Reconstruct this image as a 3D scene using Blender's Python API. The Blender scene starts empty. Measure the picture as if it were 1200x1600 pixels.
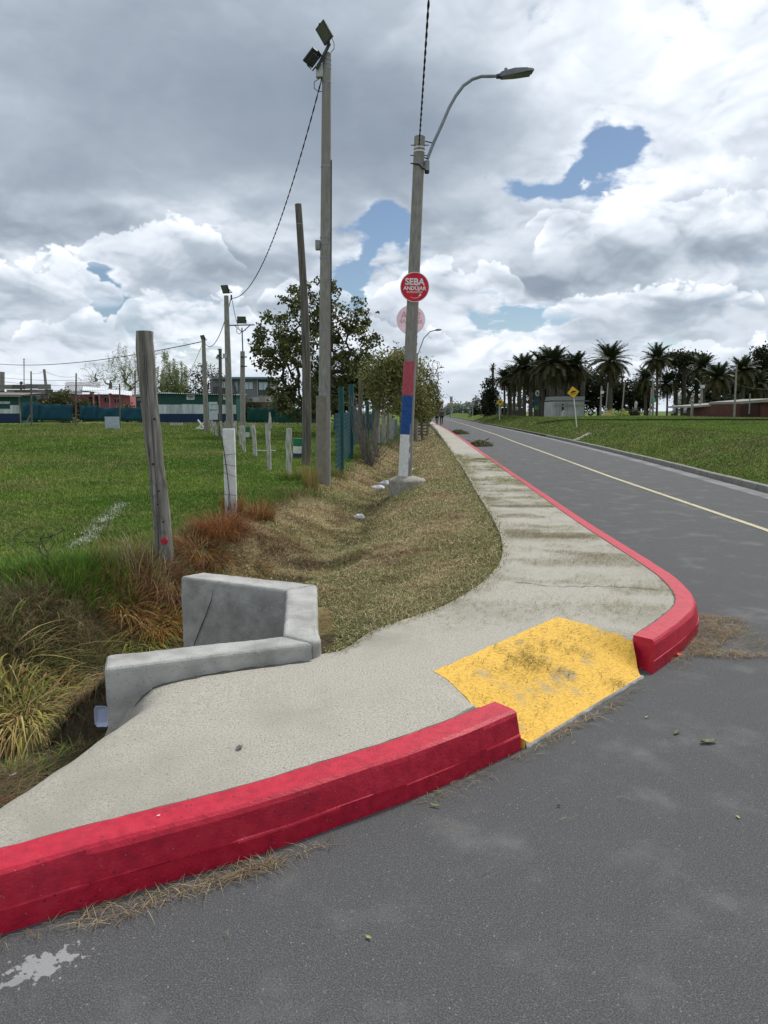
import bpy, math, random
import numpy as np
from mathutils import Vector, Matrix
from mathutils.geometry import delaunay_2d_cdt
random.seed(7); rng = np.random.default_rng(7)
S = bpy.context.scene
C = S.collection
# ---------------------------------------------------------------- camera
FPX = 1110.0; CAMH = 1.65; HOR = 642.0
PITCH = math.atan((800-HOR)/FPX)
cd = bpy.data.cameras.new('camera'); cam = bpy.data.objects.new('camera', cd); C.objects.link(cam)
cam.location = (0, 0, CAMH); cam.rotation_euler = (math.pi/2-PITCH, 0, 0)
cd.sensor_fit = 'VERTICAL'; cd.sensor_height = 24; cd.lens = 24*FPX/1600
cd.clip_start = .05; cd.clip_end = 6000
S.camera = cam
S.render.resolution_x = 768; S.render.resolution_y = 1024

def ray(px, py):
    u = (px-600)/FPX; v = -(py-800)/FPX
    return Vector((u, math.cos(PITCH)+v*math.sin(PITCH), -math.sin(PITCH)+v*math.cos(PITCH)))
def at(px, py, z=0.0):
    r = ray(px, py); t = (z-CAMH)/r.z
    return Vector((r.x*t, r.y*t, z))
def atY(px, py, Y):
    r = ray(px, py); t = Y/r.y
    return Vector((r.x*t, Y, CAMH+r.z*t))

# ---------------------------------------------------------------- world / sky
SUN_EL = math.radians(52); SUN_AZ = math.radians(38)      # azimuth clockwise from +Y
W = bpy.data.worlds.new('World'); S.world = W; W.use_nodes = True
nt = W.node_tree; nt.nodes.clear()
def nn(t, **k):
    n = nt.nodes.new(t)
    for a, b in k.items(): setattr(n, a, b)
    return n
sky = nn('ShaderNodeTexSky', sky_type='NISHITA', sun_disc=False, sun_elevation=SUN_EL, sun_rotation=SUN_AZ)
sky.air_density = 1.0; sky.dust_density = 0.3; sky.ozone_density = 2.0
# ---------------------------------------------------------------- clouds, computed here as a function of direction
_pr = np.random.default_rng(12); _perm = np.concatenate([_pr.permutation(512)]*3)
_ga = _pr.uniform(0, 2*np.pi, 512); _gx, _gy = np.cos(_ga).astype(np.float32), np.sin(_ga).astype(np.float32)
def pn(x, y, seed=0):
    x = x+np.float32(seed*13.7+200); y = y+np.float32(seed*7.9+200)
    xi = np.floor(x).astype(np.int32); yi = np.floor(y).astype(np.int32); fx = (x-xi).astype(np.float32); fy = (y-yi).astype(np.float32)
    u = fx*fx*fx*(fx*(fx*6-15)+10); v = fy*fy*fy*(fy*(fy*6-15)+10)
    def g(a, b, dx, dy):
        h = _perm[_perm[a & 511]+(b & 511)]
        return _gx[h]*dx+_gy[h]*dy
    n00 = g(xi, yi, fx, fy); n10 = g(xi+1, yi, fx-1, fy); n01 = g(xi, yi+1, fx, fy-1); n11 = g(xi+1, yi+1, fx-1, fy-1)
    return (n00*(1-u)+n10*u)*(1-v)+(n01*(1-u)+n11*u)*v
def pfb(x, y, sc, o, seed=0, g=.5):
    s = 0; a = 1
    for i in range(o): s = s+a*pn(x*sc*2.03**i, y*sc*2.03**i, seed+i); a *= g
    return s
def bill(x, y, sc, o, seed=0, g=.5):
    s = 0; a = 1
    for i in range(o): s = s+a*(np.abs(pn(x*sc*2.07**i, y*sc*2.07**i, seed+i))*2-.42); a *= g
    return s
def ss(x, a, b): t = np.clip((x-a)/(b-a), 0, 1); return t*t*(3-2*t)
HOLES = [(905, 258, 26, 14, .7), (975, 205, 20, 12, .5), (932, 225, 46, 28, 1.05), (872, 290, 62, 22, .95), (602, 350, 46, 32, 1.15), (640, 372, 22, 14, .6), (172, 472, 38, 42, 1.15), (156, 424, 18, 12, .6), (540, 442, 30, 26, 1.1), (828, 487, 70, 18, .95),
         (738, 500, 36, 12, .5), (345, 360, 22, 10, .55), (1010, 552, 30, 12, .5), (762, 462, 26, 12, .5), (560, 400, 16, 24, .4), (30, 596, 150, 12, .5), (310, 556, 40, 16, .5)]
DARK = [(210, 120, 300, 120, .55), (640, 215, 230, 85, .95), (440, 110, 260, 110, .45), (80, 372, 190, 34, .75), (1040, 378, 190, 34, .85), (860, 440, 80, 18, .4), (30, 250, 150, 70, .45), (90, 20, 200, 40, .2),
        (690, 350, 120, 22, .3), (1110, 500, 150, 34, .45), (360, 445, 100, 34, .35), (560, 520, 90, 40, .3), (240, 300, 160, 40, .3), (40, 450, 80, 20, .4), (960, 440, 120, 16, .3)]
BRT = [(1060, 70, 220, 120, .85), (890, 150, 90, 60, .35), (1060, 275, 110, 26, .9), (950, 300, 60, 20, .5), (800, 520, 64, 20, 1.0), (60, 408, 100, 18, .9), (130, 480, 60, 26, .7), (300, 500, 90, 40, .55), (300, 335, 160, 14, .5),
       (740, 570, 120, 40, .45), (600, 20, 140, 40, .3), (1150, 430, 80, 22, .45), (745, 400, 70, 26, .5), (440, 300, 80, 14, .3), (1180, 290, 40, 22, .4), (480, 560, 150, 40, .3), (860, 350, 60, 20, .4)]
HEAPS = [(1045, 400, 190, 262, .85), (60, 470, 110, 392, .8), (135, 545, 90, 476, .8), (310, 520, 110, 428, .7), (700, 470, 120, 392, .65), (800, 575, 80, 508, .85), (1010, 490, 150, 428, .7), (1120, 590, 120, 520, .6), (600, 560, 110, 478, .55), (250, 420, 120, 352, .5), (470, 480, 70, 420, .5), (880, 360, 60, 310, .6), (420, 620, 130, 560, .5), (900, 620, 120, 566, .5)]
def sky_rgb(az, el):
    """az from +Y towards +X, el, both in radians -> cloud cover, linear cloud colour"""
    z = np.sin(np.maximum(el, 0)); c = np.cos(el); dx = np.sin(az)*c; dy = np.cos(az)*c
    def co(zo, b):
        k = 1/(np.maximum(z+zo, 0)+b); return dx*k, dy*k
    qx, qy = co(0, .24)
    wx = pfb(qx, qy, 2.2, 5, 3); wy = pfb(qx, qy, 2.2, 5, 9)
    w3 = pfb(qx, qy, 7.0, 5, 15, .6)
    aw = az+wx*.040+w3*.016; ew = el+wy*.022+pfb(qx, qy, 8.0, 4, 25, .6)*.010
    def blobs(L, pw=1.0):
        s = 0
        for (px, py, rx, ry, a) in L:
            r = ray(px, py).normalized(); a0 = math.atan2(r.x, r.y); e0 = math.asin(r.z)
            q = ((aw-a0)/(rx*pw/FPX))**2+((ew-e0)/(ry*pw/FPX))**2
            s = s+a*np.exp(-q)
        return s
    def H(zo, o):
        x, y = co(zo, .42)
        x = x+.05*wx; y = y+.05*wy
        return .54*pfb(x, y, 2.3, min(o, 6), 44, .47)+.66*bill(x, y, 3.9, o, 63, .46)
    h0 = H(0, 7); hs = H(0, 4); h1 = H(.008, 6); h2 = H(.034, 3)
    ho = blobs(HOLES, .95); dk = blobs(DARK, 1.1); br = blobs(BRT, 1.1)
    calm = np.clip(dk*1.1, 0, 1)*ss(el, .17, .30)
    wisp = pfb(qx, qy, 16, 5, 80, .62)
    dens_ = h0*.75+.70-ho*1.12+calm*.4+wisp*.20
    cover = np.maximum(ss(dens_, .03, .42), .9*ss(el, .11, .03))
    rel = (hs-h2)*1.0+(h0-h1)*.85
    rel = .55*np.tanh(rel/.55)
    val = .61+rel*.50*(1-.78*calm)+.36*br-.36*dk+hs*-.10+w3*.04
    edge = ss(dens_, .8, .12)*ss(ho, .05, .35)
    val = val+edge*.24*(1-.6*calm)
    # cumulus heaps: crisp billowing tops, greyer towards a soft base
    qa = az*6.0; qe = el*7.5; pf = bill(qa, qe, 1.5, 6, 90, .55); aw2 = az+pfb(qa, qe, 1.6, 4, 95)*.02
    for (cx, cb, rx, ct, k_) in HEAPS:
        r = ray(cx, cb).normalized(); a0 = math.atan2(r.x, r.y); eb = math.asin(r.z); et = (cb-ct)/FPX; w_ = rx/FPX
        u_ = np.clip(1-np.abs((aw2-a0)/w_)**2.2, 0, 1)
        top = eb+et*np.sqrt(u_)*(.80+.55*np.clip(pf, -.6, .8))
        t_ = (el-eb)/np.maximum(top-eb, 1e-4)
        mk = ss(t_, 1.0, .90)*ss(t_, -.25, .35)*ss(u_, .0, .12)*k_
        v2 = .52+.50*ss(t_, .0, .95)+rel*.55+.12*np.clip(pf, -.5, .5)
        val = val*(1-mk)+v2*mk; cover = np.maximum(cover, mk)
    hz = ss(el, .15, .0)
    val = val*(1-.6*hz)+.47*hz
    wisp = 0
    val = np.where(el < 0, .68, val); cover = np.where(el < 0, 1, cover)
    t = np.clip(val, 0, 1.15)[..., None]
    ks = [(0.0, (.185, .228, .29)), (.25, (.262, .31, .375)), (.5, (.395, .45, .52)), (.75, (.60, .655, .725)), (1.0, (.84, .875, .925)), (1.15, (.93, .94, .96))]
    out = np.zeros(t.shape[:-1]+(3,), np.float32)
    for i in range(3): out[..., i] = np.interp(t[..., 0], [k[0] for k in ks], [k[1][i] for k in ks])
    return cover, out
EW, EH = 6144, 3072                       # equirectangular cloud map, calculated below (fine towards the photographed part, coarser elsewhere)
def cloud_map():
    k = 4; gw, gh = EW//k, EH//k
    a = (np.arange(gw)+.5)/gw*2*np.pi-np.pi; e = (np.arange(gh)+.5)/gh*np.pi-np.pi/2
    up = e > -.02
    A, E_ = np.meshgrid(a.astype(np.float32), e[up].astype(np.float32))
    c, r = sky_rgb(A, E_)
    big = np.zeros((gh, gw, 4), np.float32); big[..., :3] = r[0].mean(0); big[..., 3] = 1
    big[up, :, :3] = r; big[up, :, 3] = c
    big = big.repeat(k, 0).repeat(k, 1)
    for ax in (0, 1):                     # smooth the enlarged coarse part
        s = big.copy()
        for d in (-2, -1, 1, 2): s += np.roll(big, d, ax)
        big = s/5
    c0, c1 = int(EW*(.5-42/360)), int(EW*(.5+42/360)); r0, r1 = int(EH*(.5-1/180)), int(EH*(.5+44/180))
    a = (np.arange(c0, c1)+.5)/EW*2*np.pi-np.pi; e = (np.arange(r0, r1)+.5)/EH*np.pi-np.pi/2
    A, E_ = np.meshgrid(a.astype(np.float32), e.astype(np.float32))
    c, r = sky_rgb(A, E_)
    big[r0:r1, c0:c1, :3] = r; big[r0:r1, c0:c1, 3] = c
    gap = big[..., 3:4].copy(); big[..., 3] = 1; out = []
    for nm, px, fl in (('clouds', big, True), ('cloud_cover', np.concatenate([gap, gap, gap, np.ones_like(gap)], 2), False)):
        im = bpy.data.images.new(nm, EW, EH, alpha=False, float_buffer=fl)
        im.colorspace_settings.name = 'Linear Rec.709' if fl else 'Non-Color'
        im.pixels.foreach_set(px.ravel()); im.update(); im.pack(); out.append(im)
    return out
maps = cloud_map()
env = nn('ShaderNodeTexEnvironment'); env.image = maps[0]; env.interpolation = 'Linear'
env2 = nn('ShaderNodeTexEnvironment'); env2.image = maps[1]; env2.interpolation = 'Linear'
tc = nn('ShaderNodeTexCoord'); mpn = nn('ShaderNodeMapping'); nt.links.new(tc.outputs['Generated'], mpn.inputs[0])
mpn.inputs['Rotation'].default_value = (0, 0, math.radians(-90)); nt.links.new(mpn.outputs[0], env.inputs[0]); nt.links.new(mpn.outputs[0], env2.inputs[0])
bg1 = nn('ShaderNodeBackground'); bg1.inputs[1].default_value = .066; nt.links.new(sky.outputs[0], bg1.inputs[0])
bg2 = nn('ShaderNodeBackground'); nt.links.new(env.outputs[0], bg2.inputs[0]); bg2.inputs[1].default_value = 1.0
mixs = nn('ShaderNodeMixShader'); nt.links.new(env2.outputs[0], mixs.inputs[0]); nt.links.new(bg1.outputs[0], mixs.inputs[1]); nt.links.new(bg2.outputs[0], mixs.inputs[2])
wo = nn('ShaderNodeOutputWorld'); nt.links.new(mixs.outputs[0], wo.inputs[0])
W.cycles.sampling_method = 'MANUAL'; W.cycles.sample_map_resolution = 512
# ---------------------------------------------------------------- sun, exposure
sl = bpy.data.lights.new('sun', 'SUN'); sl.energy = 2.5; sl.angle = math.radians(11); sl.color = (1, .96, .9)
so = bpy.data.objects.new('sun', sl); C.objects.link(so)
sd = Vector((math.sin(SUN_AZ)*math.cos(SUN_EL), math.cos(SUN_AZ)*math.cos(SUN_EL), math.sin(SUN_EL)))
so.rotation_euler = sd.to_track_quat('Z', 'Y').to_euler(); so.location = (20, 20, 40)
S.view_settings.view_transform = 'Standard'; S.view_settings.look = 'None'
S.view_settings.exposure = 0.33; S.view_settings.gamma = 1.0; S.view_settings.use_curve_mapping = False

# ---------------------------------------------------------------- helpers
OFF = {}
def tag(o, label=None, cat=None, group=None, kind=None):
    if label: o['label'] = label
    if cat: o['category'] = cat
    if group: o['group'] = group
    if kind: o['kind'] = kind
    return o
def empty(name, loc, label=None, cat=None, group=None, rz=0):
    o = bpy.data.objects.new(name, None); C.objects.link(o); o.location = loc; o.rotation_euler.z = rz
    o.empty_display_size = .2; OFF[o.name] = Vector(loc)
    return tag(o, label, cat, group)
def link(name, me, mat=None, parent=None, origin=None):
    o = bpy.data.objects.new(name, me); C.objects.link(o)
    if mat is not None and not me.materials: me.materials.append(mat)
    off = Vector((0, 0, 0))
    if parent is not None:
        off = OFF[parent.name]; o.parent = parent
    elif origin is not None:
        off = Vector(origin); o.location = off
    OFF[o.name] = off
    if off.length > 0: me.transform(Matrix.Translation(-off))
    return o
def mesh_np(name, v, f, mat, parent=None, origin=None, col=None, smooth=False, quad=False):
    """v (N,3), f (M,3|4) numpy"""
    me = bpy.data.meshes.new(name); v = np.asarray(v, np.float32); f = np.asarray(f, np.int32); k = f.shape[1]
    me.vertices.add(len(v)); me.vertices.foreach_set('co', v.ravel())
    me.loops.add(f.size); me.loops.foreach_set('vertex_index', f.ravel())
    me.polygons.add(len(f)); me.polygons.foreach_set('loop_start', np.arange(len(f), dtype=np.int32)*k)
    me.polygons.foreach_set('loop_total', np.full(len(f), k, np.int32))
    if smooth: me.polygons.foreach_set('use_smooth', np.ones(len(f), bool))
    me.update(calc_edges=True)
    if col is not None:
        a = me.color_attributes.new('Col', 'FLOAT_COLOR', 'POINT')
        a.data.foreach_set('color', np.concatenate([col, np.ones((len(col), 1))], 1).astype(np.float32).ravel())
    return link(name, me, mat, parent, origin)
class MB:
    def __init__(s): s.v = []; s.f = []
    def add(s, vs, fs):
        n = len(s.v); s.v += [Vector(a) for a in vs]; s.f += [tuple(i+n for i in f) for f in fs]; return s
    def box(s, c, sz, rz=0, rx=0, ry=0, taper=1.0):
        m = Matrix.Translation(Vector(c)) @ Matrix.Rotation(rz, 4, 'Z') @ Matrix.Rotation(ry, 4, 'Y') @ Matrix.Rotation(rx, 4, 'X')
        x, y, z = sz[0]/2, sz[1]/2, sz[2]/2; t = taper
        vs = [(-x, -y, -z), (x, -y, -z), (x, y, -z), (-x, y, -z), (-x*t, -y*t, z), (x*t, -y*t, z), (x*t, y*t, z), (-x*t, y*t, z)]
        return s.add([m @ Vector(a) for a in vs], [(0, 3, 2, 1), (4, 5, 6, 7), (0, 1, 5, 4), (1, 2, 6, 5), (2, 3, 7, 6), (3, 0, 4, 7)])
    def tube(s, path, r, n=8, cap=True, jit=0.0, ph=0.0):
        path = [Vector(p) for p in path]; k = len(path)
        rs = r if isinstance(r, (list, tuple)) else [r]*k
        n0 = len(s.v); ref = None
        for i, p in enumerate(path):
            d = (path[min(i+1, k-1)]-path[max(i-1, 0)]).normalized()
            if ref is None:
                ref = Vector((1, 0, 0)) if abs(d.x) < .9 else Vector((0, 1, 0))
            a = (ref-d*ref.dot(d)).normalized(); b = d.cross(a); ref = a
            for j in range(n):
                t = 2*math.pi*j/n+ph; rr = rs[i]*(1+random.uniform(-jit, jit))
                s.v.append(p+a*math.cos(t)*rr+b*math.sin(t)*rr)
        for i in range(k-1):
            for j in range(n):
                q = (j+1) % n
                s.f.append((n0+i*n+j, n0+i*n+q, n0+(i+1)*n+q, n0+(i+1)*n+j))
        if cap:
            s.f.append(tuple(n0+j for j in reversed(range(n)))); s.f.append(tuple(n0+(k-1)*n+j for j in range(n)))
        return s
    def prism(s, poly, z0, z1):
        n = len(poly)
        return s.add([(p[0], p[1], z0) for p in poly]+[(p[0], p[1], z1) for p in poly],
                     [tuple(reversed(range(n))), tuple(range(n, 2*n))]+[(i, (i+1) % n, n+(i+1) % n, n+i) for i in range(n)])
    def build(s, name, mat, parent=None, origin=None, smooth=False, bevel=0, seg=2, sharp=40):
        me = bpy.data.meshes.new(name); me.from_pydata([tuple(a) for a in s.v], [], s.f); me.update()
        if smooth:
            me.polygons.foreach_set('use_smooth', [True]*len(me.polygons))
            try: me.set_sharp_from_angle(angle=math.radians(sharp))
            except Exception: pass
        o = link(name, me, mat, parent, origin)
        if bevel:
            b = o.modifiers.new('bevel', 'BEVEL'); b.width = bevel; b.segments = seg; b.limit_method = 'ANGLE'
        return o
def copy_tree(o, loc=None, rz=None, sc=None, parent=None, label=None):
    c = o.copy(); C.objects.link(c)
    if parent is not None: c.parent = parent
    if loc is not None: c.location = loc
    if rz is not None: c.rotation_euler.z = rz
    if sc is not None: c.scale = (sc, sc, sc) if not isinstance(sc, tuple) else sc
    if label: c['label'] = label
    for ch in o.children: copy_tree(ch, parent=c)
    return c
# ---- numeric noise
def vn(x, y, sc, seed=0):
    x = np.asarray(x, float)*sc+seed*17.3; y = np.asarray(y, float)*sc+seed*9.1
    xi = np.floor(x); yi = np.floor(y); fx = x-xi; fy = y-yi
    fx = fx*fx*(3-2*fx); fy = fy*fy*(3-2*fy)
    h = lambda a, b: np.modf(np.abs(np.sin(a*127.1+b*311.7+seed*74.7)*43758.5453))[0]
    return (h(xi, yi)*(1-fx)+h(xi+1, yi)*fx)*(1-fy)+(h(xi, yi+1)*(1-fx)+h(xi+1, yi+1)*fx)*fy
def fbm(x, y, sc, seed=0, o=4):
    s = 0; a = .5; t = 0
    for i in range(o): s = s+a*vn(x, y, sc*2**i, seed+i); t += a; a *= .5
    return s/t
def sm(t): t = np.clip(t, 0, 1); return t*t*(3-2*t)
def pdist(x, y, poly):
    """signed distance to a polyline (positive on its left) and the parameter along it"""
    x = np.asarray(x, float); y = np.asarray(y, float)
    best = np.full(x.shape, 1e9); sg = np.ones(x.shape); par = np.zeros(x.shape); L = 0
    for (ax, ay), (bx, by) in zip(poly[:-1], poly[1:]):
        dx, dy = bx-ax, by-ay; l2 = dx*dx+dy*dy; l = math.sqrt(l2)
        t = np.clip(((x-ax)*dx+(y-ay)*dy)/l2, 0, 1)
        ex = x-ax-t*dx; ey = y-ay-t*dy; d = np.hypot(ex, ey)
        cr_ = dx*(y-ay)-dy*(x-ax)
        m = d < best-1e-9
        best = np.where(m, d, best); sg = np.where(m, np.where(cr_ >= 0, 1, -1), sg); par = np.where(m, L+t*l, par)
        L += l
    return best*sg, par
def inpoly(x, y, poly):
    x = np.asarray(x, float); y = np.asarray(y, float); r = np.zeros(x.shape, bool); n = len(poly)
    for i in range(n):
        ax, ay = poly[i]; bx, by = poly[(i+1) % n]
        if ay == by: continue
        c = ((ay > y) != (by > y)) & (x < (bx-ax)*(y-ay)/(by-ay)+ax)
        r ^= c
    return r

# ---------------------------------------------------------------- materials
def mat(name, cols, scale=8, detail=6, rough=.85, bump=.3, bscale=None, stretch=(1, 1, 1), big=None, bigscale=.7, spec=.3,
        attr=False, metallic=0, bdist=.01, spots=None, coord='Object', transl=0, bigpos=(.42, .62), crack=None):
    m = bpy.data.materials.new(name); m.use_nodes = True; t = m.node_tree; N = t.nodes; L = t.links
    bs = N['Principled BSDF']; bs.inputs['Roughness'].default_value = rough
    bs.inputs['Specular IOR Level'].default_value = spec; bs.inputs['Metallic'].default_value = metallic
    co = N.new('ShaderNodeTexCoord'); mp = N.new('ShaderNodeMapping'); L.new(co.outputs[coord], mp.inputs[0]); mp.inputs['Scale'].default_value = stretch
    n1 = N.new('ShaderNodeTexNoise'); L.new(mp.outputs[0], n1.inputs['Vector']); n1.inputs['Scale'].default_value = scale; n1.inputs['Detail'].default_value = detail
    r = N.new('ShaderNodeValToRGB'); L.new(n1.outputs[0], r.inputs[0])
    e = r.color_ramp.elements; e[0].position = .32; e[0].color = (*cols[0], 1); e[1].position = .68; e[1].color = (*cols[-1], 1)
    for i, c in enumerate(cols[1:-1]):
        q = e.new(.32+.36*(i+1)/(len(cols)-1)); q.color = (*c, 1)
    out = r.outputs[0]
    def mixn(f, a, b, mode='MIX'):
        n = N.new('ShaderNodeMix'); n.data_type = 'RGBA'; n.blend_type = mode
        if isinstance(f, float): n.inputs[0].default_value = f
        else: L.new(f, n.inputs[0])
        for i, v in ((6, a), (7, b)):
            if isinstance(v, tuple): n.inputs[i].default_value = (*v, 1)
            else: L.new(v, n.inputs[i])
        return n.outputs[2]
    def sstep(x, a, b):
        n = N.new('ShaderNodeMapRange'); n.interpolation_type = 'SMOOTHSTEP'; L.new(x, n.inputs[0]); n.inputs[1].default_value = a; n.inputs[2].default_value = b
        return n.outputs[0]
    if attr:
        at_ = N.new('ShaderNodeAttribute'); at_.attribute_name = 'Col'
        out = mixn(1.0, at_.outputs[0], out, 'MULTIPLY')
    if big:
        n2 = N.new('ShaderNodeTexNoise'); L.new(mp.outputs[0], n2.inputs['Vector']); n2.inputs['Scale'].default_value = bigscale; n2.inputs['Detail'].default_value = 5
        n2.inputs['Roughness'].default_value = .6
        out = mixn(sstep(n2.outputs[0], *bigpos), out, big)
    if spots:
        for (sc, thr, colr) in spots:
            vo = N.new('ShaderNodeTexVoronoi'); L.new(co.outputs[coord], vo.inputs['Vector']); vo.inputs['Scale'].default_value = sc
            wn = N.new('ShaderNodeSeparateColor'); L.new(vo.outputs['Color'], wn.inputs[0])
            a = N.new('ShaderNodeMath'); a.operation = 'MULTIPLY'
            L.new(sstep(vo.outputs['Distance'], .42, .30), a.inputs[0]); L.new(sstep(wn.outputs[0], thr, thr+.02), a.inputs[1])
            out = mixn(a.outputs[0], out, colr)
    if crack:
        sc, wd, colr = crack
        vo = N.new('ShaderNodeTexVoronoi'); vo.feature = 'DISTANCE_TO_EDGE'
        nd = N.new('ShaderNodeTexNoise'); L.new(co.outputs[coord], nd.inputs['Vector']); nd.inputs['Scale'].default_value = 2.5
        ma = N.new('ShaderNodeMix'); ma.data_type = 'VECTOR'; ma.inputs[0].default_value = .22
        L.new(co.outputs[coord], ma.inputs[4]); L.new(nd.outputs[1], ma.inputs[5])
        L.new(ma.outputs[1], vo.inputs['Vector']); vo.inputs['Scale'].default_value = sc
        out = mixn(sstep(vo.outputs['Distance'], wd, 0.0), out, colr)
    L.new(out, bs.inputs['Base Color'])
    if bump:
        n3 = N.new('ShaderNodeTexNoise'); L.new(mp.outputs[0], n3.inputs['Vector']); n3.inputs['Scale'].default_value = bscale or scale*3; n3.inputs['Detail'].default_value = 5
        b = N.new('ShaderNodeBump'); b.inputs['Strength'].default_value = bump; b.inputs['Distance'].default_value = bdist
        L.new(n3.outputs[0], b.inputs['Height']); L.new(b.outputs[0], bs.inputs['Normal'])
    if transl:
        tr = N.new('ShaderNodeBsdfTranslucent'); mx = N.new('ShaderNodeMixShader'); mx.inputs[0].default_value = transl
        L.new(out, tr.inputs[0]); L.new(bs.outputs[0], mx.inputs[1]); L.new(tr.outputs[0], mx.inputs[2])
        L.new(mx.outputs[0], N['Material Output'].inputs[0])
    return m
def flat(name, c, rough=.7, spec=.3, **k):
    lo = tuple(x*.82 for x in c); hi = tuple(min(1, x*1.15) for x in c)
    return mat(name, [lo, hi], scale=k.pop('scale', 6), rough=rough, spec=spec, **k)
MT = {}
MT['asphalt'] = mat('asphalt', [(.054, .054, .055), (.088, .088, .090), (.134, .134, .135)], scale=190, detail=5, rough=.92, bump=.8, bscale=280, bdist=.004,
                    big=(.165, .163, .158), bigscale=2.2, bigpos=(.50, .80), spots=[(230, .84, (.19, .19, .188)), (300, .90, (.028, .028, .029)), (120, .98, (.24, .235, .225)), (47, .995, (.36, .34, .30))], spec=.25)
def splash(m, c, rx, ry, rot, colr):
    """a worn, dried paint spill soaked into the surface"""
    t = m.node_tree; N = t.nodes; L = t.links; bs = N['Principled BSDF']; src = bs.inputs['Base Color'].links[0].from_socket
    co = N.new('ShaderNodeTexCoord'); mp = N.new('ShaderNodeMapping'); mp.vector_type = 'TEXTURE'; L.new(co.outputs['Object'], mp.inputs[0])
    mp.inputs['Location'].default_value = c; mp.inputs['Rotation'].default_value = (0, 0, rot); mp.inputs['Scale'].default_value = (rx, ry, 1)
    ln = N.new('ShaderNodeVectorMath'); ln.operation = 'LENGTH'; L.new(mp.outputs[0], ln.inputs[0])
    n1 = N.new('ShaderNodeTexNoise'); L.new(co.outputs['Object'], n1.inputs['Vector']); n1.inputs['Scale'].default_value = 34; n1.inputs['Detail'].default_value = 4
    ad = N.new('ShaderNodeMath'); ad.operation = 'MULTIPLY_ADD'; L.new(ln.outputs['Value'], ad.inputs[0]); ad.inputs[1].default_value = .30; L.new(n1.outputs[0], ad.inputs[2])
    r = N.new('ShaderNodeMapRange'); L.new(ad.outputs[0], r.inputs[0]); r.inputs[1].default_value = .73; r.inputs[2].default_value = .69
    mx = N.new('ShaderNodeMix'); mx.data_type = 'RGBA'; L.new(r.outputs[0], mx.inputs[0]); L.new(src, mx.inputs[6]); mx.inputs[7].default_value = (*colr, 1); L.new(mx.outputs[2], bs.inputs['Base Color'])
splash(MT['asphalt'], at(66, 1508, 0), .115, .065, .50, (.30, .30, .30))
splash(MT['asphalt'], at(20, 1535, 0), .05, .020, .45, (.27, .27, .27))
MT['concrete'] = mat('sidewalk_concrete', [(.24, .22, .185), (.385, .36, .305), (.47, .44, .38)], scale=110, detail=9, rough=.95, bump=.55, bscale=120, bdist=.005,
                     big=(.29, .27, .225), bigscale=1.1, bigpos=(.46, .72), spots=[(140, .92, (.15, .14, .12)), (75, .985, (.13, .12, .10)), (260, .93, (.52, .50, .46))])
MT['wallconc'] = mat('cast_concrete', [(.27, .265, .245), (.38, .375, .35), (.47, .46, .43)], scale=5, detail=12, rough=.9, bump=.55, bscale=70, bdist=.006,
                     big=(.23, .225, .195), bigscale=3.2, bigpos=(.55, .78), spots=[(120, .93, (.15, .15, .14)), (40, .975, (.46, .42, .33))])
MT['red'] = mat('red_kerb_paint', [(.36, .006, .026), (.47, .008, .032), (.50, .018, .042)], scale=22, detail=9, rough=.5, bump=.42, bscale=90, bdist=.005,
                big=(.34, .012, .03), bigscale=5, bigpos=(.5, .8), spec=.35, spots=[(75, .96, (.18, .010, .022)), (170, .982, (.32, .20, .17)), (48, .988, (.14, .02, .03))])
MT['yellow'] = mat('yellow_ramp_paint', [(.58, .33, .05), (.76, .46, .075), (.80, .50, .09)], scale=60, detail=9, rough=.8, bump=1.0, bscale=110, bdist=.006,
                   big=(.42, .33, .19), bigscale=3.2, bigpos=(.56, .72), spots=[(120, .90, (.26, .17, .06)), (60, .96, (.20, .14, .06))])
MT['soil'] = mat('soil_and_turf', [(.62, .60, .58), (1.0, 1.0, 1.0), (1.25, 1.22, 1.1)], scale=22, detail=8, rough=1, bump=.9, bscale=40, bdist=.03, attr=True, spec=.05)
MT['blade'] = mat('grass_blades', [(.85, .85, .85), (1.1, 1.1, 1.1)], scale=3, detail=2, rough=.75, bump=0, attr=True, spec=.15, transl=.22)
MT['leaf'] = mat('foliage', [(.8, .8, .8), (1.15, 1.15, 1.15)], scale=1.5, detail=2, rough=.6, bump=0, attr=True, spec=.2, transl=.18)
MT['bark'] = mat('bark', [(.045, .036, .028), (.10, .085, .07)], scale=12, stretch=(1, 1, .25), rough=.95, bump=.6)
MT['greybark'] = mat('grey_bark', [(.12, .105, .09), (.24, .215, .19)], scale=14, stretch=(1, 1, .25), rough=.95, bump=.5)
MT['wood'] = mat('weathered_wood', [(.075, .07, .06), (.20, .19, .165), (.32, .305, .27)], scale=26, detail=8, stretch=(1, 1, .06), rough=.95, bump=.9, bscale=40, bdist=.01, spec=.1)
MT['darkwood'] = mat('dark_timber', [(.075, .068, .058), (.19, .175, .15)], scale=24, detail=8, stretch=(1, 1, .06), rough=.95, bump=.8, bscale=40, spec=.1)
MT['poleconc'] = mat('pole_concrete', [(.20, .19, .17), (.32, .305, .275)], scale=18, detail=8, stretch=(1, 1, .25), rough=.9, bump=.4, big=(.25, .22, .20), bigscale=1.2)
MT['whitepaint'] = mat('white_paint', [(.62, .62, .60), (.78, .78, .76)], scale=16, rough=.65, bump=.4, big=(.50, .48, .43), bigscale=3, bigpos=(.6, .8))
MT['bluepaint'] = mat('blue_paint', [(.008, .055, .21), (.014, .085, .29)], scale=14, rough=.55, bump=.4, spots=[(45, .96, (.2, .22, .25))])
MT['pinkpaint'] = mat('faded_red_paint', [(.38, .055, .085), (.47, .09, .12)], scale=14, rough=.6, bump=.4)
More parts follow.
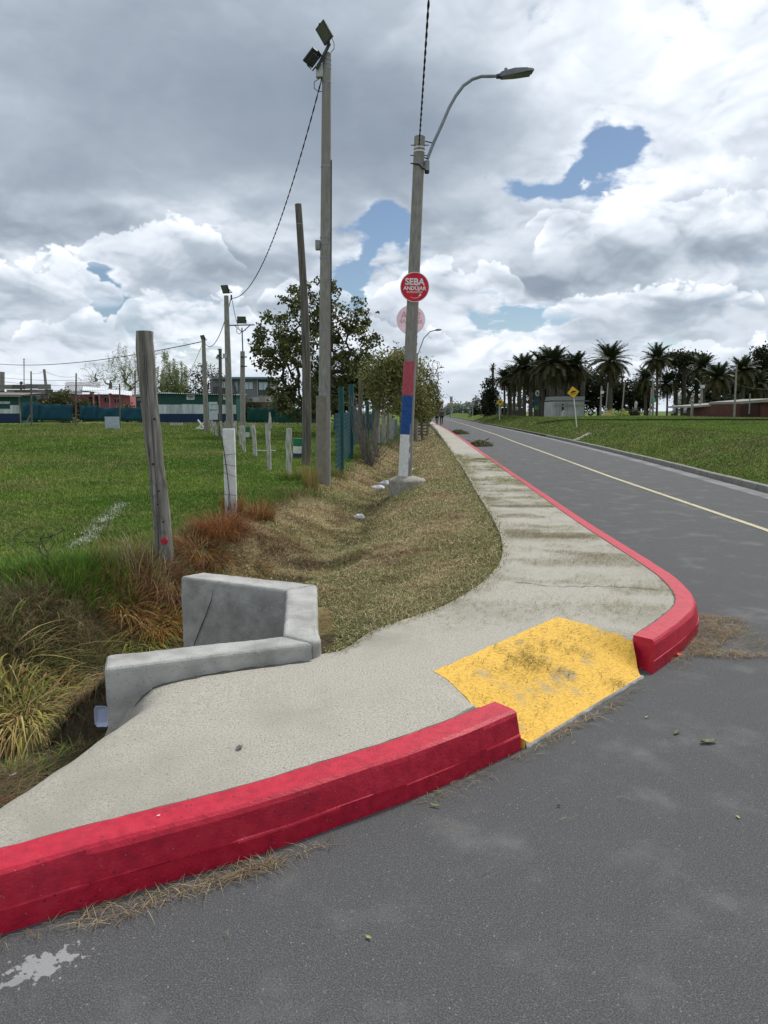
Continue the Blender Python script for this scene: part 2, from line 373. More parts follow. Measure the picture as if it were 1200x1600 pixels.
MT['greenpaint'] = flat('dark_green_paint', (.012, .075, .075), .6, bump=.3, stretch=(1, 1, .2))
MT['metal'] = flat('galvanised_steel', (.22, .24, .26), .45, .5, metallic=.4, bump=.1)
MT['darkmetal'] = flat('dark_steel', (.035, .038, .042), .5, .4, bump=.1)
MT['glassdark'] = flat('lamp_glass', (.08, .085, .08), .15, .6, bump=0)
MT['black'] = flat('black_rubber', (.012, .012, .013), .6, bump=.1)
MT['wire'] = flat('fence_wire', (.16, .16, .16), .5, metallic=.4, bump=0)
MT['palm'] = MT['leaf']
# ================================================================ ground plan
K1 = [(-9, -2.15), (-5, .1), (-3, 1.24), (-1.29, 2.2), (-1.07, 2.33), (-.83, 2.455), (-.62, 2.565), (-.44, 2.675), (-.27, 2.79), (0, 2.965), (.28, 3.18), (.56, 3.42)]
K2 = [(1.63, 4.49), (1.84, 4.73), (2.04, 4.99), (2.2, 5.22), (2.3, 5.44), (2.38, 5.74), (2.44, 6.1), (2.47, 6.5), (2.5, 7.34), (2.55, 9.13), (2.74, 12.8), (3.05, 19), (3.55, 28.3), (4.15, 40), (4.76, 53.1), (5.76, 78.5), (9, 155), (14, 270)]
SWL = [(-9, -1.5), (-5, .55), (-2.3, 2.0), (-1.76, 2.48), (-1.62, 2.95), (-1.52, 3.45), (-1.47, 3.72), (-.9, 3.93), (-.42, 4.12), (-.27, 4.2), (-.2, 4.32), (-.09, 4.61), (.18, 4.91), (.49, 5.25),
       (.97, 6.2), (1.29, 7.4), (1.49, 9.35), (1.67, 12.7), (1.88, 15.8), (2.2, 21), (2.6, 28.3), (3.5, 45), (4.5, 63.4), (5.1, 78), (8.2, 155), (13.1, 270)]
RK = [(4.9, -14), (6.2, 0), (7.1, 8), (7.75, 14.1), (8.8, 24.4), (9.9, 38), (11.2, 60), (13.0, 98), (15.9, 155), (21.5, 270)]
RA, RB, RD, RE = (.29, 3.84), (1.23, 4.91), (1.60, 4.24), (.690, 3.305)
RL = math.hypot(RD[0]-RE[0], RD[1]-RE[1]); rux, ruy = (RD[0]-RE[0])/RL, (RD[1]-RE[1])/RL
def zslab(x, y):
    x = np.asarray(x, float); y = np.asarray(y, float)
    z = np.full(x.shape, .19)
    u = (x-RE[0])*rux+(y-RE[1])*ruy; v = -(x-RE[0])*ruy+(y-RE[1])*rux
    z = z-.181*(1-sm((v+.02)/.66))*sm((u+.10)/.14)*(1-sm((u-RL-.04)/.24))
    z = z-.25*np.exp(-(np.hypot(x+1.52, y-3.58)/.17)**1.2)
    e, _ = pdist(x, y, SWL[:6]); e = np.abs(e)
    near = (y < 4.2)
    z = z-np.where(near, .27*(1-sm(e/.36))*(1-sm((x+1.22)/.45)), 0)
    z = z+.006*(fbm(x, y, 1.6, 5)-.5)
    return z
def chaikin(p, n=2):
    for _ in range(n):
        q = [p[0]]
        for a, c in zip(p[:-1], p[1:]): q += [(a[0]*.75+c[0]*.25, a[1]*.75+c[1]*.25), (a[0]*.25+c[0]*.75, a[1]*.25+c[1]*.75)]
        p = q+[p[-1]]
    return p
K1 = chaikin(K1[:5], 1)+K1[5:]; K2 = chaikin(K2, 1); SWL = SWL[:9]+chaikin(SWL[9:]); RK = chaikin(RK)
D1 = [(-1.0, 8.0), (-.6, 10), (-.35, 12.9), (-.2, 17.7), (.4, 24), (1.0, 30), (2.6, 50), (4, 80), (7, 150)]
D2 = [(-9, .6), (-4.5, 3.0), (-2.75, 4.0), (-2.25, 4.8), (-2.1, 5.6), (-1.9, 6.6), (-1.0, 8.0)]
PIT = [(-2.2, 4.15), (-.60, 4.15), (-.62, 5.4), (-2.2, 5.75)]
def zleft(x, y):
    x = np.asarray(x, float); y = np.asarray(y, float)
    s, _ = pdist(x, y, SWL)
    base = .175-.10*sm(s/1.3)
    base = base+.30*sm((y-15)/65)*sm((-x+2)/10)
    low = (y < 3.9) & (x < -1.0)
    base = np.where(low, -.02-.22*np.exp(-(np.hypot(x+1.5, y-3.5)/.7)**2), base)
    d1, p1 = pdist(x, y, D1); d1 = np.abs(d1)
    w1_ = .62+.012*y
    c1 = (.50*np.exp(-(d1/w1_)**2))*(.55+.45*sm((y-8)/4))
    d2, p2 = pdist(x, y, D2); d2 = np.abs(d2)
    L2 = 15.6
    c2 = (.35+.47*(1-sm((y-5.2)/3)))*np.exp(-(d2/(.80))**4)
    z = base-np.maximum(c1, c2)
    z = z+.20*np.exp(-(np.hypot((x+1.75)/.8, (y-8.6)/.9))**2)
    z = z+.05*(fbm(x, y, 1.3, 3)-.5)*sm(s/.5)+.03*(fbm(x, y, 5, 11)-.5)*sm(s/.4)
    z = np.where(inpoly(x, y, PIT), np.minimum(z, -.62), z)
    cl = zslab(x, y)-.05
    z = np.where(s < .02, np.minimum(z, cl-.03), z)
    z = np.where((s < .15) & low, np.minimum(z, cl-.03), z)
    return z
def zbank(x, y):
    x = np.asarray(x, float); y = np.asarray(y, float)
    s, _ = pdist(x, y, RK); s = -s
    z = .12+.78*(.6*np.clip((s-.15)/3.0, 0, 1)+.4*sm((s-.15)/3.0))+.24*sm((s-2.6)/6)
    z = z-.45*sm((y-62)/25)*sm((s-3)/6)
    return z+.05*(fbm(x, y, .8, 9)-.5)*sm(s/.6)
def g1(f, x, y): return float(f(np.array([x]), np.array([y]))[0])
def hit(px, py, f=zleft):
    """where the ray through a point of the photograph meets the ground"""
    r = ray(px, py); t = 1.5; h0 = None
    while t < 220:
        p = Vector((0, 0, CAMH))+r*t
        if p.z < g1(f, p.x, p.y): break
        t *= 1.035
    lo, hi = t/1.035, t
    for _ in range(14):
        t = (lo+hi)/2; p = Vector((0, 0, CAMH))+r*t
        if p.z < g1(f, p.x, p.y): hi = t
        else: lo = t
    return Vector((0, 0, CAMH))+r*t

def grow(a, b, s0, k):
    o = [a]
    while o[-1] < b: o.append(o[-1]+max(s0, k*abs(o[-1])))
    return o
# ---- left ground: verge, ditch and playing field
xs = sorted(set([-v for v in grow(4.2, 190, .09, .03)]+list(np.arange(-4.2, 3.0, .055))+grow(3.0, 14, .12, .04)))
ys = list(np.arange(-1.5, 1.5, .25))+list(np.arange(1.5, 9.0, .055))+grow(9.0, 300, .07, .011)
GX, GY = np.meshgrid(np.array(xs), np.array(ys)); nx, ny = len(xs), len(ys)
fx, fy = GX.ravel(), GY.ravel()
FZ = zleft(fx, fy); SD, _ = pdist(fx, fy, SWL)
FENCE = [(-14, 5.2), (-5, 6.35), (-3.3, 6.8), (-2.5, 7.9), (-2.15, 9.5), (-1.9, 11.5), (-1.55, 14), (-1.35, 16.2), (-1.1, 18.3), (-.85, 21.6), (0, 33), (2.0, 50), (3.4, 69), (7, 150), (12, 280)]
FD, _ = pdist(fx, fy, FENCE)
def ground_colour(x, y):
    n1 = fbm(x, y, .55, 21); n2 = fbm(x, y, 3.2, 22); n3 = fbm(x, y, .13, 31)
    s, _ = pdist(x, y, SWL); f, _ = pdist(x, y, FENCE)
    f = f+.5*(fbm(x, y, 1.8, 41)-.5)
    straw = np.array([.29, .23, .125]); stg = np.array([.13, .145, .05]); brn = np.array([.17, .115, .062]); soil = np.array([.062, .05, .034])
    g1_ = np.array([.078, .145, .020]); g2_ = np.array([.135, .195, .036]); g3_ = np.array([.20, .195, .07])
    k = lambda a: a[:, None]
    verge = straw*(1-k(sm((n2-.42)/.25)))+brn*k(sm((n2-.42)/.25))
    verge = verge*(1-k(sm((n1-.52)/.16)*.75))+stg*k(sm((n1-.52)/.16)*.75)
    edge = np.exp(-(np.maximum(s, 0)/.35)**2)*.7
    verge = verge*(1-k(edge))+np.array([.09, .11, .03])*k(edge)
    d1, _ = pdist(x, y, D1); d2, _ = pdist(x, y, D2)
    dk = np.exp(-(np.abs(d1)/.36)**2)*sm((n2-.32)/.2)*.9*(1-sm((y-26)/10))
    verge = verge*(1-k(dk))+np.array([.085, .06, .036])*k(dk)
    fld = g1_*(1-k(sm((n1-.35)/.35)))+g2_*k(sm((n1-.35)/.35))
    fld = fld*(1-k(sm((n3-.52)/.15)*.55))+g3_*k(sm((n3-.52)/.15)*.55)
    m = sm((f+.1)/.4)
    c = verge*(1-k(m))+fld*k(m)
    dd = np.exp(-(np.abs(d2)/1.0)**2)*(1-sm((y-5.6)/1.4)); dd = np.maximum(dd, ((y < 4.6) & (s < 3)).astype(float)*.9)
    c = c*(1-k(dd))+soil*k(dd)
    # bare track in front of the nets on the far side
    tr = np.exp(-((y-66-2*(n1-.5))/3.2)**2)*sm((-x-4)/4)
    c = c*(1-k(tr*.8))+np.array([.15, .125, .085])*k(tr*.8)
    return c
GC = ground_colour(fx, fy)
ii = np.arange(nx*ny).reshape(ny, nx)
Q = np.stack([ii[:-1, :-1].ravel(), ii[:-1, 1:].ravel(), ii[1:, 1:].ravel(), ii[1:, :-1].ravel()], 1)
sdq = SD[Q].max(1); fdq = FD[Q].mean(1)
keep = sdq > -.16
def sub(name, mask, label=None):
    q = Q[mask]; u, inv = np.unique(q, return_inverse=True)
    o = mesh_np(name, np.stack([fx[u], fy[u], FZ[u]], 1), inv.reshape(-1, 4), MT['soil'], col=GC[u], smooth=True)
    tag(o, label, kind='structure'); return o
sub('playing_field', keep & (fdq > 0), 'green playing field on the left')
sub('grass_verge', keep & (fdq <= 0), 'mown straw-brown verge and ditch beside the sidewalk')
# ---- right grassy bank and the flat ground above it
ts = list(np.arange(0, 30, .35))+grow(30, 285, .5, .02); ss = list(np.arange(0, 4.2, .14))+grow(4.2, 190, .3, .08)
def along(poly, t):
    for (ax, ay), (bx, by) in zip(poly[:-1], poly[1:]):
        l = math.hypot(bx-ax, by-ay)
        if t <= l: return ax+(bx-ax)*t/l, ay+(by-ay)*t/l, (bx-ax)/l, (by-ay)/l
        t -= l
    l = math.hypot(bx-ax, by-ay); return bx+(bx-ax)/l*t, by+(by-ay)/l*t, (bx-ax)/l, (by-ay)/l
bx_, by_ = [], []
for t in ts:
    ax, ay, dx, dy = along(RK, t)
    for s_ in ss: bx_.append(ax+s_+.14); by_.append(ay-.12*s_)
bx_, by_ = np.array(bx_), np.array(by_); bz = zbank(bx_, by_)
def bank_colour(x, y):
    s, _ = pdist(x, y, RK); s = -s
    n1 = fbm(x, y, .5, 51); n2 = fbm(x, y, 2.5, 52); k = lambda a: a[:, None]
    c = np.array([.078, .125, .024])*(1-k(sm((n2-.3)/.4)))+np.array([.115, .155, .036])*k(sm((n2-.3)/.4))
    c = c*(1-k(sm((n1-.5)/.2)*.5))+np.array([.10, .10, .04])*k(sm((n1-.5)/.2)*.5)
    t = sm((s-2.8)/1.2)
    return c*(1-k(t))+(np.array([.11, .175, .03])*(.8+.5*k(n1)))*k(t)
ii = np.arange(len(ts)*len(ss)).reshape(len(ts), len(ss))
Qb = np.stack([ii[:-1, :-1].ravel(), ii[:-1, 1:].ravel(), ii[1:, 1:].ravel(), ii[1:, :-1].ravel()], 1)
o = mesh_np('grass_bank', np.stack([bx_, by_, bz], 1), Qb, MT['soil'], col=bank_colour(bx_, by_), smooth=True)
tag(o, 'green grass bank rising beyond the road on the right', kind='structure')
# ---- far plain under everything
m = MB(); m.add([(-2500, -60, -1.1), (2500, -60, -1.1), (2500, 4000, -1.1), (-2500, 4000, -1.1)], [(0, 1, 2, 3)])
tag(m.build('ground', flat('far_ground', (.09, .11, .045), 1)), kind='structure')

def off_line(poly, d):
    """polyline moved d to its right"""
    out = []
    for i, (x, y) in enumerate(poly):
        a = poly[max(i-1, 0)]; b = poly[min(i+1, len(poly)-1)]
        dx, dy = b[0]-a[0], b[1]-a[1]; l = math.hypot(dx, dy)
        out.append((x+dy/l*d, y-dx/l*d))
    return out
def dens(poly, st):
    out = []
    for a, b in zip(poly[:-1], poly[1:]):
        l = math.hypot(b[0]-a[0], b[1]-a[1]); k = max(1, int(l/st))
        for i in range(k): out.append((a[0]+(b[0]-a[0])*i/k, a[1]+(b[1]-a[1])*i/k))
    out.append(poly[-1]); return out
def sheet(name, poly, zf, material, step=None, inner=None, kind='structure', skirt=0, parent=None, holes=None):
    pts = [Vector(p) for p in poly]; n = len(pts); ed = [(i, (i+1) % n) for i in range(n)]
    if step:
        xmin, xmax = min(p[0] for p in poly), max(p[0] for p in poly); ymin, ymax = min(p[1] for p in poly), max(p[1] for p in poly)
        gx, gy = [], []
        y = ymin
        while y < ymax:
            st = step*max(1, y/6.0); x = xmin
            while x < xmax: gx.append(x); gy.append(y); x += st
            y += st
        gx, gy = np.array(gx), np.array(gy); k = inpoly(gx, gy, poly)
        dd, _ = pdist(gx, gy, poly+[poly[0]]); k &= np.abs(dd) > step*.4
        pts += [Vector((a, b)) for a, b in zip(gx[k], gy[k])]
    v, e, f, *_ = delaunay_2d_cdt(pts, ed, [], 1, 1e-6)
    va = np.array([(p.x, p.y) for p in v]); z = zf(va[:, 0], va[:, 1]) if callable(zf) else np.full(len(va), zf)
    V = [(a[0], a[1], c) for a, c in zip(va, z)]; F = [tuple(q) for q in f]
    if skirt:
        n0 = len(V); zp = zf(np.array([p[0] for p in poly]), np.array([p[1] for p in poly])) if callable(zf) else [zf]*n
        V += [(p[0], p[1], zz) for p, zz in zip(poly, zp)]+[(p[0], p[1], zz-skirt) for p, zz in zip(poly, zp)]
        F += [(n0+i, n0+(i+1) % n, n0+n+(i+1) % n, n0+n+i) for i in range(n)]
    m = MB(); m.add(V, F)
    o = m.build(name, material, parent, smooth=True)
    if kind: tag(o, kind=kind)
    return o
def dens(poly, st):
    out = []
    for a, b in zip(poly[:-1], poly[1:]):
        l = math.hypot(b[0]-a[0], b[1]-a[1]); k = max(1, int(l/st)); 
        for i in range(k): out.append((a[0]+(b[0]-a[0])*i/k, a[1]+(b[1]-a[1])*i/k))
    out.append(poly[-1]); return out
# ---- asphalt
k1m = off_line(K1, .08); k2m = off_line(K2, .08)
road = k1m+[(.60, 3.33), (.80, 3.47), (1.5, 4.2), (1.62, 4.36)]+k2m+list(reversed([(a+.05, b) for a, b in RK]))+[(-9, -14)]
o = sheet('road', road, 0.0, MT['asphalt']); o['label'] = 'grey asphalt road and side street mouth'
# ---- sidewalk slab and ramp
rampoly = [(.56, 3.42), RE, RD, (1.63, 4.49), RB, RA]
slab = K1+dens([K1[-1], RA, RB, K2[0]], .05)[1:-1]+K2+list(reversed(SWL))
slab = [p for p in slab]
o = sheet('sidewalk', slab, zslab, MT['concrete'], step=.07, skirt=.55)
o['label'] = 'rough grey concrete sidewalk running beside the road'
nd = rampoly
def wobble(p):
    r_ = random.Random(5); out = []
    for (x, y) in p:
        edge = min(math.hypot(x-c_[0], y-c_[1]) for c_ in (rampoly[0], rampoly[1], rampoly[2], rampoly[3]))
        k_ = .010 if edge > .06 else .0
        out.append((x+.003*(cx_ := (x-1.05)/1.2)+cx_*r_.uniform(0, .022)*(k_ > 0)*(y-x > 2.75), y+r_.uniform(0, .018)*(k_ > 0)*(y-x > 2.75)))
    return out
o = sheet('ramp', wobble(dens(nd+[nd[0]], .05)[:-1]), lambda x, y: zslab(x, y)+.0025, MT['yellow'], step=.05, skirt=.12); o['label'] = 'yellow painted kerb ramp at the corner'
# bare concrete feather edge where the ramp meets the asphalt
m = MB(); n_ = 40; rr_ = random.Random(8)
for i in range(n_+1):
    t = .01+1.01*i/n_; x = RE[0]+(RD[0]-RE[0])*t; y = RE[1]+(RD[1]-RE[1])*t; w = .006+.012*rr_.random(); z0 = g1(zslab, x-ruy*.02, y+rux*.02)
    for (o_, z) in ((-.012, z0-.004), (.002, z0+.001), (w*.7, z0*.5), (w, -.004)): m.v.append(Vector((x+ruy*o_, y-rux*o_, z)))
m.f = [(4*i+j, 4*i+j+1, 4*i+j+5, 4*i+j+4) for i in range(n_) for j in range(3)]
tag(m.build('ramp_edge', MT['wallconc'], smooth=True), kind='structure')
# ---- red kerbs
def kerb(name, line, wd, material, label, h=.19, lip=True, endslope=0.0, flip=1):
    line = dens(line, .12) if line[-1][1] < 10 else (dens([p for p in line if p[1] < 9], .12)+dens([p for p in line if p[1] >= 9], 1.2) if line[0][1] < 9 else dens(line, 1.2))
    if lip: prof = [(0, h+.006), (wd-.018, h+.004), (wd-.004, h-.006), (wd+.004, h-.022), (wd+.022, .082), (wd+.026, .078), (wd+.027, .072), (wd+.030, -.03)]
    else: prof = [(0, h+.004), (wd-.03, h), (wd, h-.03), (wd+.01, -.03)]
    n = len(prof); m = MB(); V = []
    rr = random.Random(4)
    for i, (x, y) in enumerate(line):
        a = line[max(i-1, 0)]; b = line[min(i+1, len(line)-1)]; dx, dy = b[0]-a[0], b[1]-a[1]; l = math.hypot(dx, dy)
        ex = 0
        for j, (o_, z) in enumerate(prof):
            jt = rr.uniform(-.0035, .0035) if 0 < j < n-1 else 0
            if j in (4, 5): z = z+jt*1.5
            sh = 0
            if endslope and i == 0: sh = endslope*(1-z/h)
            V.append((x+dy/l*(o_*flip+jt)-dx/l*sh, y-dx/l*(o_*flip+jt)-dy/l*sh, z))
    F = []
    for i in range(len(line)-1):
        for j in range(n-1): F.append((i*n+j, (i+1)*n+j, (i+1)*n+j+1, i*n+j+1))
    m.add(V, F)
    for i, rev in ((0, False), (len(line)-1, True)):
        q = [V[i*n+j] for j in range(n)]; q = q+[(q[0][0], q[0][1], -.03)]
        m.add(q, [tuple(range(n+1)) if not rev else tuple(reversed(range(n+1)))])
    o = m.build(name, material, smooth=True, sharp=11); tag(o, label, kind='structure'); return o
kerb('kerb', K1, .14, MT['red'], 'near red painted kerb left of the yellow ramp')
kerb('kerb', K2, .145, MT['red'], 'far red painted kerb curving round the corner and along the road', endslope=.10)
# ---- kerbstones beyond the road, each a stone of its own near the camera
ks = flat('kerbstone_concrete', (.24, .235, .21), .9, bump=.5, bscale=60)
kr = empty('kerb', (7.75, 14.1, 0)); tag(kr, 'grey kerbstone row at the foot of the grass bank', kind='structure')
t = 14.0
while t < 60:
    x, y, dx, dy = along(RK, t); L_ = .97; mb = MB()
    cx, cy = x+dx*L_/2, y+dy*L_/2; z_ = random.uniform(-.006, .006)
    mb.box((cx+.07*dy, cy-.07*dx, .05+z_), (L_, .14+random.uniform(-.006, .006), .17), rz=math.atan2(dy, dx)+random.uniform(-.006, .006))
    mb.build('kerbstone', ks, kr, bevel=.012, seg=1); t += 1.0
x0, y0, _, _ = along(RK, 60)
far = [(x0, y0)]+[p for p in RK if p[1] > y0]
kerb('kerb', [(a, b) for a, b in far], .14, ks, 'grey kerb at the foot of the grass bank far down the road', h=.13, lip=False)
# gutter strip and centre line
def strip(name, line, w, z, material, label):
    a = off_line(line, -w/2); b = off_line(line, w/2); m = MB(); n = len(line)
    m.add([(p[0], p[1], z) for p in a]+[(p[0], p[1], z) for p in b], [(i, n+i, n+i+1, i+1) for i in range(n-1)])
    o = m.build(name, material); tag(o, label, kind='structure'); return o
strip('gutter', off_line(RK, -.22), .40, .004, flat('gutter_concrete', (.22, .22, .215), .9, bump=.4, bscale=60, big=(.14, .14, .14), bigscale=1.2), 'pale concrete gutter along the bank kerb')
YL = [(4.3, 0), (4.85, 5), (5.34, 9.8), (5.72, 17.9), (6.4, 28.1), (7.0, 38), (7.8, 49), (9.2, 74.5), (12.0, 130), (17, 270)]
lm = mat('road_line_paint', [(.42, .37, .22), (.58, .53, .36)], scale=30, rough=.8, bump=.2, big=(.16, .155, .14), bigscale=9, bigpos=(.60, .72))
strip('centre_line', dens(YL, 2), .10, .006, lm, 'thin cream centre line on the road')
# concrete drain chute on the bank
a = hit(898, 688.5, zbank); b = hit(924, 677, zbank); d = b-a; q = Vector((d.y, -d.x, 0)).normalized()*.16
m = MB(); nseg = 8; rows = []
for i in range(nseg+1):
    c = a.lerp(b, i/nseg); row = []
    for w_, up_ in ((-1, -.15), (-1, .03), (-.62, .03), (-.55, .0), (.55, .0), (.62, .03), (1, .03), (1, -.15)):
        p = c+q*w_; row.append((p.x, p.y, g1(zbank, c.x, c.y)+up_))
    rows.append(row)
m.add([p for r in rows for p in r], [(8*i+j, 8*i+j+1, 8*i+j+9, 8*i+j+8) for i in range(nseg) for j in range(7)]+[tuple(range(8)), tuple(8*nseg+j for j in reversed(range(8)))])
tag(m.build('drain_chute', flat('chute_concrete', (.33, .33, .29), .9, bump=.4), origin=a), 'pale concrete drain chute lying down the grass bank', 'drain')

# ---- culvert headwall (U of three cast walls)
ZT = .29
cw = empty('culvert_headwall', (-1.0, 4.6, 0), 'U-shaped grey concrete culvert headwall beside the ditch', 'headwall')
def wall(name, poly, z0, zt, label=None, bev=.025):
    n = len(poly); m = MB(); zz = [z0]*n; tt = zt if isinstance(zt, list) else [zt]*n
    m.add([(p[0], p[1], z0) for p in poly]+[(p[0], p[1], t_) for p, t_ in zip(poly, tt)],
          [tuple(reversed(range(n))), tuple(range(n, 2*n))]+[(i, (i+1) % n, n+(i+1) % n, n+i) for i in range(n)])
    o = m.build(name, MT['wallconc'], cw, bevel=bev, seg=3); tag(o, label)
    for p in o.data.polygons: p.use_smooth = False
    ss_ = o.modifiers.new('cut', 'SUBSURF'); ss_.subdivision_type = 'SIMPLE'; ss_.levels = ss_.render_levels = 5
    for sc_, st_ in ((.16, .014), (.035, .005)):
        tx_ = bpy.data.textures.new('rough_cast', 'CLOUDS'); tx_.noise_scale = sc_; tx_.noise_depth = 3
        dm = o.modifiers.new('rough', 'DISPLACE'); dm.texture = tx_; dm.strength = st_; dm.mid_level = .5; dm.texture_coords = 'GLOBAL'
    return o
wall('wing_wall', [(-1.49, 3.63), (-.415, 4.055), (-.62, 4.19), (-1.565, 3.85)], -.8, [ZT, ZT, ZT, ZT], 'near wing wall with a cracked face')
wall('head_wall', [(-.412, 4.053), (-.375, 4.12), (-.41, 4.3), (-.53, 5.49), (-.75, 5.31), (-.617, 4.193)], -.8, ZT+.002)
wall('wing_wall', [(-.753, 5.312), (-.533, 5.492), (-1.54, 5.93), (-1.70, 5.77)], -.8, ZT, 'far wing wall with a diagonal crack')
# diagonal crack stalk on the far wing wall face
def onface(px, py, e=.006):
    r = ray(px, py); A = Vector((-.753, 5.312)); B = Vector((-1.70, 5.77)); d = B-A; nrm = Vector((d.y, -d.x)).normalized()
    if nrm.y > 0: nrm = -nrm
    tt = ((A.x)*nrm.x+(A.y)*nrm.y+e)/(r.x*nrm.x+r.y*nrm.y)
    return Vector((0, 0, CAMH))+r*tt
m = MB(); m.tube([onface(333, 922, .02), onface(330, 938, .012), onface(320, 965), onface(313, 982), onface(303, 1008, .02), onface(300, 1030, .03)], [.0015, .003, .004, .004, .004, .005], 5)
tag(m.build('dry_stalk', MT['bark'], origin=(-1.3, 5.5, 0)), 'thin dark dry stalk leaning on the inside of the far concrete wall', 'stalk')

# ---- construction joints across the pavement and old hairline cracks
jm = flat('joint_dirt', (.11, .10, .08), .95, bump=.3)
def crack(pts, w, name, label, zf=zslab, wob=.012, mt_=None):
    p = dens(pts, .05); rr = random.Random(int(pts[0][0]*1000)+7); m = MB(); n = len(p)
    for i, (x, y) in enumerate(p):
        a_ = p[max(i-1, 0)]; b_ = p[min(i+1, n-1)]; dx, dy = b_[0]-a_[0], b_[1]-a_[1]; l = math.hypot(dx, dy); ox = rr.uniform(-wob, wob); ww = w*rr.uniform(.3, 1.2)*.5*(1 if 0 < i < n-1 else .1)
        cx, cy = x+dy/l*ox, y-dx/l*ox
        for s_ in (-1, 1): m.v.append(Vector((cx+dy/l*ww*s_, cy-dx/l*ww*s_, g1(zf, cx, cy)+.0035)))
    m.f = [(2*i, 2*i+1, 2*i+3, 2*i+2) for i in range(n-1)]
    o = m.build(name, mt_ or jm); tag(o, label, kind='structure'); return o
for i, (ya, yb) in enumerate(((8.6, 8.7), (11.4, 11.5), (14.2, 14.3), (17.2, 17.3))):
    xa = min([along(SWL, t_)[:2] for t_ in np.arange(10, 60, .1)], key=lambda p: abs(p[1]-ya))[0]+.03; xb = min([along(K2, t_)[:2] for t_ in np.arange(0, 24, .1)], key=lambda p: abs(p[1]-yb))[0]-.02
    crack([(xa, ya), (xb, yb)], .014+.002*i, 'pavement_joint', 'dirty joint line across the pavement', wob=.018)
crack([(2.28, 5.70), (1.9, 5.82), (1.5, 5.80), (1.1, 5.95)], .012, 'pavement_crack', 'thin crack across the pavement by the kerb bend', wob=.03)
crack([(a_, b_) for a_, b_ in off_line(K1[4:], -.006)], .012, 'kerb_seam', 'dark seam between the near red kerb and the concrete', wob=.003)
crack([(a_, b_) for a_, b_ in off_line(K2[:14], -.006)], .012, 'kerb_seam', 'dark seam between the far red kerb and the concrete', wob=.003)
crack([(-1.36, 3.655), (-1.15, 3.735), (-.85, 3.86), (-.55, 3.975), (-.42, 4.02)], .030, 'wall_seam', 'dirty seam where the pavement meets the near wing wall', wob=.006)
# ================================================================ posts, poles and lamps
def nrm(v): v = Vector(v); v.normalize(); return v
def hoop(m, p, r, t=.012, n=14, w=.02, d=Vector((0, 0, 1))):
    """a strap round a pole"""
    m.tube([p-d*w/2, p+d*w/2], r+t, n)
def pole_part(name, base, top, r0, r1, material, parent, n=14, k=10, jit=.0, smooth=True, bend=0):
    m = MB(); path = []; rs = []
    for i in range(k+1):
        t = i/k; q = base.lerp(top, t)+Vector((bend*math.sin(t*math.pi), 0, 0)); path.append(q); rs.append(r0+(r1-r0)*t)
    m.tube(path, rs, n, jit=jit); return m.build(name, material, parent, smooth=smooth)
# ---- weathered timber post in the foreground
base = hit(254, 872); base.z = g1(zleft, base.x, base.y)-.25
Yp = hit(254, 872).y; tl = atY(214, 518, Yp+.05); tr = atY(240, 518, Yp+.05); top = (tl+tr)/2
b0 = atY(256, 868, Yp)
post = empty('timber_post', (b0.x, Yp, b0.z), 'leaning weathered grey timber post between the field and the ditch', 'post')
m = MB(); k = 26; path = []; rs = []
for i in range(k+1):
    t = i/k; q = (b0+Vector((0, 0, -.25))).lerp(top, t); q.x += .018*math.sin(t*5.2+.5); path.append(q)
    rs.append(.086+.004*t+.009*math.sin(t*9)*(1-t)+.005*math.sin(t*23))
m.tube(path, rs, 26, jit=.055)
m.build('shaft', MT['wood'], post, smooth=True)
def on_post(t, side=0.0, e=0.0):
    q = (b0).lerp(top, t); return Vector((q.x+side*.088, q.y-.090*math.sqrt(max(0, 1-side*side))-e, q.z))
for t, sd_ in ((.30, .35), (.16, .55), (.24, .1), (.42, -.1), (.62, .5)):
    q = on_post(t, sd_, .001); m = MB(); m.tube([q+Vector((0, .02, 0)), q+Vector((0, -.003, 0))], [.012, .009], 9); m.build('knot', MT['black'], post)
for t in (.12, .19, .27, .335):
    m = MB(); pts = []
    for i in range(9):
        s_ = -1+2*i/8; pts.append(on_post(t+.012*math.sin(i*1.7+t*30)-.02*s_, s_*.97, .004))
    m.tube(pts, .0028, 5); m.build('wire', MT['wire'], post)
for x_, t0, t1 in ((.15, .05, .96), (-.42, .1, .6), (.62, .02, .22), (-.1, .55, .99)):
    m = MB(); m.tube([on_post(t0+(t1-t0)*i/10, x_+.03*math.sin(i*1.3), -.001) for i in range(11)], [.0006]+[.0018]*9+[.0006], 5)
    m.build('split', flat('split_shadow', (.035, .032, .028), 1), post)
q = on_post(.075, .45, .006); m = MB(); m.tube([q+Vector((0, .02, -.004)), q+Vector((0, .0, 0))], [.040, .036], 16); m.build('red_spot', MT['red'], post)
# ---- white painted post
b0 = hit(360, 812); top = atY(357, 670, b0.y)
wp = empty('white_post', b0, 'white painted square post beyond the timber post', 'post')
m = MB(); m.box(((b0.x+top.x)/2+.01, b0.y, (b0.z+top.z)/2-.1), (.165, .13, top.z-b0.z+.2), rz=.12, taper=1.0)
m.build('shaft', MT['whitepaint'], wp, bevel=.006)
for px0, py0, px1, py1 in ((348, 711, 368, 709), (348, 725, 368, 728), (348, 738, 368, 745), (348, 772, 368, 774)):
    m = MB(); a = atY(px0, py0, b0.y-.085); c = atY(px1, py1, b0.y-.075); m.tube([a+Vector((0, .03, 0)), a, c, c+Vector((0, .05, 0))], .0035, 5); m.build('wire', MT['wire'], wp)
m = MB(); m.tube([atY(*p, b0.y-.10) for p in ((346, 683), (350, 705), (355, 740), (358, 770), (357, 800))], .007, 5)
tag(m.build('dead_vine', MT['bark'], origin=b0), 'dark dead vine climbing the front of the white painted post', 'vine')
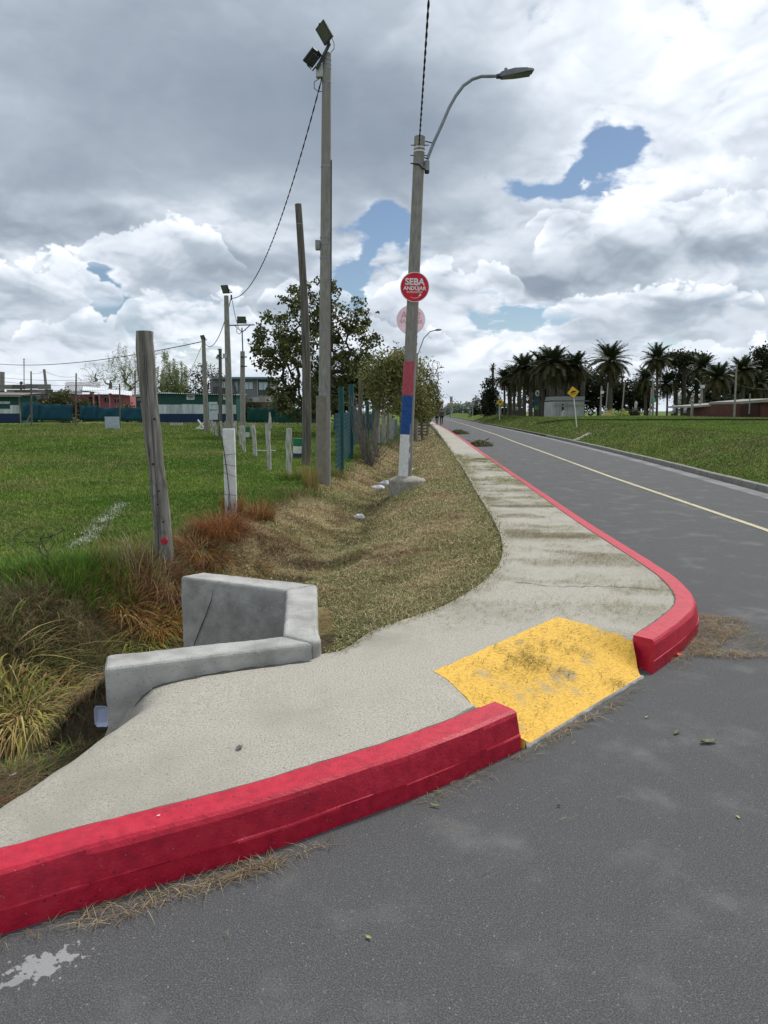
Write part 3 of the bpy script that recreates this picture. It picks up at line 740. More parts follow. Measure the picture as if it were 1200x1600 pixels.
# ---- small fence posts marching down the side of the field
SP = [((451, 669), (451, 743), .11, 'wooden fence post standing alone nearest the tall dark timber pole'),
      ((418, 662), (422, 735), .10, 'crooked white flaked fence post with a broken splinter rising from its top'),
      ((395, 664), (400, 714), .11, 'leaning grey fence post between the splintered post and the paired posts'),
      ((378, 665), (383, 707), .09, 'leaning fence post right of its thin partner, beyond the white painted post'),
      ((375, 666), (375, 696), .08, 'thin upright fence post half behind the leaning one beside it'),
      ((368, 658), (367, 693), .08, 'slim fence post just right of the white painted post'),
      ((345, 658), (348, 684), .09, 'white limed fence post just left of the white painted post'),
      ((352, 658), (353, 674), .07, 'short yellowish fence post behind the top of the white painted post'),
      ((335, 659), (340, 683), .09, 'leaning fence post, rightmost of the far tight cluster on the field'),
      ((331, 657), (334, 677), .08, 'second fence post from the right in the far tight cluster'),
      ((327, 656), (330, 676), .08, 'third fence post from the right in the far tight cluster'),
      ((323, 655), (326, 674), .08, 'farthest leftmost fence post of the far tight cluster')]
for i, (a, b, w, lab) in enumerate(SP):
    g = hit(*b); tp = atY(*a, g.y); bs_ = g-Vector((0, 0, .15)); r = w*.62 if i < 3 else w*.75
    m = MB(); pts = [bs_.lerp(tp, t/6)+Vector((random.uniform(-.02, .02), 0, 0)) for t in range(7)]
    m.tube(pts, [r*random.uniform(.9, 1.1) for _ in range(7)], 9, jit=.08)
    if i == 1: m.tube([tp+Vector((.05, 0, -.12)), tp+Vector((.07, 0, .12)), tp+Vector((.06, 0, .30))], [.05, .035, .015], 7, jit=.1)
    o = m.build('fence_post', mat('limed_wood', [(.20, .19, .165), (.42, .41, .38), (.55, .54, .51)], scale=18, stretch=(1, 1, .2), rough=.95, bump=.7) if i == 0 else bpy.data.materials['limed_wood'], origin=g, smooth=True)
    tag(o, lab, 'fence post', 'low fence posts along the side of the field')
# ---- tall dark timber pole
b0 = hit(478, 727); top = atY(466, 319, b0.y)
tp_ = empty('timber_pole', b0, 'tall bare dark timber pole leaning left of the concrete floodlight pole', 'pole')
m = MB(); pts = [(b0-Vector((0, 0, .3))).lerp(top, t/14)+Vector((.10*math.sin(t/14*math.pi), 0, 0)) for t in range(15)]
m.tube(pts, [.145-.055*t/14 for t in range(15)], 12, jit=.04); m.build('shaft', MT['darkwood'], tp_, smooth=True)
m = MB(); hoop(m, pts[13], .092, .006); m.build('band', MT['metal'], tp_)
# ---- concrete floodlight pole
g0 = hit(506, 756); b0 = g0.copy(); Yf = b0.y; top = atY(510.5, 84, Yf)
fl = empty('floodlight_pole', b0, 'tall round concrete pole carrying two floodlights at the verge', 'floodlight pole')
R0, R1 = .150, .092
pole_part('shaft', b0-Vector((0, 0, .4)), top, R0, R1, MT['poleconc'], fl, 20, 16)
ax = (top-b0)
def fp(py):  # point on the pole axis at a height in the picture
    t = 0.0; best = None
    for i in range(401):
        q = b0+ax*(i/400); v = q-Vector((0, 0, CAMH)); y = v.y*math.cos(PITCH)-v.z*math.sin(PITCH); zz = v.y*math.sin(PITCH)+v.z*math.cos(PITCH)
        p_ = 800-FPX*zz/y
        if best is None or abs(p_-py) < best[0]: best = (abs(p_-py), i/400, q)
    return best[2], R0+(R1-R0)*best[1]
for py in (93, 100, 107, 129, 261, 371, 382, 403, 515, 609):
    q, r = fp(py); m = MB(); hoop(m, q, r, .005, w=.035); m.build('strap', MT['metal'], fl)
q, r = fp(640); m = MB(); m.tube([b0+Vector((-.035, -.02, 0)), q+Vector((-.035, -.02, .3))], [R0+.004, r+.004], 20); m.build('stained_sleeve', flat('stained_concrete', (.22, .20, .165), .95, bump=.4), fl)
# conduit down the right side
m = MB(); m.tube([Vector((fp(py)[0].x+fp(py)[1]+.012, fp(py)[0].y-.02, fp(py)[0].z)) for py in (250, 330, 400, 480, 560, 640)], .011, 6); m.build('conduit', MT['black'], fl)
q, r = fp(384); m = MB(); m.box((q.x-r-.05, q.y, q.z), (.10, .12, .20)); m.build('junction_box', flat('grey_box', (.25, .26, .26), .6), fl, bevel=.008)
q, r = fp(113); m = MB(); m.box((q.x-r-.05, q.y-.03, q.z), (.15, .12, .24)); m.build('junction_box', flat('pale_box', (.45, .46, .44), .5), fl, bevel=.012)
m = MB(); m.tube([atY(*p, Yf-.12) for p in ((500, 122), (491, 128), (491, 138), (497, 143), (503, 143))], .008, 6); m.build('cable', MT['black'], fl)
m = MB(); m.tube([atY(*p, Yf-.10) for p in ((519, 60), (522, 68), (522, 76), (517, 82))], .007, 6); m.build('cable', MT['black'], fl)
a = atY(495, 108, Yf-.15); c = atY(515, 68, Yf-.15)
m = MB(); m.tube([a, c], .035, 4); m.build('bracket', MT['darkmetal'], fl)
def floodlight(cen, out, up, size, parent, name='floodlight'):
    """slim LED flood: housing plate with fins, glass, bracket; out = direction it shines"""
    o_ = nrm(out); r_ = nrm(o_.cross(Vector(up))); u_ = r_.cross(o_)
    def bx(m, c, sz):
        vs = []
        for k_ in range(8):
            sx, sy, sz_ = (1 if k_ & 1 else -1), (1 if k_ & 2 else -1), (1 if k_ & 4 else -1)
            vs.append(cen+r_*(c[0]+sx*sz[0]/2)+u_*(c[1]+sy*sz[1]/2)+o_*(c[2]+sz_*sz[2]/2))
        m.add(vs, [(0, 2, 3, 1), (4, 5, 7, 6), (0, 1, 5, 4), (2, 6, 7, 3), (0, 4, 6, 2), (1, 3, 7, 5)])
    m = MB(); bx(m, (0, 0, 0), (size, size*.8, size*.13)); h = m.build(name, MT['darkmetal'], parent, bevel=.008)
    for i in range(7):
        m = MB(); bx(m, ((i-3)*size*.1, 0, -size*.12), (size*.02, size*.5, size*.12)); m.build('fin', MT['metal'], h)
    m = MB(); bx(m, (0, 0, size*.068), (size*.84, size*.64, .006)); m.build('glass', MT['glassdark'], h)
    m = MB(); s2 = size*.53
    m.tube([cen+r_*s2, cen+r_*s2-o_*size*.25-u_*size*.40, cen-r_*s2-o_*size*.25-u_*size*.40, cen-r_*s2], .016, 5); m.build('yoke', MT['darkmetal'], h)
    return h
c1_ = atY(507, 51, Yf-.25)
h = floodlight(c1_, (-.55, -.70, -.42), (.80, 0, .50), .36, fl)
c2_ = atY(488, 90, Yf-.1)
floodlight(c2_, (-.35, .55, .85), (-.5, 0, .6), .33, fl)
# ---- street lamp with painted base
LAB_P = []
def street_lamp(base, top, r0, r1, arm, label, painted=False, head=None, col='poleconc', group='curved arm street lamps along the road'):
    """arm: list of points ending at the lamp head; head: end point"""
    L_ = empty('street_lamp', base, label, 'street lamp', group)
    pole_part('pole', base-Vector((0, 0, .3)), top, r0, r1, MT[col], L_, 16 if painted else 8, 12 if painted else 4)
    m = MB(); m.tube(arm, .034, 8 if painted else 5); m.build('arm', MT['metal'], L_, smooth=True)
    e = arm[-1]; d = nrm(Vector(head)-e); side = nrm(d.cross(Vector((0, 0, 1)))); up = side.cross(d); ln = (Vector(head)-e).length
    def prof(m, secs):
        vs = []
        for (t, w, hh, o_) in secs:
            c = e+d*(t*ln)
            vs += [c+side*w-up*hh*.4, c+side*w*.75+up*hh*.6+up*o_, c-side*w*.75+up*hh*.6+up*o_, c-side*w-up*hh*.4]
        n = len(secs); fs = [(0, 1, 2, 3), tuple(4*(n-1)+i for i in (3, 2, 1, 0))]
        for i in range(n-1):
            for j in range(4): fs.append((4*i+j, 4*i+4+j, 4*i+4+(j+1) % 4, 4*i+(j+1) % 4))
        m.add(vs, fs)
    m = MB(); prof(m, [(0.0, .05, .07, 0), (.08, .10, .11, 0), (.45, .145, .12, .01), (.8, .15, .09, 0), (1.0, .11, .05, 0)]); hd = m.build('lamp_head', flat('lamp_housing', (.15, .16, .17), .5, .4) if painted else MT['metal'], L_, bevel=.01 if painted else 0)
    if painted:
        m = MB(); c = e+d*(ln*.70)-up*.045
        m.add([c+side*.12+d*.17, c-side*.12+d*.17, c-side*.12-d*.17, c+side*.12-d*.17, c+side*.11+d*.16-up*.014, c-side*.11+d*.16-up*.014, c-side*.11-d*.16-up*.014, c+side*.11-d*.16-up*.014],
              [(3, 2, 1, 0), (4, 5, 6, 7), (0, 1, 5, 4), (1, 2, 6, 5), (2, 3, 7, 6), (3, 0, 4, 7)]); m.build('lens', MT['glassdark'], hd)
        m = MB(); m.tube([e-d*.06, e+d*.05], [.046, .055], 12); m.build('collar', MT['darkmetal'], hd)
        m = MB(); c = e+d*(ln*.22)+up*.06; m.tube([c, c+up*.03, c+up*.07, c+up*.085], [.04, .04, .036, .015], 12); m.build('light_sensor', MT['metal'], hd, smooth=True)
    return L_
g0 = hit(632, 752); Yl = 16.3
b0 = atY(632.5, 745, Yl); top = atY(656, 214, Yl)
arm = [atY(*p, Yl-.15) for p in ((668, 248), (678, 222), (690, 196), (702, 168), (712, 150), (724, 134), (738, 124), (752, 119.5), (780, 119))]
lamp = street_lamp(b0, top, .150, .118, arm, 'tall concrete street lamp with blue, white and pink painted base', True, atY(833, 111, Yl-.1))
ax = top-b0; R0, R1 = .150, .118
def lp(py):
    best = None
    for i in range(601):
        q = b0+ax*(i/600); v = q-Vector((0, 0, CAMH)); y = v.y*math.cos(PITCH)-v.z*math.sin(PITCH); zz = v.y*math.sin(PITCH)+v.z*math.cos(PITCH)
        p_ = 800-FPX*zz/y
        if best is None or abs(p_-py) < best[0]: best = (abs(p_-py), i/600, q)
    rb = R0-(R0-R1)*((best[1]*(top-b0).length+.3)/((top-b0).length+.3))
    return best[2], rb
for (ya, yb, mt_, nm) in ((746, 679, 'whitepaint', 'white paint band'), (678.4, 618, 'bluepaint', 'blue paint band'), (617.4, 565, 'pinkpaint', 'faded red paint band')):
    (qa, ra), (qb, rb) = lp(ya), lp(yb); m = MB(); m.tube([qa.lerp(qb, t/8) for t in range(9)], [ra+.004+(rb-ra)*t/8 for t in range(9)], 28, jit=.006)
    tag(m.build('paint_band', MT[mt_], lamp, smooth=True), nm)
for py in (231.5, 238, 256):
    q, r = lp(py); m = MB(); hoop(m, q, r, .006, w=.03); m.build('strap', MT['whitepaint'] if py < 250 else MT['metal'], lamp)
for py in (228, 244):
    q, r = lp(py); m = MB(); m.tube([q+Vector((-r-.07, -.05, 0)), q+Vector((r+.08, -.05, 0))], .010, 6); m.build('bolt', MT['darkmetal'], lamp)
for py, x_ in ((223.5, 679), (248.5, 669)):
    q, r = lp(py); m = MB(); m.tube([q+Vector((r, -.1, 0)), atY(x_, py+.5, Yl-.15)], .013, 5); m.build('bracket', MT['darkmetal'], lamp)
q, r = lp(260); m = MB(); m.tube([q+Vector((r+.06, -.03, -.10)), q+Vector((r+.06, -.03, .10))], .058, 14); bb = m.build('ballast_box', flat('grey_box2', (.27, .29, .29), .5), lamp, smooth=True)
m = MB(); m.tube([q+Vector((r+.06, -.03, -.15)), q+Vector((r+.06, -.03, -.10))], .052, 12); m.build('cap', MT['black'], bb)
q, r = lp(257); m = MB(); m.tube([q+Vector((-r-.05, -.05, .01)), q+Vector((-r+.02, -r-.01, -.02)), q+Vector((0, -r-.01, -.04)), q+Vector((.08, -r-.0, -.11)), q+Vector((r+.04, -.05, -.13))], .014, 6); m.build('cable', MT['black'], lamp)
# footing
m = MB(); fx0 = atY(655, 757, Yl); zt = b0.z
fo = []
for (rr_, zz) in ((.18, zt+.02), (.30, zt-.02), (.41, zt-.065), (.43, zt-.10), (.42, zt-.80)):
    fo.append((rr_, zz))
n = 24; vs = []
for rr_, zz in fo:
    for j in range(n):
        t = 2*math.pi*j/n; w_ = 1+.06*math.sin(3*t+1)
        vs.append((b0.x+.04+rr_*1.0*math.cos(t)*w_-.04*(1-rr_/.43), b0.y-.02+rr_*.85*math.sin(t)*w_, zz+.012*math.sin(5*t)*rr_*2))
fs = [tuple(range(n))]
for i in range(len(fo)-1):
    for j in range(n): fs.append((i*n+j, (i+1)*n+j, (i+1)*n+(j+1) % n, i*n+(j+1) % n))
m.add(vs, fs); m.build('footing', mat('footing_concrete', [(.22, .205, .165), (.36, .335, .28)], scale=12, rough=.95, bump=.6), lamp, smooth=True)
# ---- campaign discs on the lamp pole
def text_mesh(name, body, size, loc, xdir, ydir, material, parent, mirror=False, fat=.0, ext=.002, sx=1.0):
    cu = bpy.data.curves.new('t', 'FONT'); cu.body = body; cu.size = size; cu.align_x = 'CENTER'; cu.align_y = 'CENTER'; cu.offset = fat; cu.extrude = ext; cu.resolution_u = 3
    tmp = bpy.data.objects.new('t', cu); C.objects.link(tmp)
    me = bpy.data.meshes.new_from_object(tmp.evaluated_get(bpy.context.evaluated_depsgraph_get())); bpy.data.objects.remove(tmp); bpy.data.curves.remove(cu)
    xd = nrm(xdir); yd = nrm(ydir); zd = xd.cross(yd); s_ = -1 if mirror else 1
    M4 = Matrix(((xd.x*sx*s_, yd.x, zd.x, loc[0]), (xd.y*sx*s_, yd.y, zd.y, loc[1]), (xd.z*sx*s_, yd.z, zd.z, loc[2]), (0, 0, 0, 1)))
    me.transform(M4); me.name = name; me.materials.clear()
    return link(name, me, material, parent)
def disc(cen, r, name, material, parent=None, origin=None, th=.006, rim=None):
    m = MB(); m.tube([cen+Vector((0, th, 0)), cen], r, 48); o = m.build(name, material, parent, origin)
    return o
c = atY(648, 448.5, Yl-.145); rr_ = .32
s1 = empty('round_sign', c, 'bright red round campaign sign with white lettering on the lamp pole', 'sign', 'round campaign signs on the painted lamp pole')
red = flat('sign_red', (.62, .012, .035), .4, bump=0); wht = flat('sign_white', (.80, .78, .78), .5, bump=0)
disc(c, rr_, 'sign_plate', wht, s1, th=.008); disc(c+Vector((0, -.004, 0)), rr_*.955, 'sign_face', red, s1, th=.003)
F_ = c+Vector((0, -.008, 0)); xd = Vector((1, 0, -.02)); yd = Vector((.02, 0, 1))
text_mesh('lettering', 'SEBA', .195, F_+Vector((0, 0, .105)), xd, yd, wht, s1, fat=.006, sx=1.0)
text_mesh('lettering', 'ANDÚJAR', .112, F_+Vector((0, 0, -.03)), xd, yd, wht, s1, fat=.0035, sx=1.0)
text_mesh('lettering', 'INTENDENTE', .052, F_+Vector((0, 0, -.11)), xd, yd, wht, s1, fat=.0005, sx=1.1)
m = MB(); pts = [F_+Vector((.13*math.cos(t), 0, -.14+.10*math.sin(t))) for t in [math.radians(a_) for a_ in range(225, 345, 12)]]
m.tube([p+Vector((.0, -.0, 0)) for p in pts], [.003+.005*i/len(pts) for i in range(len(pts))], 5)
p_ = pts[-1]; m.add([p_+Vector((-.035, -.001, .0)), p_+Vector((.03, -.001, .0)), p_+Vector((.012, -.001, .05))], [(0, 1, 2)]); m.build('smile_arrow', wht, s1)
c = atY(642, 500, Yl+.17)
s2 = empty('round_sign', c, 'faded pink round sign seen from the back behind the lamp pole', 'sign', 'round campaign signs on the painted lamp pole')
def see_through(m, f):
    t = m.node_tree; o_ = t.nodes['Material Output']; src = o_.inputs[0].links[0].from_socket; x_ = t.nodes.new('ShaderNodeMixShader'); tr = t.nodes.new('ShaderNodeBsdfTransparent'); x_.inputs[0].default_value = f
    t.links.new(src, x_.inputs[1]); t.links.new(tr.outputs[0], x_.inputs[2]); t.links.new(x_.outputs[0], o_.inputs[0]); return m
pk = mat('faded_sign_back', [(.58, .34, .40), (.64, .40, .46)], scale=5, rough=.6, bump=0, transl=.5); pk2 = mat('show_through_print', [(.88, .74, .78), (.90, .76, .80)], scale=5, rough=.6, bump=0, transl=.8)
see_through(pk, .22); m = MB(); m.add([c+Vector(((rr_+.005)*math.cos(i*.1309), 0, (rr_+.005)*math.sin(i*.1309))) for i in range(48)], [tuple(range(48))]); m.build('sign_plate', pk, s2)
F_ = c+Vector((0, -.004, 0))
text_mesh('lettering', 'SEBA', .2, F_+Vector((0, 0, .10)), xd, yd, pk2, s2, mirror=True, fat=.008)
text_mesh('lettering', 'ANDÚJAR', .12, F_+Vector((0, 0, -.035)), xd, yd, pk2, s2, mirror=True, fat=.005)
# ---- further street lamps of the same row
def lamp_row(xb, yb, Yd, ytop, armx, army, lab, hook=None, right=False):
    b_ = atY(xb, yb, Yd); b_.z = g1(zbank if right else zleft, b_.x, b_.y); t_ = atY(xb+.5, ytop, Yd)
    arm = [atY(xb+2, ytop+4, Yd), atY(xb+(armx-xb)*.3, army+(ytop-army)*.35, Yd), atY(xb+(armx-xb)*.55, army+2, Yd), atY(xb+(armx-xb)*.75, army, Yd)]
    return street_lamp(b_, t_, .14, .11, arm, lab, False, atY(armx, army-.5, Yd))
lamp_row(650, 668, 48, 552, 690, 516, 'street lamp behind the painted one, its arm reaching over the pavement', )
lamp_row(672, 662, 92, 606, 694, 574.5, 'street lamp rising beyond the pallet fence')
lamp_row(703.5, 652, 190, 622, 697, 616, 'tiny street lamp in front of the far junction', )
lamp_row(780, 650, 100, 630, 774, 617, 'short street lamp beside the green roofed station', right=True)
lamp_row(1020, 652, 78, 597, 1012, 579, 'street lamp on a pale pole among the palms', right=True)
lamp_row(1096, 652, 66, 604, 1086, 592.5, 'curved street lamp with a white box in front of the brick block', right=True)
b_ = atY(1098, 604, 65.8); m = MB(); m.box(b_, (.30, .2, .30)); tag(m.build('meter_box', flat('white_box', (.6, .6, .6)), origin=b_), 'small white box mounted on the curved lamp before the brick block', 'box')
# ---- the field's own floodlight poles
FPL = []
def field_pole(xb, yb, xt, yt, w0, w1_, label, cat='pole', group='poles around the playing field', matn='poleconc', Yd=None):
    g = hit(xb, yb) if Yd is None else atY(xb, yb, Yd)
    t_ = atY(xt, yt, g.y); sc = g.y/FPX
    e = empty('field_pole', g, label, cat, group); m = MB()
    m.tube([(g-Vector((0, 0, .3))).lerp(t_, i/6) for i in range(7)], [sc*(w0+(w1_-w0)*i/6)/2 for i in range(7)], 10, jit=.02); m.build('shaft', MT[matn], e, smooth=True)
    FPL.append((e, g, t_)); return e, g, t_
e, g, t_ = field_pole(360, 700, 353.5, 462, 13, 7, 'tall grey field pole with a floodlight rising behind the white painted post', 'floodlight pole')
floodlight(atY(352, 452, g.y), (-.55, -.6, -.35), (.1, 0, 1), .42, e)
m = MB(); q = atY(361.5, 464, g.y-.1); m.tube([q+Vector((0, 0, -.12)), q+Vector((0, 0, .08))], .035, 6); m.build('insulator', MT['darkmetal'], e)
q = atY(353.5, 556, g.y-.1); m = MB(); m.box(q+Vector((-.05, 0, 0)), (.16, .12, .18)); m.build('junction_box', flat('pale_box3', (.45, .46, .44)), e)
e, g, t_ = field_pole(379, 690, 379, 549, 9, 7, 'grey field pole topped by a thin mast with a cross bar and one dark floodlight', 'floodlight pole')
sc = g.y/FPX
m = MB(); m.tube([atY(379.5, 552, g.y), atY(378, 512, g.y)], .03, 6); m.build('mast', MT['darkmetal'], e)
m = MB(); m.tube([atY(352, 508.5, g.y), atY(397.5, 507.5, g.y)], .03, 5); m.tube([atY(378.5, 519, g.y), atY(366, 508, g.y)], .022, 5); m.tube([atY(378.5, 519, g.y), atY(391, 508, g.y)], .022, 5); m.build('cross_bar', MT['darkmetal'], e)
floodlight(atY(377.5, 500, g.y), (.05, -.9, -.25), (0, 0, 1), .42, e)
for py in (557.5, 572): m = MB(); m.tube([atY(375.5, py, g.y-.15), atY(386, py+.4, g.y-.15)], .028, 5); m.build('bolt', MT['darkmetal'], e)
m = MB(); m.tube([atY(*p, g.y) for p in ((370, 513), (370, 520), (374, 522), (377, 519))], .016, 5); m.build('cable', MT['black'], e)
e, g, t_ = field_pole(322.5, 676, 318, 531, 8, 6, 'field pole with a small floodlight in front of the green clubhouse', 'floodlight pole')
floodlight(atY(317, 528, g.y), (-.6, -.6, -.3), (0, 0, 1), .45, e)
e, g, t_ = field_pole(344.5, 684, 344, 545, 6, 5, 'thin dark field pole with a tilted floodlight left of the tall grey one', 'floodlight pole', matn='darkwood')
floodlight(atY(339.5, 557, g.y), (-.7, -.4, .4), (.3, 0, 1), .30, e)
for (q0, q1) in (((340, 546), (344, 548)), ((343, 559), (348.5, 560))): m = MB(); m.tube([atY(*q0, g.y), atY(*q1, g.y)], .025, 5); m.build('bracket', MT['darkmetal'], e)
# pole in the neighbours' gardens, left
GP = [(49, 667, 48.5, 580, 3, 2, 'thin rusty goal net pole standing left, with a diagonal brace', 'darkwood'),
      (118, 668, 119, 583, 3, 2, 'thin rusty net pole before the gap in the blue netting', 'darkwood'),
      (187, 669, 187, 600, 3, 2, 'thin net pole beside the white panel', 'darkwood')]
for (xb, yb, xt, yt, w0, w1_, lab, mn) in GP:
    e, g, t_ = field_pole(xb, yb, xt, yt, w0, w1_, lab, 'net pole', 'net poles behind the goal line', mn)
    if xb == 49:
        m = MB(); m.tube([atY(48, 648, g.y), atY(37.5, 667.5, g.y-.4)], .06, 6); m.build('brace', MT['wood'], e)
FPN = FPL[-3:]
e, g, t_ = field_pole(77, 650, 69, 577, 5, 4, 'leaning wooden utility pole above the grey shed', Yd=98)
e, g, t_ = field_pole(3, 655, 3.5, 581, 7, 7, 'thick pale pole at the left edge above the shed', Yd=95)
e, g, t_ = field_pole(37.5, 650, 37.5, 560, 1.6, 1.2, 'thin television mast above the grey shed', Yd=110, matn='metal')
for i, py in enumerate((562, 566, 570)): m = MB(); m.tube([atY(36, py, 110), atY(39, py, 110)], .04, 4); m.build('aerial', MT['metal'], e)
e, g, t_ = field_pole(211, 660, 211, 579, 2.4, 2.4, 'thin wooden pole in front of the willow trees', Yd=92, matn='darkwood')
e, g, t_ = field_pole(173, 660, 174, 597, 2.4, 2.4, 'thin dark pole by the pink house', Yd=96, matn='darkwood')
# ---- cables
def cable(name, a, b, sag, r, label, n=40, twist=False, parent=None):
    m = MB(); P_ = []
    for i in range(n+1):
        t = i/n; q = a.lerp(b, t); q.z -= sag*4*t*(1-t); P_.append(q)
    if twist:
        d = nrm(b-a); s_ = nrm(d.cross(Vector((0, 0, 1)))); u_ = s_.cross(d)
        for ph in (0, math.pi):
            m.tube([q+s_*math.cos(i*.9+ph)*r*.9+u_*math.sin(i*.9+ph)*r*.9 for i, q in enumerate(P_)], r, 5)
    else: m.tube(P_, r, 5)
    o = m.build(name, MT['black'], origin=a); tag(o, label, 'cable'); return o
a = atY(655, 226, Yl-.14); b = Vector((-.05, -16, 7.9))
cable('twisted_cable', a, b, .25, .0105, 'black twisted overhead cable running from the lamp pole over the camera', 420, True)
cable('twisted_cable', atY(503, 122, Yf-.12), atY(362, 466, FPL[0][1].y-.1), 1.15, .009, 'dark cable sagging between the two tallest floodlight poles', 200, True)
cable('cable', atY(361, 466, FPL[0][1].y-.1), atY(319, 535, FPL[2][1].y), .9, .018, 'thin cable sagging left from the tall grey field pole', 20)
cable('cable', atY(363, 470, FPL[0][1].y-.1), atY(373, 512, FPL[1][1].y), .15, .012, 'short slack wire between the two floodlights behind the white post', 14)
cable('cable', atY(319, 533, FPL[2][1].y), atY(-60, 560, 100), 1.2, .03, 'long thin cable crossing the sky over the houses on the left', 24)
cable('cable', atY(317, 536, FPL[2][1].y), atY(260, 640, 84), .6, .015, 'faint stay wire slanting down to the clubhouse roof', 10)
for i, (ya, yb) in enumerate(((585, 586), (590, 596), (598, 604))):
    cable('net_cable', atY(-40, ya, FPN[0][1].y), atY(187, yb+4, FPN[2][1].y), .35, .012, ('topmost', 'middle', 'lowest')[i]+' wire strung between the net poles on the left', 16)
for (p0, p1, sg_) in (((49, 583), (70, 578), .2), ((70, 580), (119, 588), .3), ((119, 590), (187, 604), .25)):
    cable('cable', atY(*p0, 75), atY(*p1, 80), sg_, .014, 'thin wire at '+{49: 'the left net pole and the leaning utility pole', 70: 'the leaning utility pole and the middle net pole', 119: 'the middle and right net poles'}[p0[0]], 8)
# ================================================================ vegetation
def leaf_quads(P, size, cols, name, material, parent=None, origin=None, up=.0, asp=.55, label=None):
    """many small leaf faces, randomly turned"""
    n = len(P); d = rng.normal(size=(n, 3)); d[:, 2] += up; d /= np.linalg.norm(d, axis=1)[:, None]
    a = np.cross(d, rng.normal(size=(n, 3))); a /= np.linalg.norm(a, axis=1)[:, None]
    s = (size*rng.uniform(.6, 1.3, n))[:, None]
    v = np.stack([P-d*s*.5, P+a*s*asp*.5, P+d*s*.5, P-a*s*asp*.5], 1).reshape(-1, 3)
    return mesh_np(name, v, np.arange(4*n).reshape(n, 4), material, parent, origin, col=np.repeat(cols, 4, 0))
def colour_mix(n, cs, w=None, jit=.18):
    k = rng.choice(len(cs), n, p=w); c = np.array(cs)[k]*rng.uniform(1-jit, 1+jit, (n, 1)); return c
def blades(P, h, w, ang, lean, droop, cols, name, material=None, segs=3, parent=None, origin=None, tip=.12):
    """curved grass blades; ang heading, lean sideways reach (x h), droop how far the tip falls (x h)"""
    n = len(P); h = np.broadcast_to(h, n); w = np.broadcast_to(w, n); lean = np.broadcast_to(lean, n); droop = np.broadcast_to(droop, n)
    dx, dy = np.cos(ang), np.sin(ang); tw = ang+np.pi/2+rng.uniform(-.6, .6, n); sx, sy = np.cos(tw), np.sin(tw)
    V = np.zeros((n, (segs+1)*2, 3))
    for i in range(segs+1):
        t = i/segs; ww = w*((1-t)**.7*(1-tip)+tip*(1-t)+.02)*.5
        if i == 0: ww = w*.35
        z = h*(t-droop*t*t); r = h*lean*(t**1.4)
        cx = P[:, 0]+dx*r; cy = P[:, 1]+dy*r; cz = P[:, 2]+z
        V[:, 2*i, 0] = cx-sx*ww; V[:, 2*i, 1] = cy-sy*ww; V[:, 2*i, 2] = cz
        V[:, 2*i+1, 0] = cx+sx*ww; V[:, 2*i+1, 1] = cy+sy*ww; V[:, 2*i+1, 2] = cz
    k = (segs+1)*2; b = (np.arange(n)*k)[:, None]
    F = np.concatenate([b+np.array([[2*i, 2*i+1, 2*i+3, 2*i+2]]) for i in range(segs)], 0)
    return mesh_np(name, V.reshape(-1, 3), F, material or MT['blade'], parent, origin, col=np.repeat(cols, k, 0))
def polar(n, r0, r1, a0, a1):
    r = r0*(r1/r0)**rng.random(n); a = rng.uniform(math.radians(a0), math.radians(a1), n)
    return r*np.sin(a), r*np.cos(a), r
def k1(a): return a[:, None]
# ---- playing field lawn
x, y, r = polar(330000, 5.0, 75, -32, 3)
f, _ = pdist(x, y, FENCE); m_ = (f > -.15+.5*(rng.random(len(x))-.3)); x, y, r, f = x[m_], y[m_], r[m_], f[m_]
z = zleft(x, y); n = len(x)
gc = ground_colour(x, y)*np.array([.95, 1.05, .9]); n4 = fbm(x, y, 1.1, 77)
hh = (.022+.0022*r)*rng.uniform(.5, 1.4, n)*(.7+.8*n4)
lng = np.exp(-(np.maximum(f, 0)/.7)**2)*(y < 14); hh = hh*(1+1.6*lng)
gcol = gc*rng.uniform(.75, 1.35, (n, 1))
dry = rng.random(n) < .12+.25*sm((n4-.5)/.2); gcol[dry] = np.array([.28, .25, .11])*rng.uniform(.7, 1.2, (dry.sum(), 1))
o = blades(np.stack([x, y, z-.005], 1), hh, .0035+.0011*r, rng.uniform(0, 6.28, n), rng.uniform(.2, .9, n), .25, gcol, 'lawn', segs=2)
tag(o, 'short green grass of the playing field', 'grass', kind='stuff')
# worn white touch line on the field
TL = [hit(*p) for p in ((95, 868), (118, 858), (140, 838), (160, 815), (178, 800), (193, 786))]
P_ = []
for a, b in zip(TL[:-1], TL[1:]):
    k = int((b-a).length*700)
    for _ in range(k): q = a.lerp(b, random.random()); P_.append((q.x+random.gauss(0, .06), q.y+random.gauss(0, .06)))
P_ = np.array(P_); kk = fbm(P_[:, 0], P_[:, 1], 2.2, 5) > .33; P_ = P_[kk]; z = zleft(P_[:, 0], P_[:, 1])
o = blades(np.stack([P_[:, 0], P_[:, 1], z], 1), .035, .022, rng.uniform(0, 6.28, len(P_)), 1.2, .5, colour_mix(len(P_), [(.62, .62, .58), (.48, .49, .42)]), 'touch_line', segs=1)
tag(o, 'worn white chalk line on the near part of the field', 'line marking', kind='stuff')
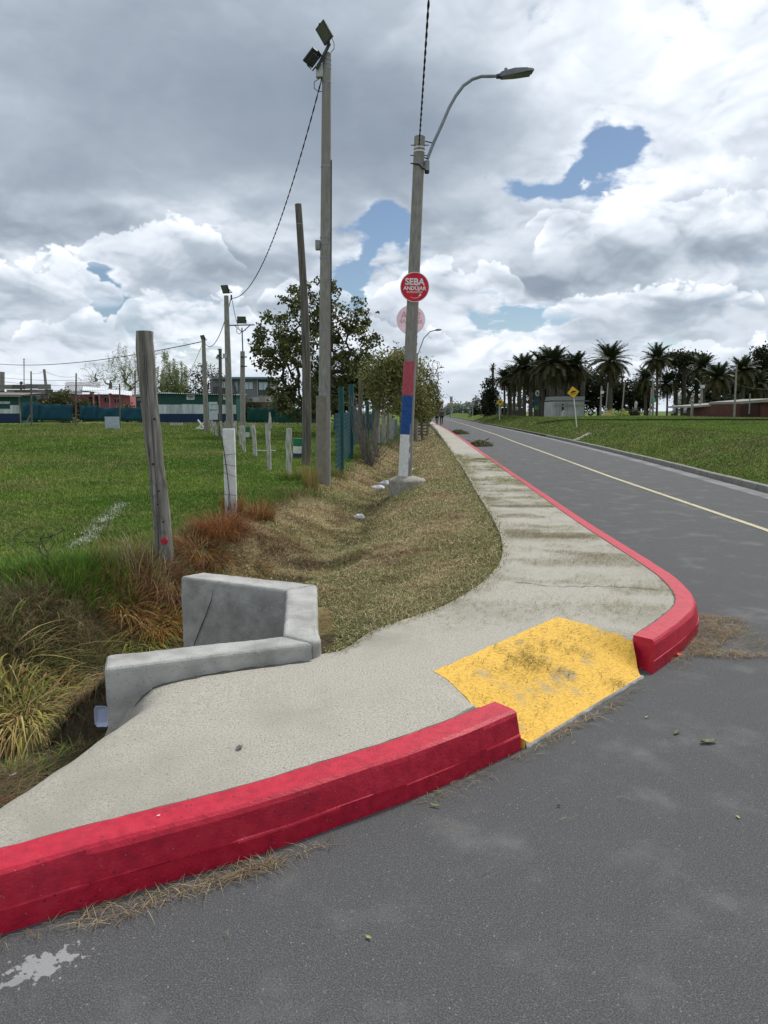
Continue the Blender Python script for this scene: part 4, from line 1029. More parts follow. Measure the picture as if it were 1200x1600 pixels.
# ---- mown straw on the verge
x, y, r = polar(330000, 3.9, 80, -22, 14)
s, _ = pdist(x, y, SWL); f, _ = pdist(x, y, FENCE)
m_ = (s > -.07+.13*rng.random(len(x))) & (f < .25) & (~inpoly(x, y, [(-1.75, 3.5), (-.33, 4.0), (-.3, 4.4), (-.45, 5.55), (-1.6, 6.0), (-2.1, 5.0)])) & ~((y < 4.4) & (x < -.6))
x, y, r, s = x[m_], y[m_], r[m_], s[m_]; z = np.where(s < .02, zslab(x, y)+.002, zleft(x, y)); n = len(x)
gc = ground_colour(x, y); n4 = fbm(x, y, .9, 81); n5 = fbm(x, y, 4.0, 82)
col = gc*rng.uniform(.7, 1.5, (n, 1)); t = rng.random(n)
dd1, _ = pdist(x, y, D1); brn_z = np.exp(-(np.abs(dd1)/.42)**2)*(y < 30)+np.exp(-((x+1.1)/.9)**2-((y-8.2)/1.8)**2)+.8*sm((fbm(x, y, 1.5, 22)-.5)/.15)*(s > .5)
st = t < .50-.34*np.clip(brn_z, 0, 1); col[st] = colour_mix(st.sum(), [(.46, .38, .22), (.38, .30, .16), (.30, .22, .12), (.52, .45, .29)])
gg = (t > .50) & (t < .50+.10+.5*sm((n4-.50)/.12)+.25*np.exp(-(s/.3)**2)); col[gg] = colour_mix(gg.sum(), [(.11, .15, .035), (.16, .185, .05), (.08, .12, .025)])
hh = (.026+.0017*r)*rng.uniform(.5, 1.6, n); flatn = rng.random(n) < .6
o = blades(np.stack([x, y, z+.002+.012*rng.random(n)*flatn], 1), np.where(flatn, hh*1.3, hh*.8), .0022+.0009*r, rng.uniform(0, 6.28, n), np.where(flatn, rng.uniform(.9, 1.5, n), rng.uniform(.3, .8, n)), np.where(flatn, .9, .3), col, 'mown_straw', segs=2)
tag(o, 'dry mown grass and straw lying over the verge', 'mown grass', kind='stuff')
# ---- grass on the bank beyond the road
x, y, r = polar(260000, 13, 110, 2, 34)
s, _ = pdist(x, y, RK); s = -s; m_ = s > .17; x, y, r, s = x[m_], y[m_], r[m_], s[m_]; z = zbank(x, y); n = len(x)
col = bank_colour(x, y)*rng.uniform(.75, 1.4, (n, 1)); n4 = fbm(x, y, .8, 91)
dry = rng.random(n) < .15; col[dry] = np.array([.24, .22, .09])
cone = (fbm(x, y, 2.0, 92) > .62)
o = blades(np.stack([x, y, z-.005], 1), (.015+.0015*r)*rng.uniform(.5, 1.5, n)*(.7+.7*n4), .004+.0011*r, rng.uniform(0, 6.28, n), rng.uniform(.2, .9, n), .25, col, 'bank_grass', segs=2)
tag(o, 'green grass growing on the bank beyond the road', 'grass', kind='stuff')

# ---- clumps of long grass along the ditch
ORG = [(.34, .15, .045), (.26, .11, .03), (.42, .24, .08), (.20, .085, .03)]; STR = [(.42, .33, .15), (.32, .25, .10), (.24, .20, .07), (.36, .22, .10)]
GRN = [(.11, .16, .03), (.17, .21, .045), (.22, .22, .055), (.08, .115, .025)]; YG = [(.28, .29, .06), (.35, .32, .08), (.19, .22, .04), (.42, .33, .11)]
LG = [(.11, .21, .03), (.15, .26, .04), (.09, .16, .025)]
DRK = [(.085, .092, .036), (.13, .12, .055), (.06, .065, .028), (.19, .16, .08)]; RBR = [(.20, .085, .05), (.28, .13, .065), (.16, .07, .04), (.32, .21, .11)]
def clump(px, py, n, h, spread, cs, label, w=.010, lean=(.5, 1.3), droop=(.6, 1.25), zo=0.0, name='grass_clump', cat='grass clump', heads=0, dirx=None, grp='grass clumps along the ditch', seg=6):
    c = hit(px, py); a = rng.uniform(0, 6.28, n); rr = spread*np.sqrt(rng.random(n))
    x = c.x+np.cos(a)*rr; y = c.y+np.sin(a)*rr*.8; z = zleft(x, y)+zo
    ang = a+rng.normal(0, .5, n)
    if dirx is not None: ang = dirx+rng.normal(0, .7, n)
    o = blades(np.stack([x, y, z-.02], 1), h*rng.uniform(.55, 1.25, n), w*rng.uniform(.5, 1.4, n), ang, rng.uniform(*lean, n), rng.uniform(*droop, n), colour_mix(n, cs, jit=.3), name, segs=seg, origin=(c.x, c.y, g1(zleft, c.x, c.y)))
    tag(o, label, cat, grp)
    return o
clump(40, 1150, 1500, .66, .34, STR+YG[:2], 'big drooping straw yellow grass clump at the left edge above the litter', w=.016, lean=(.35, 1.0), droop=(.75, 1.45), zo=.10)
clump(100, 1120, 900, .52, .28, STR+RBR[:1], 'straw coloured clump falling into the ditch left of the near wing wall', w=.014, lean=(.35, 1.0), droop=(.8, 1.5), zo=.08)
clump(20, 1040, 420, .50, .35, GRN+STR[:1], 'green arching grass clump at the left edge behind the straw yellow one', w=.012)
clump(55, 1000, 1500, .42, .45, DRK, 'dark feathery grass mass at the left of the ditch', w=.005, lean=(.4, 1.1), droop=(.5, 1.1))
clump(130, 985, 1500, .40, .42, DRK+RBR[:1], 'dark brown green feathery grass in the middle of the ditch bank', w=.005, lean=(.4, 1.1), droop=(.5, 1.1))
clump(150, 1060, 620, .48, .26, YG+GRN[:2], 'yellow green arching clump just left of the near wing wall', w=.013, lean=(.4, 1.1), droop=(.7, 1.4))
clump(212, 1010, 420, .42, .22, YG+GRN[:2], 'green clump reaching towards the near wing wall top', w=.012, lean=(.4, 1.1), droop=(.7, 1.3))
clump(236, 985, 620, .50, .26, ORG+YG[:1], 'bright orange grass clump beside the far wing wall', w=.011, lean=(.3, .9), droop=(.6, 1.3))
clump(190, 950, 560, .42, .26, ORG+STR[:1], 'orange brown clump on the ditch bank left of the bright orange one', w=.010, lean=(.3, .9), droop=(.6, 1.3))
clump(262, 915, 900, .50, .28, RBR, 'red brown tangled clump at the foot of the timber post', w=.006, lean=(.3, 1.0), droop=(.6, 1.3))
clump(205, 905, 480, .42, .34, STR+RBR, 'pale seeding grass left of the timber post', w=.006, lean=(.15, .6), droop=(.15, .6))
clump(226, 898, 90, .42, .26, [(.40, .36, .22), (.30, .26, .14)], 'tuft of whitish seed heads beside the timber post', w=.010, lean=(.15, .5), droop=(.1, .5))
clump(100, 935, 900, .30, .65, STR[:1]+DRK+RBR[:1], 'low brown grass along the top of the ditch bank', w=.006, lean=(.3, 1.0), droop=(.5, 1.2))
clump(30, 950, 800, .28, .6, STR[:1]+DRK, 'low dull brown grass at the left edge of the ditch bank', w=.006, lean=(.3, 1.0), droop=(.5, 1.2))
clump(312, 862, 1000, .36, .30, ORG[:2]+RBR[:2]+STR[:1], 'low rusty grass right of the timber post', w=.006, lean=(.3, 1.0), droop=(.5, 1.2))
clump(345, 832, 1100, .48, .32, ORG[:2]+RBR[:2], 'rusty red grass clump leaning up the white painted post', w=.006, lean=(.2, .8), droop=(.3, 1.0))
clump(362, 812, 300, .50, .14, ORG[:2]+RBR[:2], 'upright rusty tuft against the front of the white post', w=.006, lean=(.1, .3), droop=(.1, .4))
clump(404, 812, 800, .46, .22, ORG[:2]+RBR[:1]+STR[:1], 'isolated orange tuft right of the white painted post', w=.007, lean=(.15, .6), droop=(.2, .8))
clump(425, 838, 900, .20, .45, RBR[:3]+DRK[:1], 'flattened brown grass below the isolated orange tuft', w=.006, lean=(.6, 1.5), droop=(.6, 1.2))
clump(360, 885, 700, .14, .42, ORG+STR, 'flattened orange straw behind the far wing wall', w=.006, lean=(.8, 1.8), droop=(.8, 1.2))
clump(486, 765, 260, .75, .16, STR+YG[:1], 'tall dry straw tuft left of the concrete floodlight pole', w=.009, lean=(.1, .4), droop=(.1, .4))
clump(470, 750, 420, .45, .40, GRN+YG[:1], 'green weeds between the timber pole and the concrete pole', w=.010, lean=(.2, .7), droop=(.2, .7))
clump(525, 745, 300, .40, .30, STR+GRN, 'mixed weeds right of the concrete floodlight pole', w=.009, lean=(.2, .6), droop=(.2, .6))
clump(455, 770, 600, .22, .6, GRN+STR[:1], 'low green weeds in front of the nearest fence post', w=.009, lean=(.2, .7), droop=(.2, .7))
clump(556, 716, 360, .45, .35, GRN[:3]+YG[:1], 'bright green grass behind the green posts', w=.012, lean=(.2, .6), droop=(.2, .6))
clump(20, 1230, 420, .20, .22, GRN, 'low green weeds at the bottom left beside the slab edge', w=.014, lean=(.5, 1.1), droop=(.6, 1.1))
clump(75, 1205, 300, .20, .20, GRN+DRK, 'small leafy weeds in the ditch below the drooping clumps', w=.012, lean=(.5, 1.1), droop=(.6, 1.1))
clump(132, 1150, 700, .20, .20, DRK+RBR[:2], 'dark low thatch in the hollow just left of the near wing wall', w=.005, lean=(.6, 1.5), droop=(.6, 1.3))
clump(110, 1175, 260, .22, .18, GRN[:2]+DRK, 'low dark green weeds at the ditch bottom near the tray', w=.008, lean=(.4, 1.1), droop=(.5, 1.1))
clump(120, 1190, 160, .22, .14, GRN, 'few broad green blades beside the slab edge', w=.016, lean=(.6, 1.2), droop=(.7, 1.2))
clump(40, 903, 1600, .26, .75, LG, 'bright green long grass at the near edge of the field', w=.012, lean=(.2, .6), droop=(.15, .5))
clump(120, 897, 1400, .27, .55, LG, 'bright green tuft left of the seeding grass', w=.012, lean=(.2, .6), droop=(.15, .5))
clump(170, 885, 600, .22, .5, LG+YG[:1], 'green tuft behind the seeding grass on the field edge', w=.010, lean=(.2, .6), droop=(.15, .5))
clump(508, 1020, 260, .07, .12, GRN[:3]+STR[:1], 'small green tuft at the right foot of the headwall', w=.006, seg=3)
clump(498, 985, 200, .06, .10, GRN[:2]+STR[:1], 'thin grass growing along the right side of the headwall', w=.005, seg=3)
# thatch of thin dead stems over the soil of the ditch
x, y, r = polar(120000, 2.6, 7.5, -42, -10)
s, _ = pdist(x, y, SWL); f, _ = pdist(x, y, FENCE); m_ = (s > .03) & (f < .3) & (x < -1.3) & ~inpoly(x, y, [(-1.50, 3.55), (-.33, 4.0), (-.45, 5.55), (-1.66, 6.0), (-1.60, 4.2)])
x, y, r = x[m_], y[m_], r[m_]; n = len(x)
o = blades(np.stack([x, y, zleft(x, y)], 1), .11*rng.uniform(.5, 1.8, n), .004, rng.uniform(0, 6.28, n), rng.uniform(.6, 1.8, n), rng.uniform(.6, 1.1, n), colour_mix(n, DRK+RBR[:2]+[(.10, .085, .06), (.16, .13, .08)], jit=.35), 'dead_stems', segs=3)
tag(o, 'dark dead stems matted over the ditch bottom', 'dead grass', kind='stuff')
# ---- clippings strewn on pavement, ramp and road
def strew(n, xr, yr, zf, dens_f, cols, name, label, L0=.05, w=.003, cover=None):
    x = rng.uniform(*xr, n); y = rng.uniform(*yr, n); k = rng.random(n) < dens_f(x, y); x, y = x[k], y[k]
    z = zf(x, y)+.004+.006*rng.random(len(x)); nn_ = len(x); sc = np.maximum(1, y/7)
    a = rng.normal(.15, .75, nn_)
    o = blades(np.stack([x, y, z], 1), L0*.5*rng.uniform(.4, 1.6, nn_)*sc, w*rng.uniform(.5, 1.5, nn_)*sc, a, rng.uniform(1.6, 2.6, nn_), .93, colour_mix(nn_, cols, jit=.3), name, segs=2)
    tag(o, label, 'clippings', kind='stuff'); return o
def d_walk(x, y):
    s, _ = pdist(x, y, SWL); q, _ = pdist(x, y, K2); ins = (s < -.02) & (q > .01)
    n1 = fbm(x, y*2.2, .9, 101, 3); n2 = fbm(x*1.4+.4*y, y*1.6, 1.3, 102, 4)
    e = np.exp(-(np.abs(s)/.12)**2)*.5
    return ins*(sm((n1-.56)/.12)*.55+sm((n2-.60)/.08)*.5+e+.05)*sm((y-4.3)/1.2)
strew(150000, (-.2, 3.2), (4.2, 24), zslab, d_walk, [(.30, .26, .13), (.20, .21, .07), (.36, .30, .16), (.14, .16, .05)], 'grass_clippings', 'dry grass clippings scattered over the pavement', L0=.055, w=.0032)
def d_ramp(x, y):
    u = (x-RE[0])*rux+(y-RE[1])*ruy; v = -(x-RE[0])*ruy+(y-RE[1])*rux
    ins = inpoly(x, y, rampoly)
    return ins*(.03+.8*np.exp(-((u-.85)/.35)**2-((v-.48)/.20)**2)*sm((fbm(x, y, 6, 105, 3)-.42)/.15)+.5*np.exp(-((u-1.1)/.10)**2)*(v < .5)*sm((fbm(x, y, 6, 106, 3)-.45)/.15))
strew(26000, (.2, 1.8), (3.3, 5.0), lambda x, y: zslab(x, y)+.006, d_ramp, [(.13, .12, .04), (.20, .17, .07), (.08, .08, .03)], 'grass_clippings', 'dark grass clippings lying on the yellow ramp', L0=.05, w=.003)
kb1, kb2 = off_line(K1, .185), off_line(K2, .19)
def d_road(x, y):
    a, _ = pdist(x, y, kb1); b, _ = pdist(x, y, kb2); a = -a; b = -b
    n1 = fbm(x, y, 2.6, 111, 3)
    e = np.maximum(np.where((a > 0), np.exp(-(a/.05)**2), 0)*sm((n1-.50)/.12)*(x < .75), np.where(b > 0, np.exp(-(b/.07)**2), 0)*sm((n1-.40)/.2)*(x > 1.4)*(y < 9)*.7)
    pile = np.exp(-((x-2.62)/.20)**2-((y-4.95)/.32)**2)*(b > -.0)*sm((n1-.25)/.2)+.7*np.exp(-((x-2.95)/.2)**2-((y-4.72)/.10)**2)
    u = (x-RE[0])*rux+(y-RE[1])*ruy; v = -(x-RE[0])*ruy+(y-RE[1])*rux
    ft = (u > 0)*(u < RL+.1)*np.exp(-((v+.05)/.035)**2)*sm((n1-.38)/.2)*.7
    return np.clip(e+pile+ft+.0015, 0, 1)
strew(110000, (-1.6, 3.6), (1.9, 7.5), lambda x, y: 0*x+.002, d_road, [(.28, .21, .10), (.20, .14, .07), (.36, .29, .16), (.14, .12, .05)], 'grass_clippings', 'brown straw litter gathered on the road along the kerb foot', L0=.055, w=.0026)
def d_road2(x, y):
    b, _ = pdist(x, y, K2); b = -b
    return np.where((b > .2) & (b < 3.0), .10*sm((fbm(x, y*.5, 1.2, 121, 3)-.45)/.2)+.01, .003)*(y > 5)
strew(60000, (2, 7), (5, 26), lambda x, y: 0*x+.002, d_road2, [(.24, .22, .12), (.18, .17, .08)], 'grass_clippings', 'sparse green clippings blown across the road lane', L0=.05, w=.003)
def d_walk2(x, y):
    s, _ = pdist(x, y, SWL); q, _ = pdist(x, y, K2); ins = (s < -.05) & (q > .02)
    a_ = fbm(x*1.2+.5*y, y*1.9, 1.4, 131, 4)
    p = .9*np.exp(-((x-1.75)/.45)**2-((y-6.0)/.28)**2)+.9*np.exp(-((x-2.0)/.42)**2-((y-7.9)/.9)**2)+.35*np.exp(-((x-1.6)/.5)**2-((y-5.2)/.15)**2)
    return ins*np.clip(p*sm((a_-.40)/.16)+.35*sm((a_-.57)/.08)*sm((y-5)/1), 0, 1)
strew(190000, (.2, 2.6), (4.6, 12.5), zslab, d_walk2, [(.27, .21, .12), (.20, .18, .08), (.36, .29, .17), (.13, .14, .05)], 'grass_clippings', 'brown patches of clippings on the pavement near the kerb bend', L0=.05, w=.0028)
def heap(px, py, sx, sy, rot, n, h, cols, label):
    c = at(px, py, 0); a = rng.uniform(0, 6.28, n); r_ = np.sqrt(rng.random(n))*(1+.25*np.sin(3*a+px)); u = np.cos(a)*r_*sx; v = np.sin(a)*r_*sy
    x = c.x+u*math.cos(rot)-v*math.sin(rot); y = c.y+u*math.sin(rot)+v*math.cos(rot)
    b1, _ = pdist(x, y, kb1); b2, _ = pdist(x, y, kb2); k = ((x > 1.2) | (b1 < 0)) & ((x < 1.2) | (b2 < 0)); x, y, r_ = x[k], y[k], r_[k]; m = len(x)
    z = .003+h*np.clip(1-r_, 0, 1)*rng.random(m)
    o = blades(np.stack([x, y, z], 1), .028*rng.uniform(.5, 2.0, m), .0024*rng.uniform(.6, 1.5, m), rng.uniform(0, 6.28, m), rng.uniform(1.2, 2.8, m), rng.uniform(.6, .95, m), colour_mix(m, cols, jit=.35), 'straw_heap', segs=3)
    tag(o, label, 'straw litter', kind='stuff')
BR = [(.34, .26, .16), (.26, .18, .11), (.44, .35, .22), (.18, .14, .08)]
heap(1112, 985, .20, .50, -.55, 2600, .028, BR, 'heap of brown straw swept against the bend of the far kerb')
heap(1145, 1024, .26, .07, -.10, 600, .015, BR, 'tail of brown straw stretching right from the heap')
heap(1080, 1015, .30, .08, .9, 700, .010, BR, 'thin brown litter at the foot of the far kerb end')
heap(395, 1362, .13, .030, .50, 190, .010, BR, 'small straw tuft at the near kerb foot, middle one')
heap(300, 1392, .16, .028, .46, 130, .008, BR, 'straw streak at the near kerb foot')
heap(190, 1430, .16, .030, .42, 90, .008, BR, 'thin straw streak at the near kerb foot, leftmost')
heap(470, 1335, .16, .022, .52, 60, .006, BR, 'sparse straw at the near kerb foot, rightmost')
heap(915, 1122, .34, .045, .75, 700, .008, BR, 'straw and dirt along the foot of the yellow ramp')
# brush piles on the road edge
for px, py, sx, sy, h, lab in ((750, 697, .62, .55, .26, 'near pile of cut brush lying on the road edge'), (717, 678, .75, .9, .32, 'farther pile of cut brush lying on the road edge')):
    c = at(px, py, 0); n = 2600; a = rng.uniform(0, 6.28, n); rr = np.sqrt(rng.random(n)); x = np.cos(a)*rr*sx; y = np.sin(a)*rr*sy; z = h*(1-rr**1.6)*rng.random(n)
    e = empty('brush_pile', c, lab, 'brush pile', 'brush piles on the road edge')
    leaf_quads(np.stack([x+c.x, y+c.y, z+.02], 1), .13, colour_mix(n, [(.16, .17, .07), (.24, .20, .11), (.11, .12, .05)]), 'foliage', MT['leaf'], e, asp=.3)
    for i in range(8):
        a_ = random.uniform(0, 6.28); m = MB(); p0 = c+Vector((random.uniform(-.3, .3)*sx, random.uniform(-.3, .3)*sy, .05)); p1 = p0+Vector((math.cos(a_)*sx*.8, math.sin(a_)*sy*.6, random.uniform(.05, .35)))
        m.tube([p0, (p0+p1)/2+Vector((0, 0, .04)), p1], .012, 4); m.build('twig', MT['bark'], e)

# ---- trees: trunk and limbs grown towards leaf clusters inside a crown shape
def grow_tree(trunk, targets, step=.5, r_tip=.012, expo=2.3, pull=.25, rise=.12):
    N = [Vector(p) for p in trunk]; par = [-1]+list(range(len(trunk)-1)); arr = np.array([tuple(p) for p in N]); pl = np.arange(len(N))*step*.2
    c0 = np.array(tuple(N[-1])); tg = sorted([tuple(t) for t in targets], key=lambda t: np.linalg.norm(np.array(t)-c0)); tips = []
    first = max(1, len(trunk)//2)
    for t in tg:
        t_ = np.array(t); d = np.linalg.norm(arr-t_, axis=1)+pl*pull; d[:first] += 50
        d = d+np.maximum(0, arr[:, 2]-t_[2])*.5
        j = int(np.argmin(d)); a = Vector(arr[j]); b = Vector(t); L_ = (b-a).length; k = max(1, int(L_/step)); last = j
        up = Vector((0, 0, L_*rise)); jx = Vector((random.gauss(0, .06), random.gauss(0, .06), 0))*L_
        new = []
        for i in range(1, k+1):
            s_ = i/k; q = a.lerp(b, s_)+(up+jx)*math.sin(s_*math.pi)*.8
            N.append(q); par.append(last); last = len(N)-1; new.append(tuple(q))
        arr = np.concatenate([arr, np.array(new)]); pl = np.concatenate([pl, pl[j]+np.arange(1, k+1)*step*.2+.1]); tips.append(last)
    R = [0.0]*len(N); ch = [0]*len(N)
    for i in range(len(N)-1, 0, -1):
        if R[i] == 0: R[i] = r_tip**expo
        R[par[i]] += R[i]
    rad = [max(r_tip, x**(1/expo)) if x > 0 else r_tip for x in R]
    return N, par, rad, tips
def tree_mesh(N, par, rad, name, material, parent, n=5, rmax=None):
    V = []; F = []
    for i in range(1, len(N)):
        p, q = N[par[i]], N[i]; d = q-p
        if d.length < 1e-4: continue
        d.normalize(); a = d.orthogonal().normalized(); b = d.cross(a); r0, r1 = min(rad[par[i]], rad[i]*1.35), rad[i]
        if rmax: r0, r1 = min(r0, rmax), min(r1, rmax)
        k = 3 if r0 < .03 else n+2*(r0 > .12); n0 = len(V)
        for (c, r) in ((p-d*r0*.3, r0), (q, r1)):
            for j in range(k): t = 2*math.pi*j/k; V.append(c+a*math.cos(t)*r+b*math.sin(t)*r)
        for j in range(k): F.append((n0+j, n0+(j+1) % k, n0+k+(j+1) % k, n0+k+j))
    m = MB(); m.v = V; m.f = F; return m.build(name, material, parent, smooth=True)
def in_ell(n, c, r, shell=.35):
    out = []
    while len(out) < n:
        p = np.array([random.uniform(-1, 1) for _ in range(3)]); l = np.linalg.norm(p)
        if shell < l < 1: out.append(Vector((c[0]+p[0]*r[0], c[1]+p[1]*r[1], c[2]+p[2]*r[2])))
    return out
def tree(name, base, ells, ntar, label, cat, group, leaf, nleaf, size, cl, trunk_h, trunk_r=None, step=.6, r_tip=.015, bark='bark', shell=.3, lean=0, rise=.12, asp=.6, droop=False, expo=2.3, leafp=1.0):
    e = empty(name, base, label, cat, group); base = Vector(base)
    trunk = [base+Vector((lean*i/5+.05*math.sin(i), .04*math.cos(i*2), -.3+(trunk_h+.3)*i/5)) for i in range(6)]
    tg = []
    for (c, r, w_) in ells: tg += in_ell(int(ntar*w_), c, r, shell)
    N, par, rad, tips = grow_tree(trunk, tg, step, r_tip, expo, rise=rise)
    if trunk_r:
        f_ = trunk_r/rad[0]
        rad = [r*(1+(f_-1)*min(1, r/rad[0]*1.5)) if r > r_tip*2 else r for r in rad]
    tree_mesh(N, par, rad, 'branches', MT[bark], e)
    if nleaf:
        T = np.array([tuple(N[t]) for t in tips]); T = T[rng.random(len(T)) < leafp]; k = rng.integers(0, len(T), nleaf)
        sp = cl*rng.uniform(.6, 1.2, (len(T), 1))[k]
        P = T[k]+rng.normal(0, 1, (nleaf, 3))*sp*np.array([1, 1, .75])
        if droop: P[:, 2] -= np.abs(rng.normal(0, 1, nleaf))*droop; P[:, 0] = T[k][:, 0]+(P[:, 0]-T[k][:, 0])*.5; P[:, 1] = T[k][:, 1]+(P[:, 1]-T[k][:, 1])*.5
        shade = rng.uniform(.75, 1.25, (len(T), 1))[k]
        leaf_quads(P, size, colour_mix(nleaf, leaf, jit=.25)*shade, 'crown', MT['leaf'], e, asp=asp)
    return e
def E3(px, py, rx, ry, Yd, w_=1.0, dep=.8):
    c = atY(px, py, Yd); s_ = Yd/FPX; return ((c.x, c.y, c.z), (rx*s_, rx*s_*dep, ry*s_), w_)
# big half bare tree behind the poles
DG = [(.075, .095, .028), (.11, .125, .038), (.05, .065, .02), (.14, .13, .045)]
Yt = 42; b = atY(503, 664, Yt); b.z = g1(zleft, b.x, b.y)
tree('broadleaf_tree', b, [E3(490, 540, 96, 80, Yt, .42), E3(548, 530, 42, 62, Yt, .14), E3(430, 545, 42, 52, Yt, .14), E3(490, 470, 46, 46, Yt, .12), E3(480, 625, 70, 30, Yt, .18)], 430,
     'large dark tree, half bare, standing behind the tall poles', 'tree', 'broadleaf trees beyond the verge', DG, 13000, .20, .23, 1.5, .34, step=.5, r_tip=.012, shell=.12, asp=.65, leafp=.56)
Yt = 47; b = atY(560, 662, Yt); b.z = g1(zleft, b.x, b.y)
tree('broadleaf_tree', b, [E3(552, 600, 46, 40, Yt, .5), E3(510, 622, 36, 30, Yt, .5)], 150, 'dense dark lower tree right behind the concrete floodlight pole', 'tree', 'broadleaf trees beyond the verge', DG[:3], 9000, .26, .34, 1.2, .2, step=.6, shell=.1)
YL_ = [(.16, .175, .05), (.21, .21, .065), (.12, .135, .04), (.23, .20, .08)]
for (bx0, by0, Yt, ells, lab, nl) in (
    (588, 682, 27, [(598, 600, 30, 44), (622, 580, 28, 30)], 'yellow green feathery tree left of the painted lamp pole', 5200),
    (628, 672, 36, [(625, 600, 34, 42), (640, 632, 30, 24)], 'olive tree rising right behind the painted lamp pole base', 6200),
    (660, 668, 50, [(655, 606, 24, 42), (662, 640, 16, 20)], 'olive green tree above the pallet fence', 6000),
    (671, 662, 78, [(671, 622, 14, 30), (677, 632, 9, 20)], 'small dark green tree at the far end of the verge', 3200)):
    b = atY(bx0, by0, Yt); b.z = g1(zleft, b.x, b.y)
    tree('small_tree', b, [E3(p[0], p[1], p[2], p[3], Yt, 1/len(ells)) for p in ells], 170, lab, 'tree', 'small trees along the left verge', YL_ if Yt < 70 else DG, nl, .10+.0022*Yt, .18+.002*Yt, .6, .10, step=.4, r_tip=.010, shell=.1, bark='greybark', asp=.35)
def twigs(px, py, n, ells, lab, Yd=None, name='bare_shrub', cat='shrub', group=None, r_tip=.006, bark='greybark', th=.25, step=.22, rise=-.05, trunk_r=.05):
    b = hit(px, py) if Yd is None else atY(px, py, Yd); b.z = g1(zleft, b.x, b.y); Yd = b.y
    return tree(name, b, [E3(*q, Yd, 1/len(ells)) for q in ells], n, lab, cat, group, None, 0, 0, 0, th, trunk_r, step=step, r_tip=r_tip, bark=bark, shell=0, rise=rise)
def fan_shrub(px, py, tips_, n, label, r0=.012):
    b = hit(px, py); b.z = g1(zleft, b.x, b.y); e = empty('bare_shrub', b, label, 'shrub'); V = MB(); sc = b.y/FPX
    for i in range(n):
        (cx, cy, rx, ry) = random.choice(tips_); t_ = atY(cx+random.uniform(-rx, rx), cy+random.uniform(-ry, ry), b.y+random.uniform(-.5, .5)); s0 = b+Vector((random.gauss(0, .06), random.gauss(0, .06), -.05))
        bow = Vector((random.gauss(0, .07), random.gauss(0, .07), -.10)); pts = []
        for k in range(7):
            q = k/6; pts.append(s0.lerp(t_, q)+bow*math.sin(q*math.pi)+Vector((random.gauss(0, .012), random.gauss(0, .012), 0))*(k > 0))
        rr = r0*random.uniform(.6, 1.3); V.tube(pts, [rr*(1-.8*k/6) for k in range(7)], 4, cap=False)
        for k in range(5):
            q = random.randint(2, 6); a_ = pts[q]; d_ = (pts[q]-pts[q-1]).normalized(); L_ = random.uniform(.12, .40)
            p1 = a_+(d_+Vector((random.gauss(0, .5), random.gauss(0, .5), random.gauss(.1, .3)))).normalized()*L_; V.tube([a_, a_.lerp(p1, .5)+Vector((0, 0, .01)), p1], [rr*.35, rr*.28, rr*.18], 3, cap=False)
    o = V.build('stems', MT['greybark'], e, smooth=True); tag(o, kind='stuff'); return e
fan_shrub(576, 726, [(566, 650, 20, 26), (592, 662, 26, 30), (556, 628, 10, 16), (610, 672, 22, 22)], 64, 'bare grey many stemmed shrub growing on the ditch edge', .014)
fan_shrub(630, 700, [(628, 655, 26, 26), (642, 650, 14, 26)], 46, 'bare twiggy shrub behind the painted lamp pole', .013)
twigs(668, 668, 60, [(678, 585, 16, 26)], 'tall thin bare branches over the far street lamp', Yd=60, name='bare_tree', cat='tree', th=3.0, step=.6, r_tip=.018)
twigs(625, 668, 60, [(615, 560, 30, 22)], 'thin bare branches rising above the olive trees', Yd=44, name='bare_tree', cat='tree', th=2.5, step=.6, r_tip=.013)


c = hit(66, 893); tree('bare_shrub', c, [((c.x, c.y, c.z+.28), (.35, .2, .24), 1)], 50, 'small dark leafless weed on the near field edge', 'shrub', None, None, 0, 0, 0, .05, None, step=.06, r_tip=.003, shell=0, rise=0)
# willows and bare trees beyond the houses
WG = [(.24, .28, .11), (.30, .33, .15), (.19, .22, .08)]
for (bx0, Yt, ells, lab, nl, dr, leafs) in (
    (250, 108, [(250, 575, 44, 34), (272, 588, 22, 28)], 'weeping willow with thin green strands behind the timber post', 15000, 1.3, WG),
    (200, 112, [(192, 570, 30, 34), (212, 580, 26, 34)], 'sparse willow with bare limbs left of the timber post', 4200, 1.0, WG),
    (140, 118, [(142, 588, 20, 24)], 'small bare grey tree left of the sparse willow', 300, .3, WG),
    (172, 120, [(168, 592, 24, 22)], 'bare grey tree behind the white roofed house', 300, .3, WG)):
    b = atY(bx0, 650, Yt); b.z = .2
    tree('willow_tree' if dr > .5 else 'bare_tree', b, [E3(*q, Yt, 1/len(ells)) for q in ells], 150 if dr > .5 else 110, lab, 'tree', 'trees behind the houses', leafs, nl, .30, .30, 2.0, .22, step=.8, r_tip=.016, expo=2.6, bark='greybark', shell=.1, asp=.22, droop=dr)
b = atY(325, 650, 112); b.z = .2
tree('bare_tree', b, [E3(322, 592, 30, 24, 112)], 180, 'round leafless brown tree behind the green clubhouse', 'tree', 'trees behind the houses', [(.12, .10, .06)], 1500, .3, .4, 1.6, .25, step=.8, r_tip=.018, shell=.2, expo=2.6)
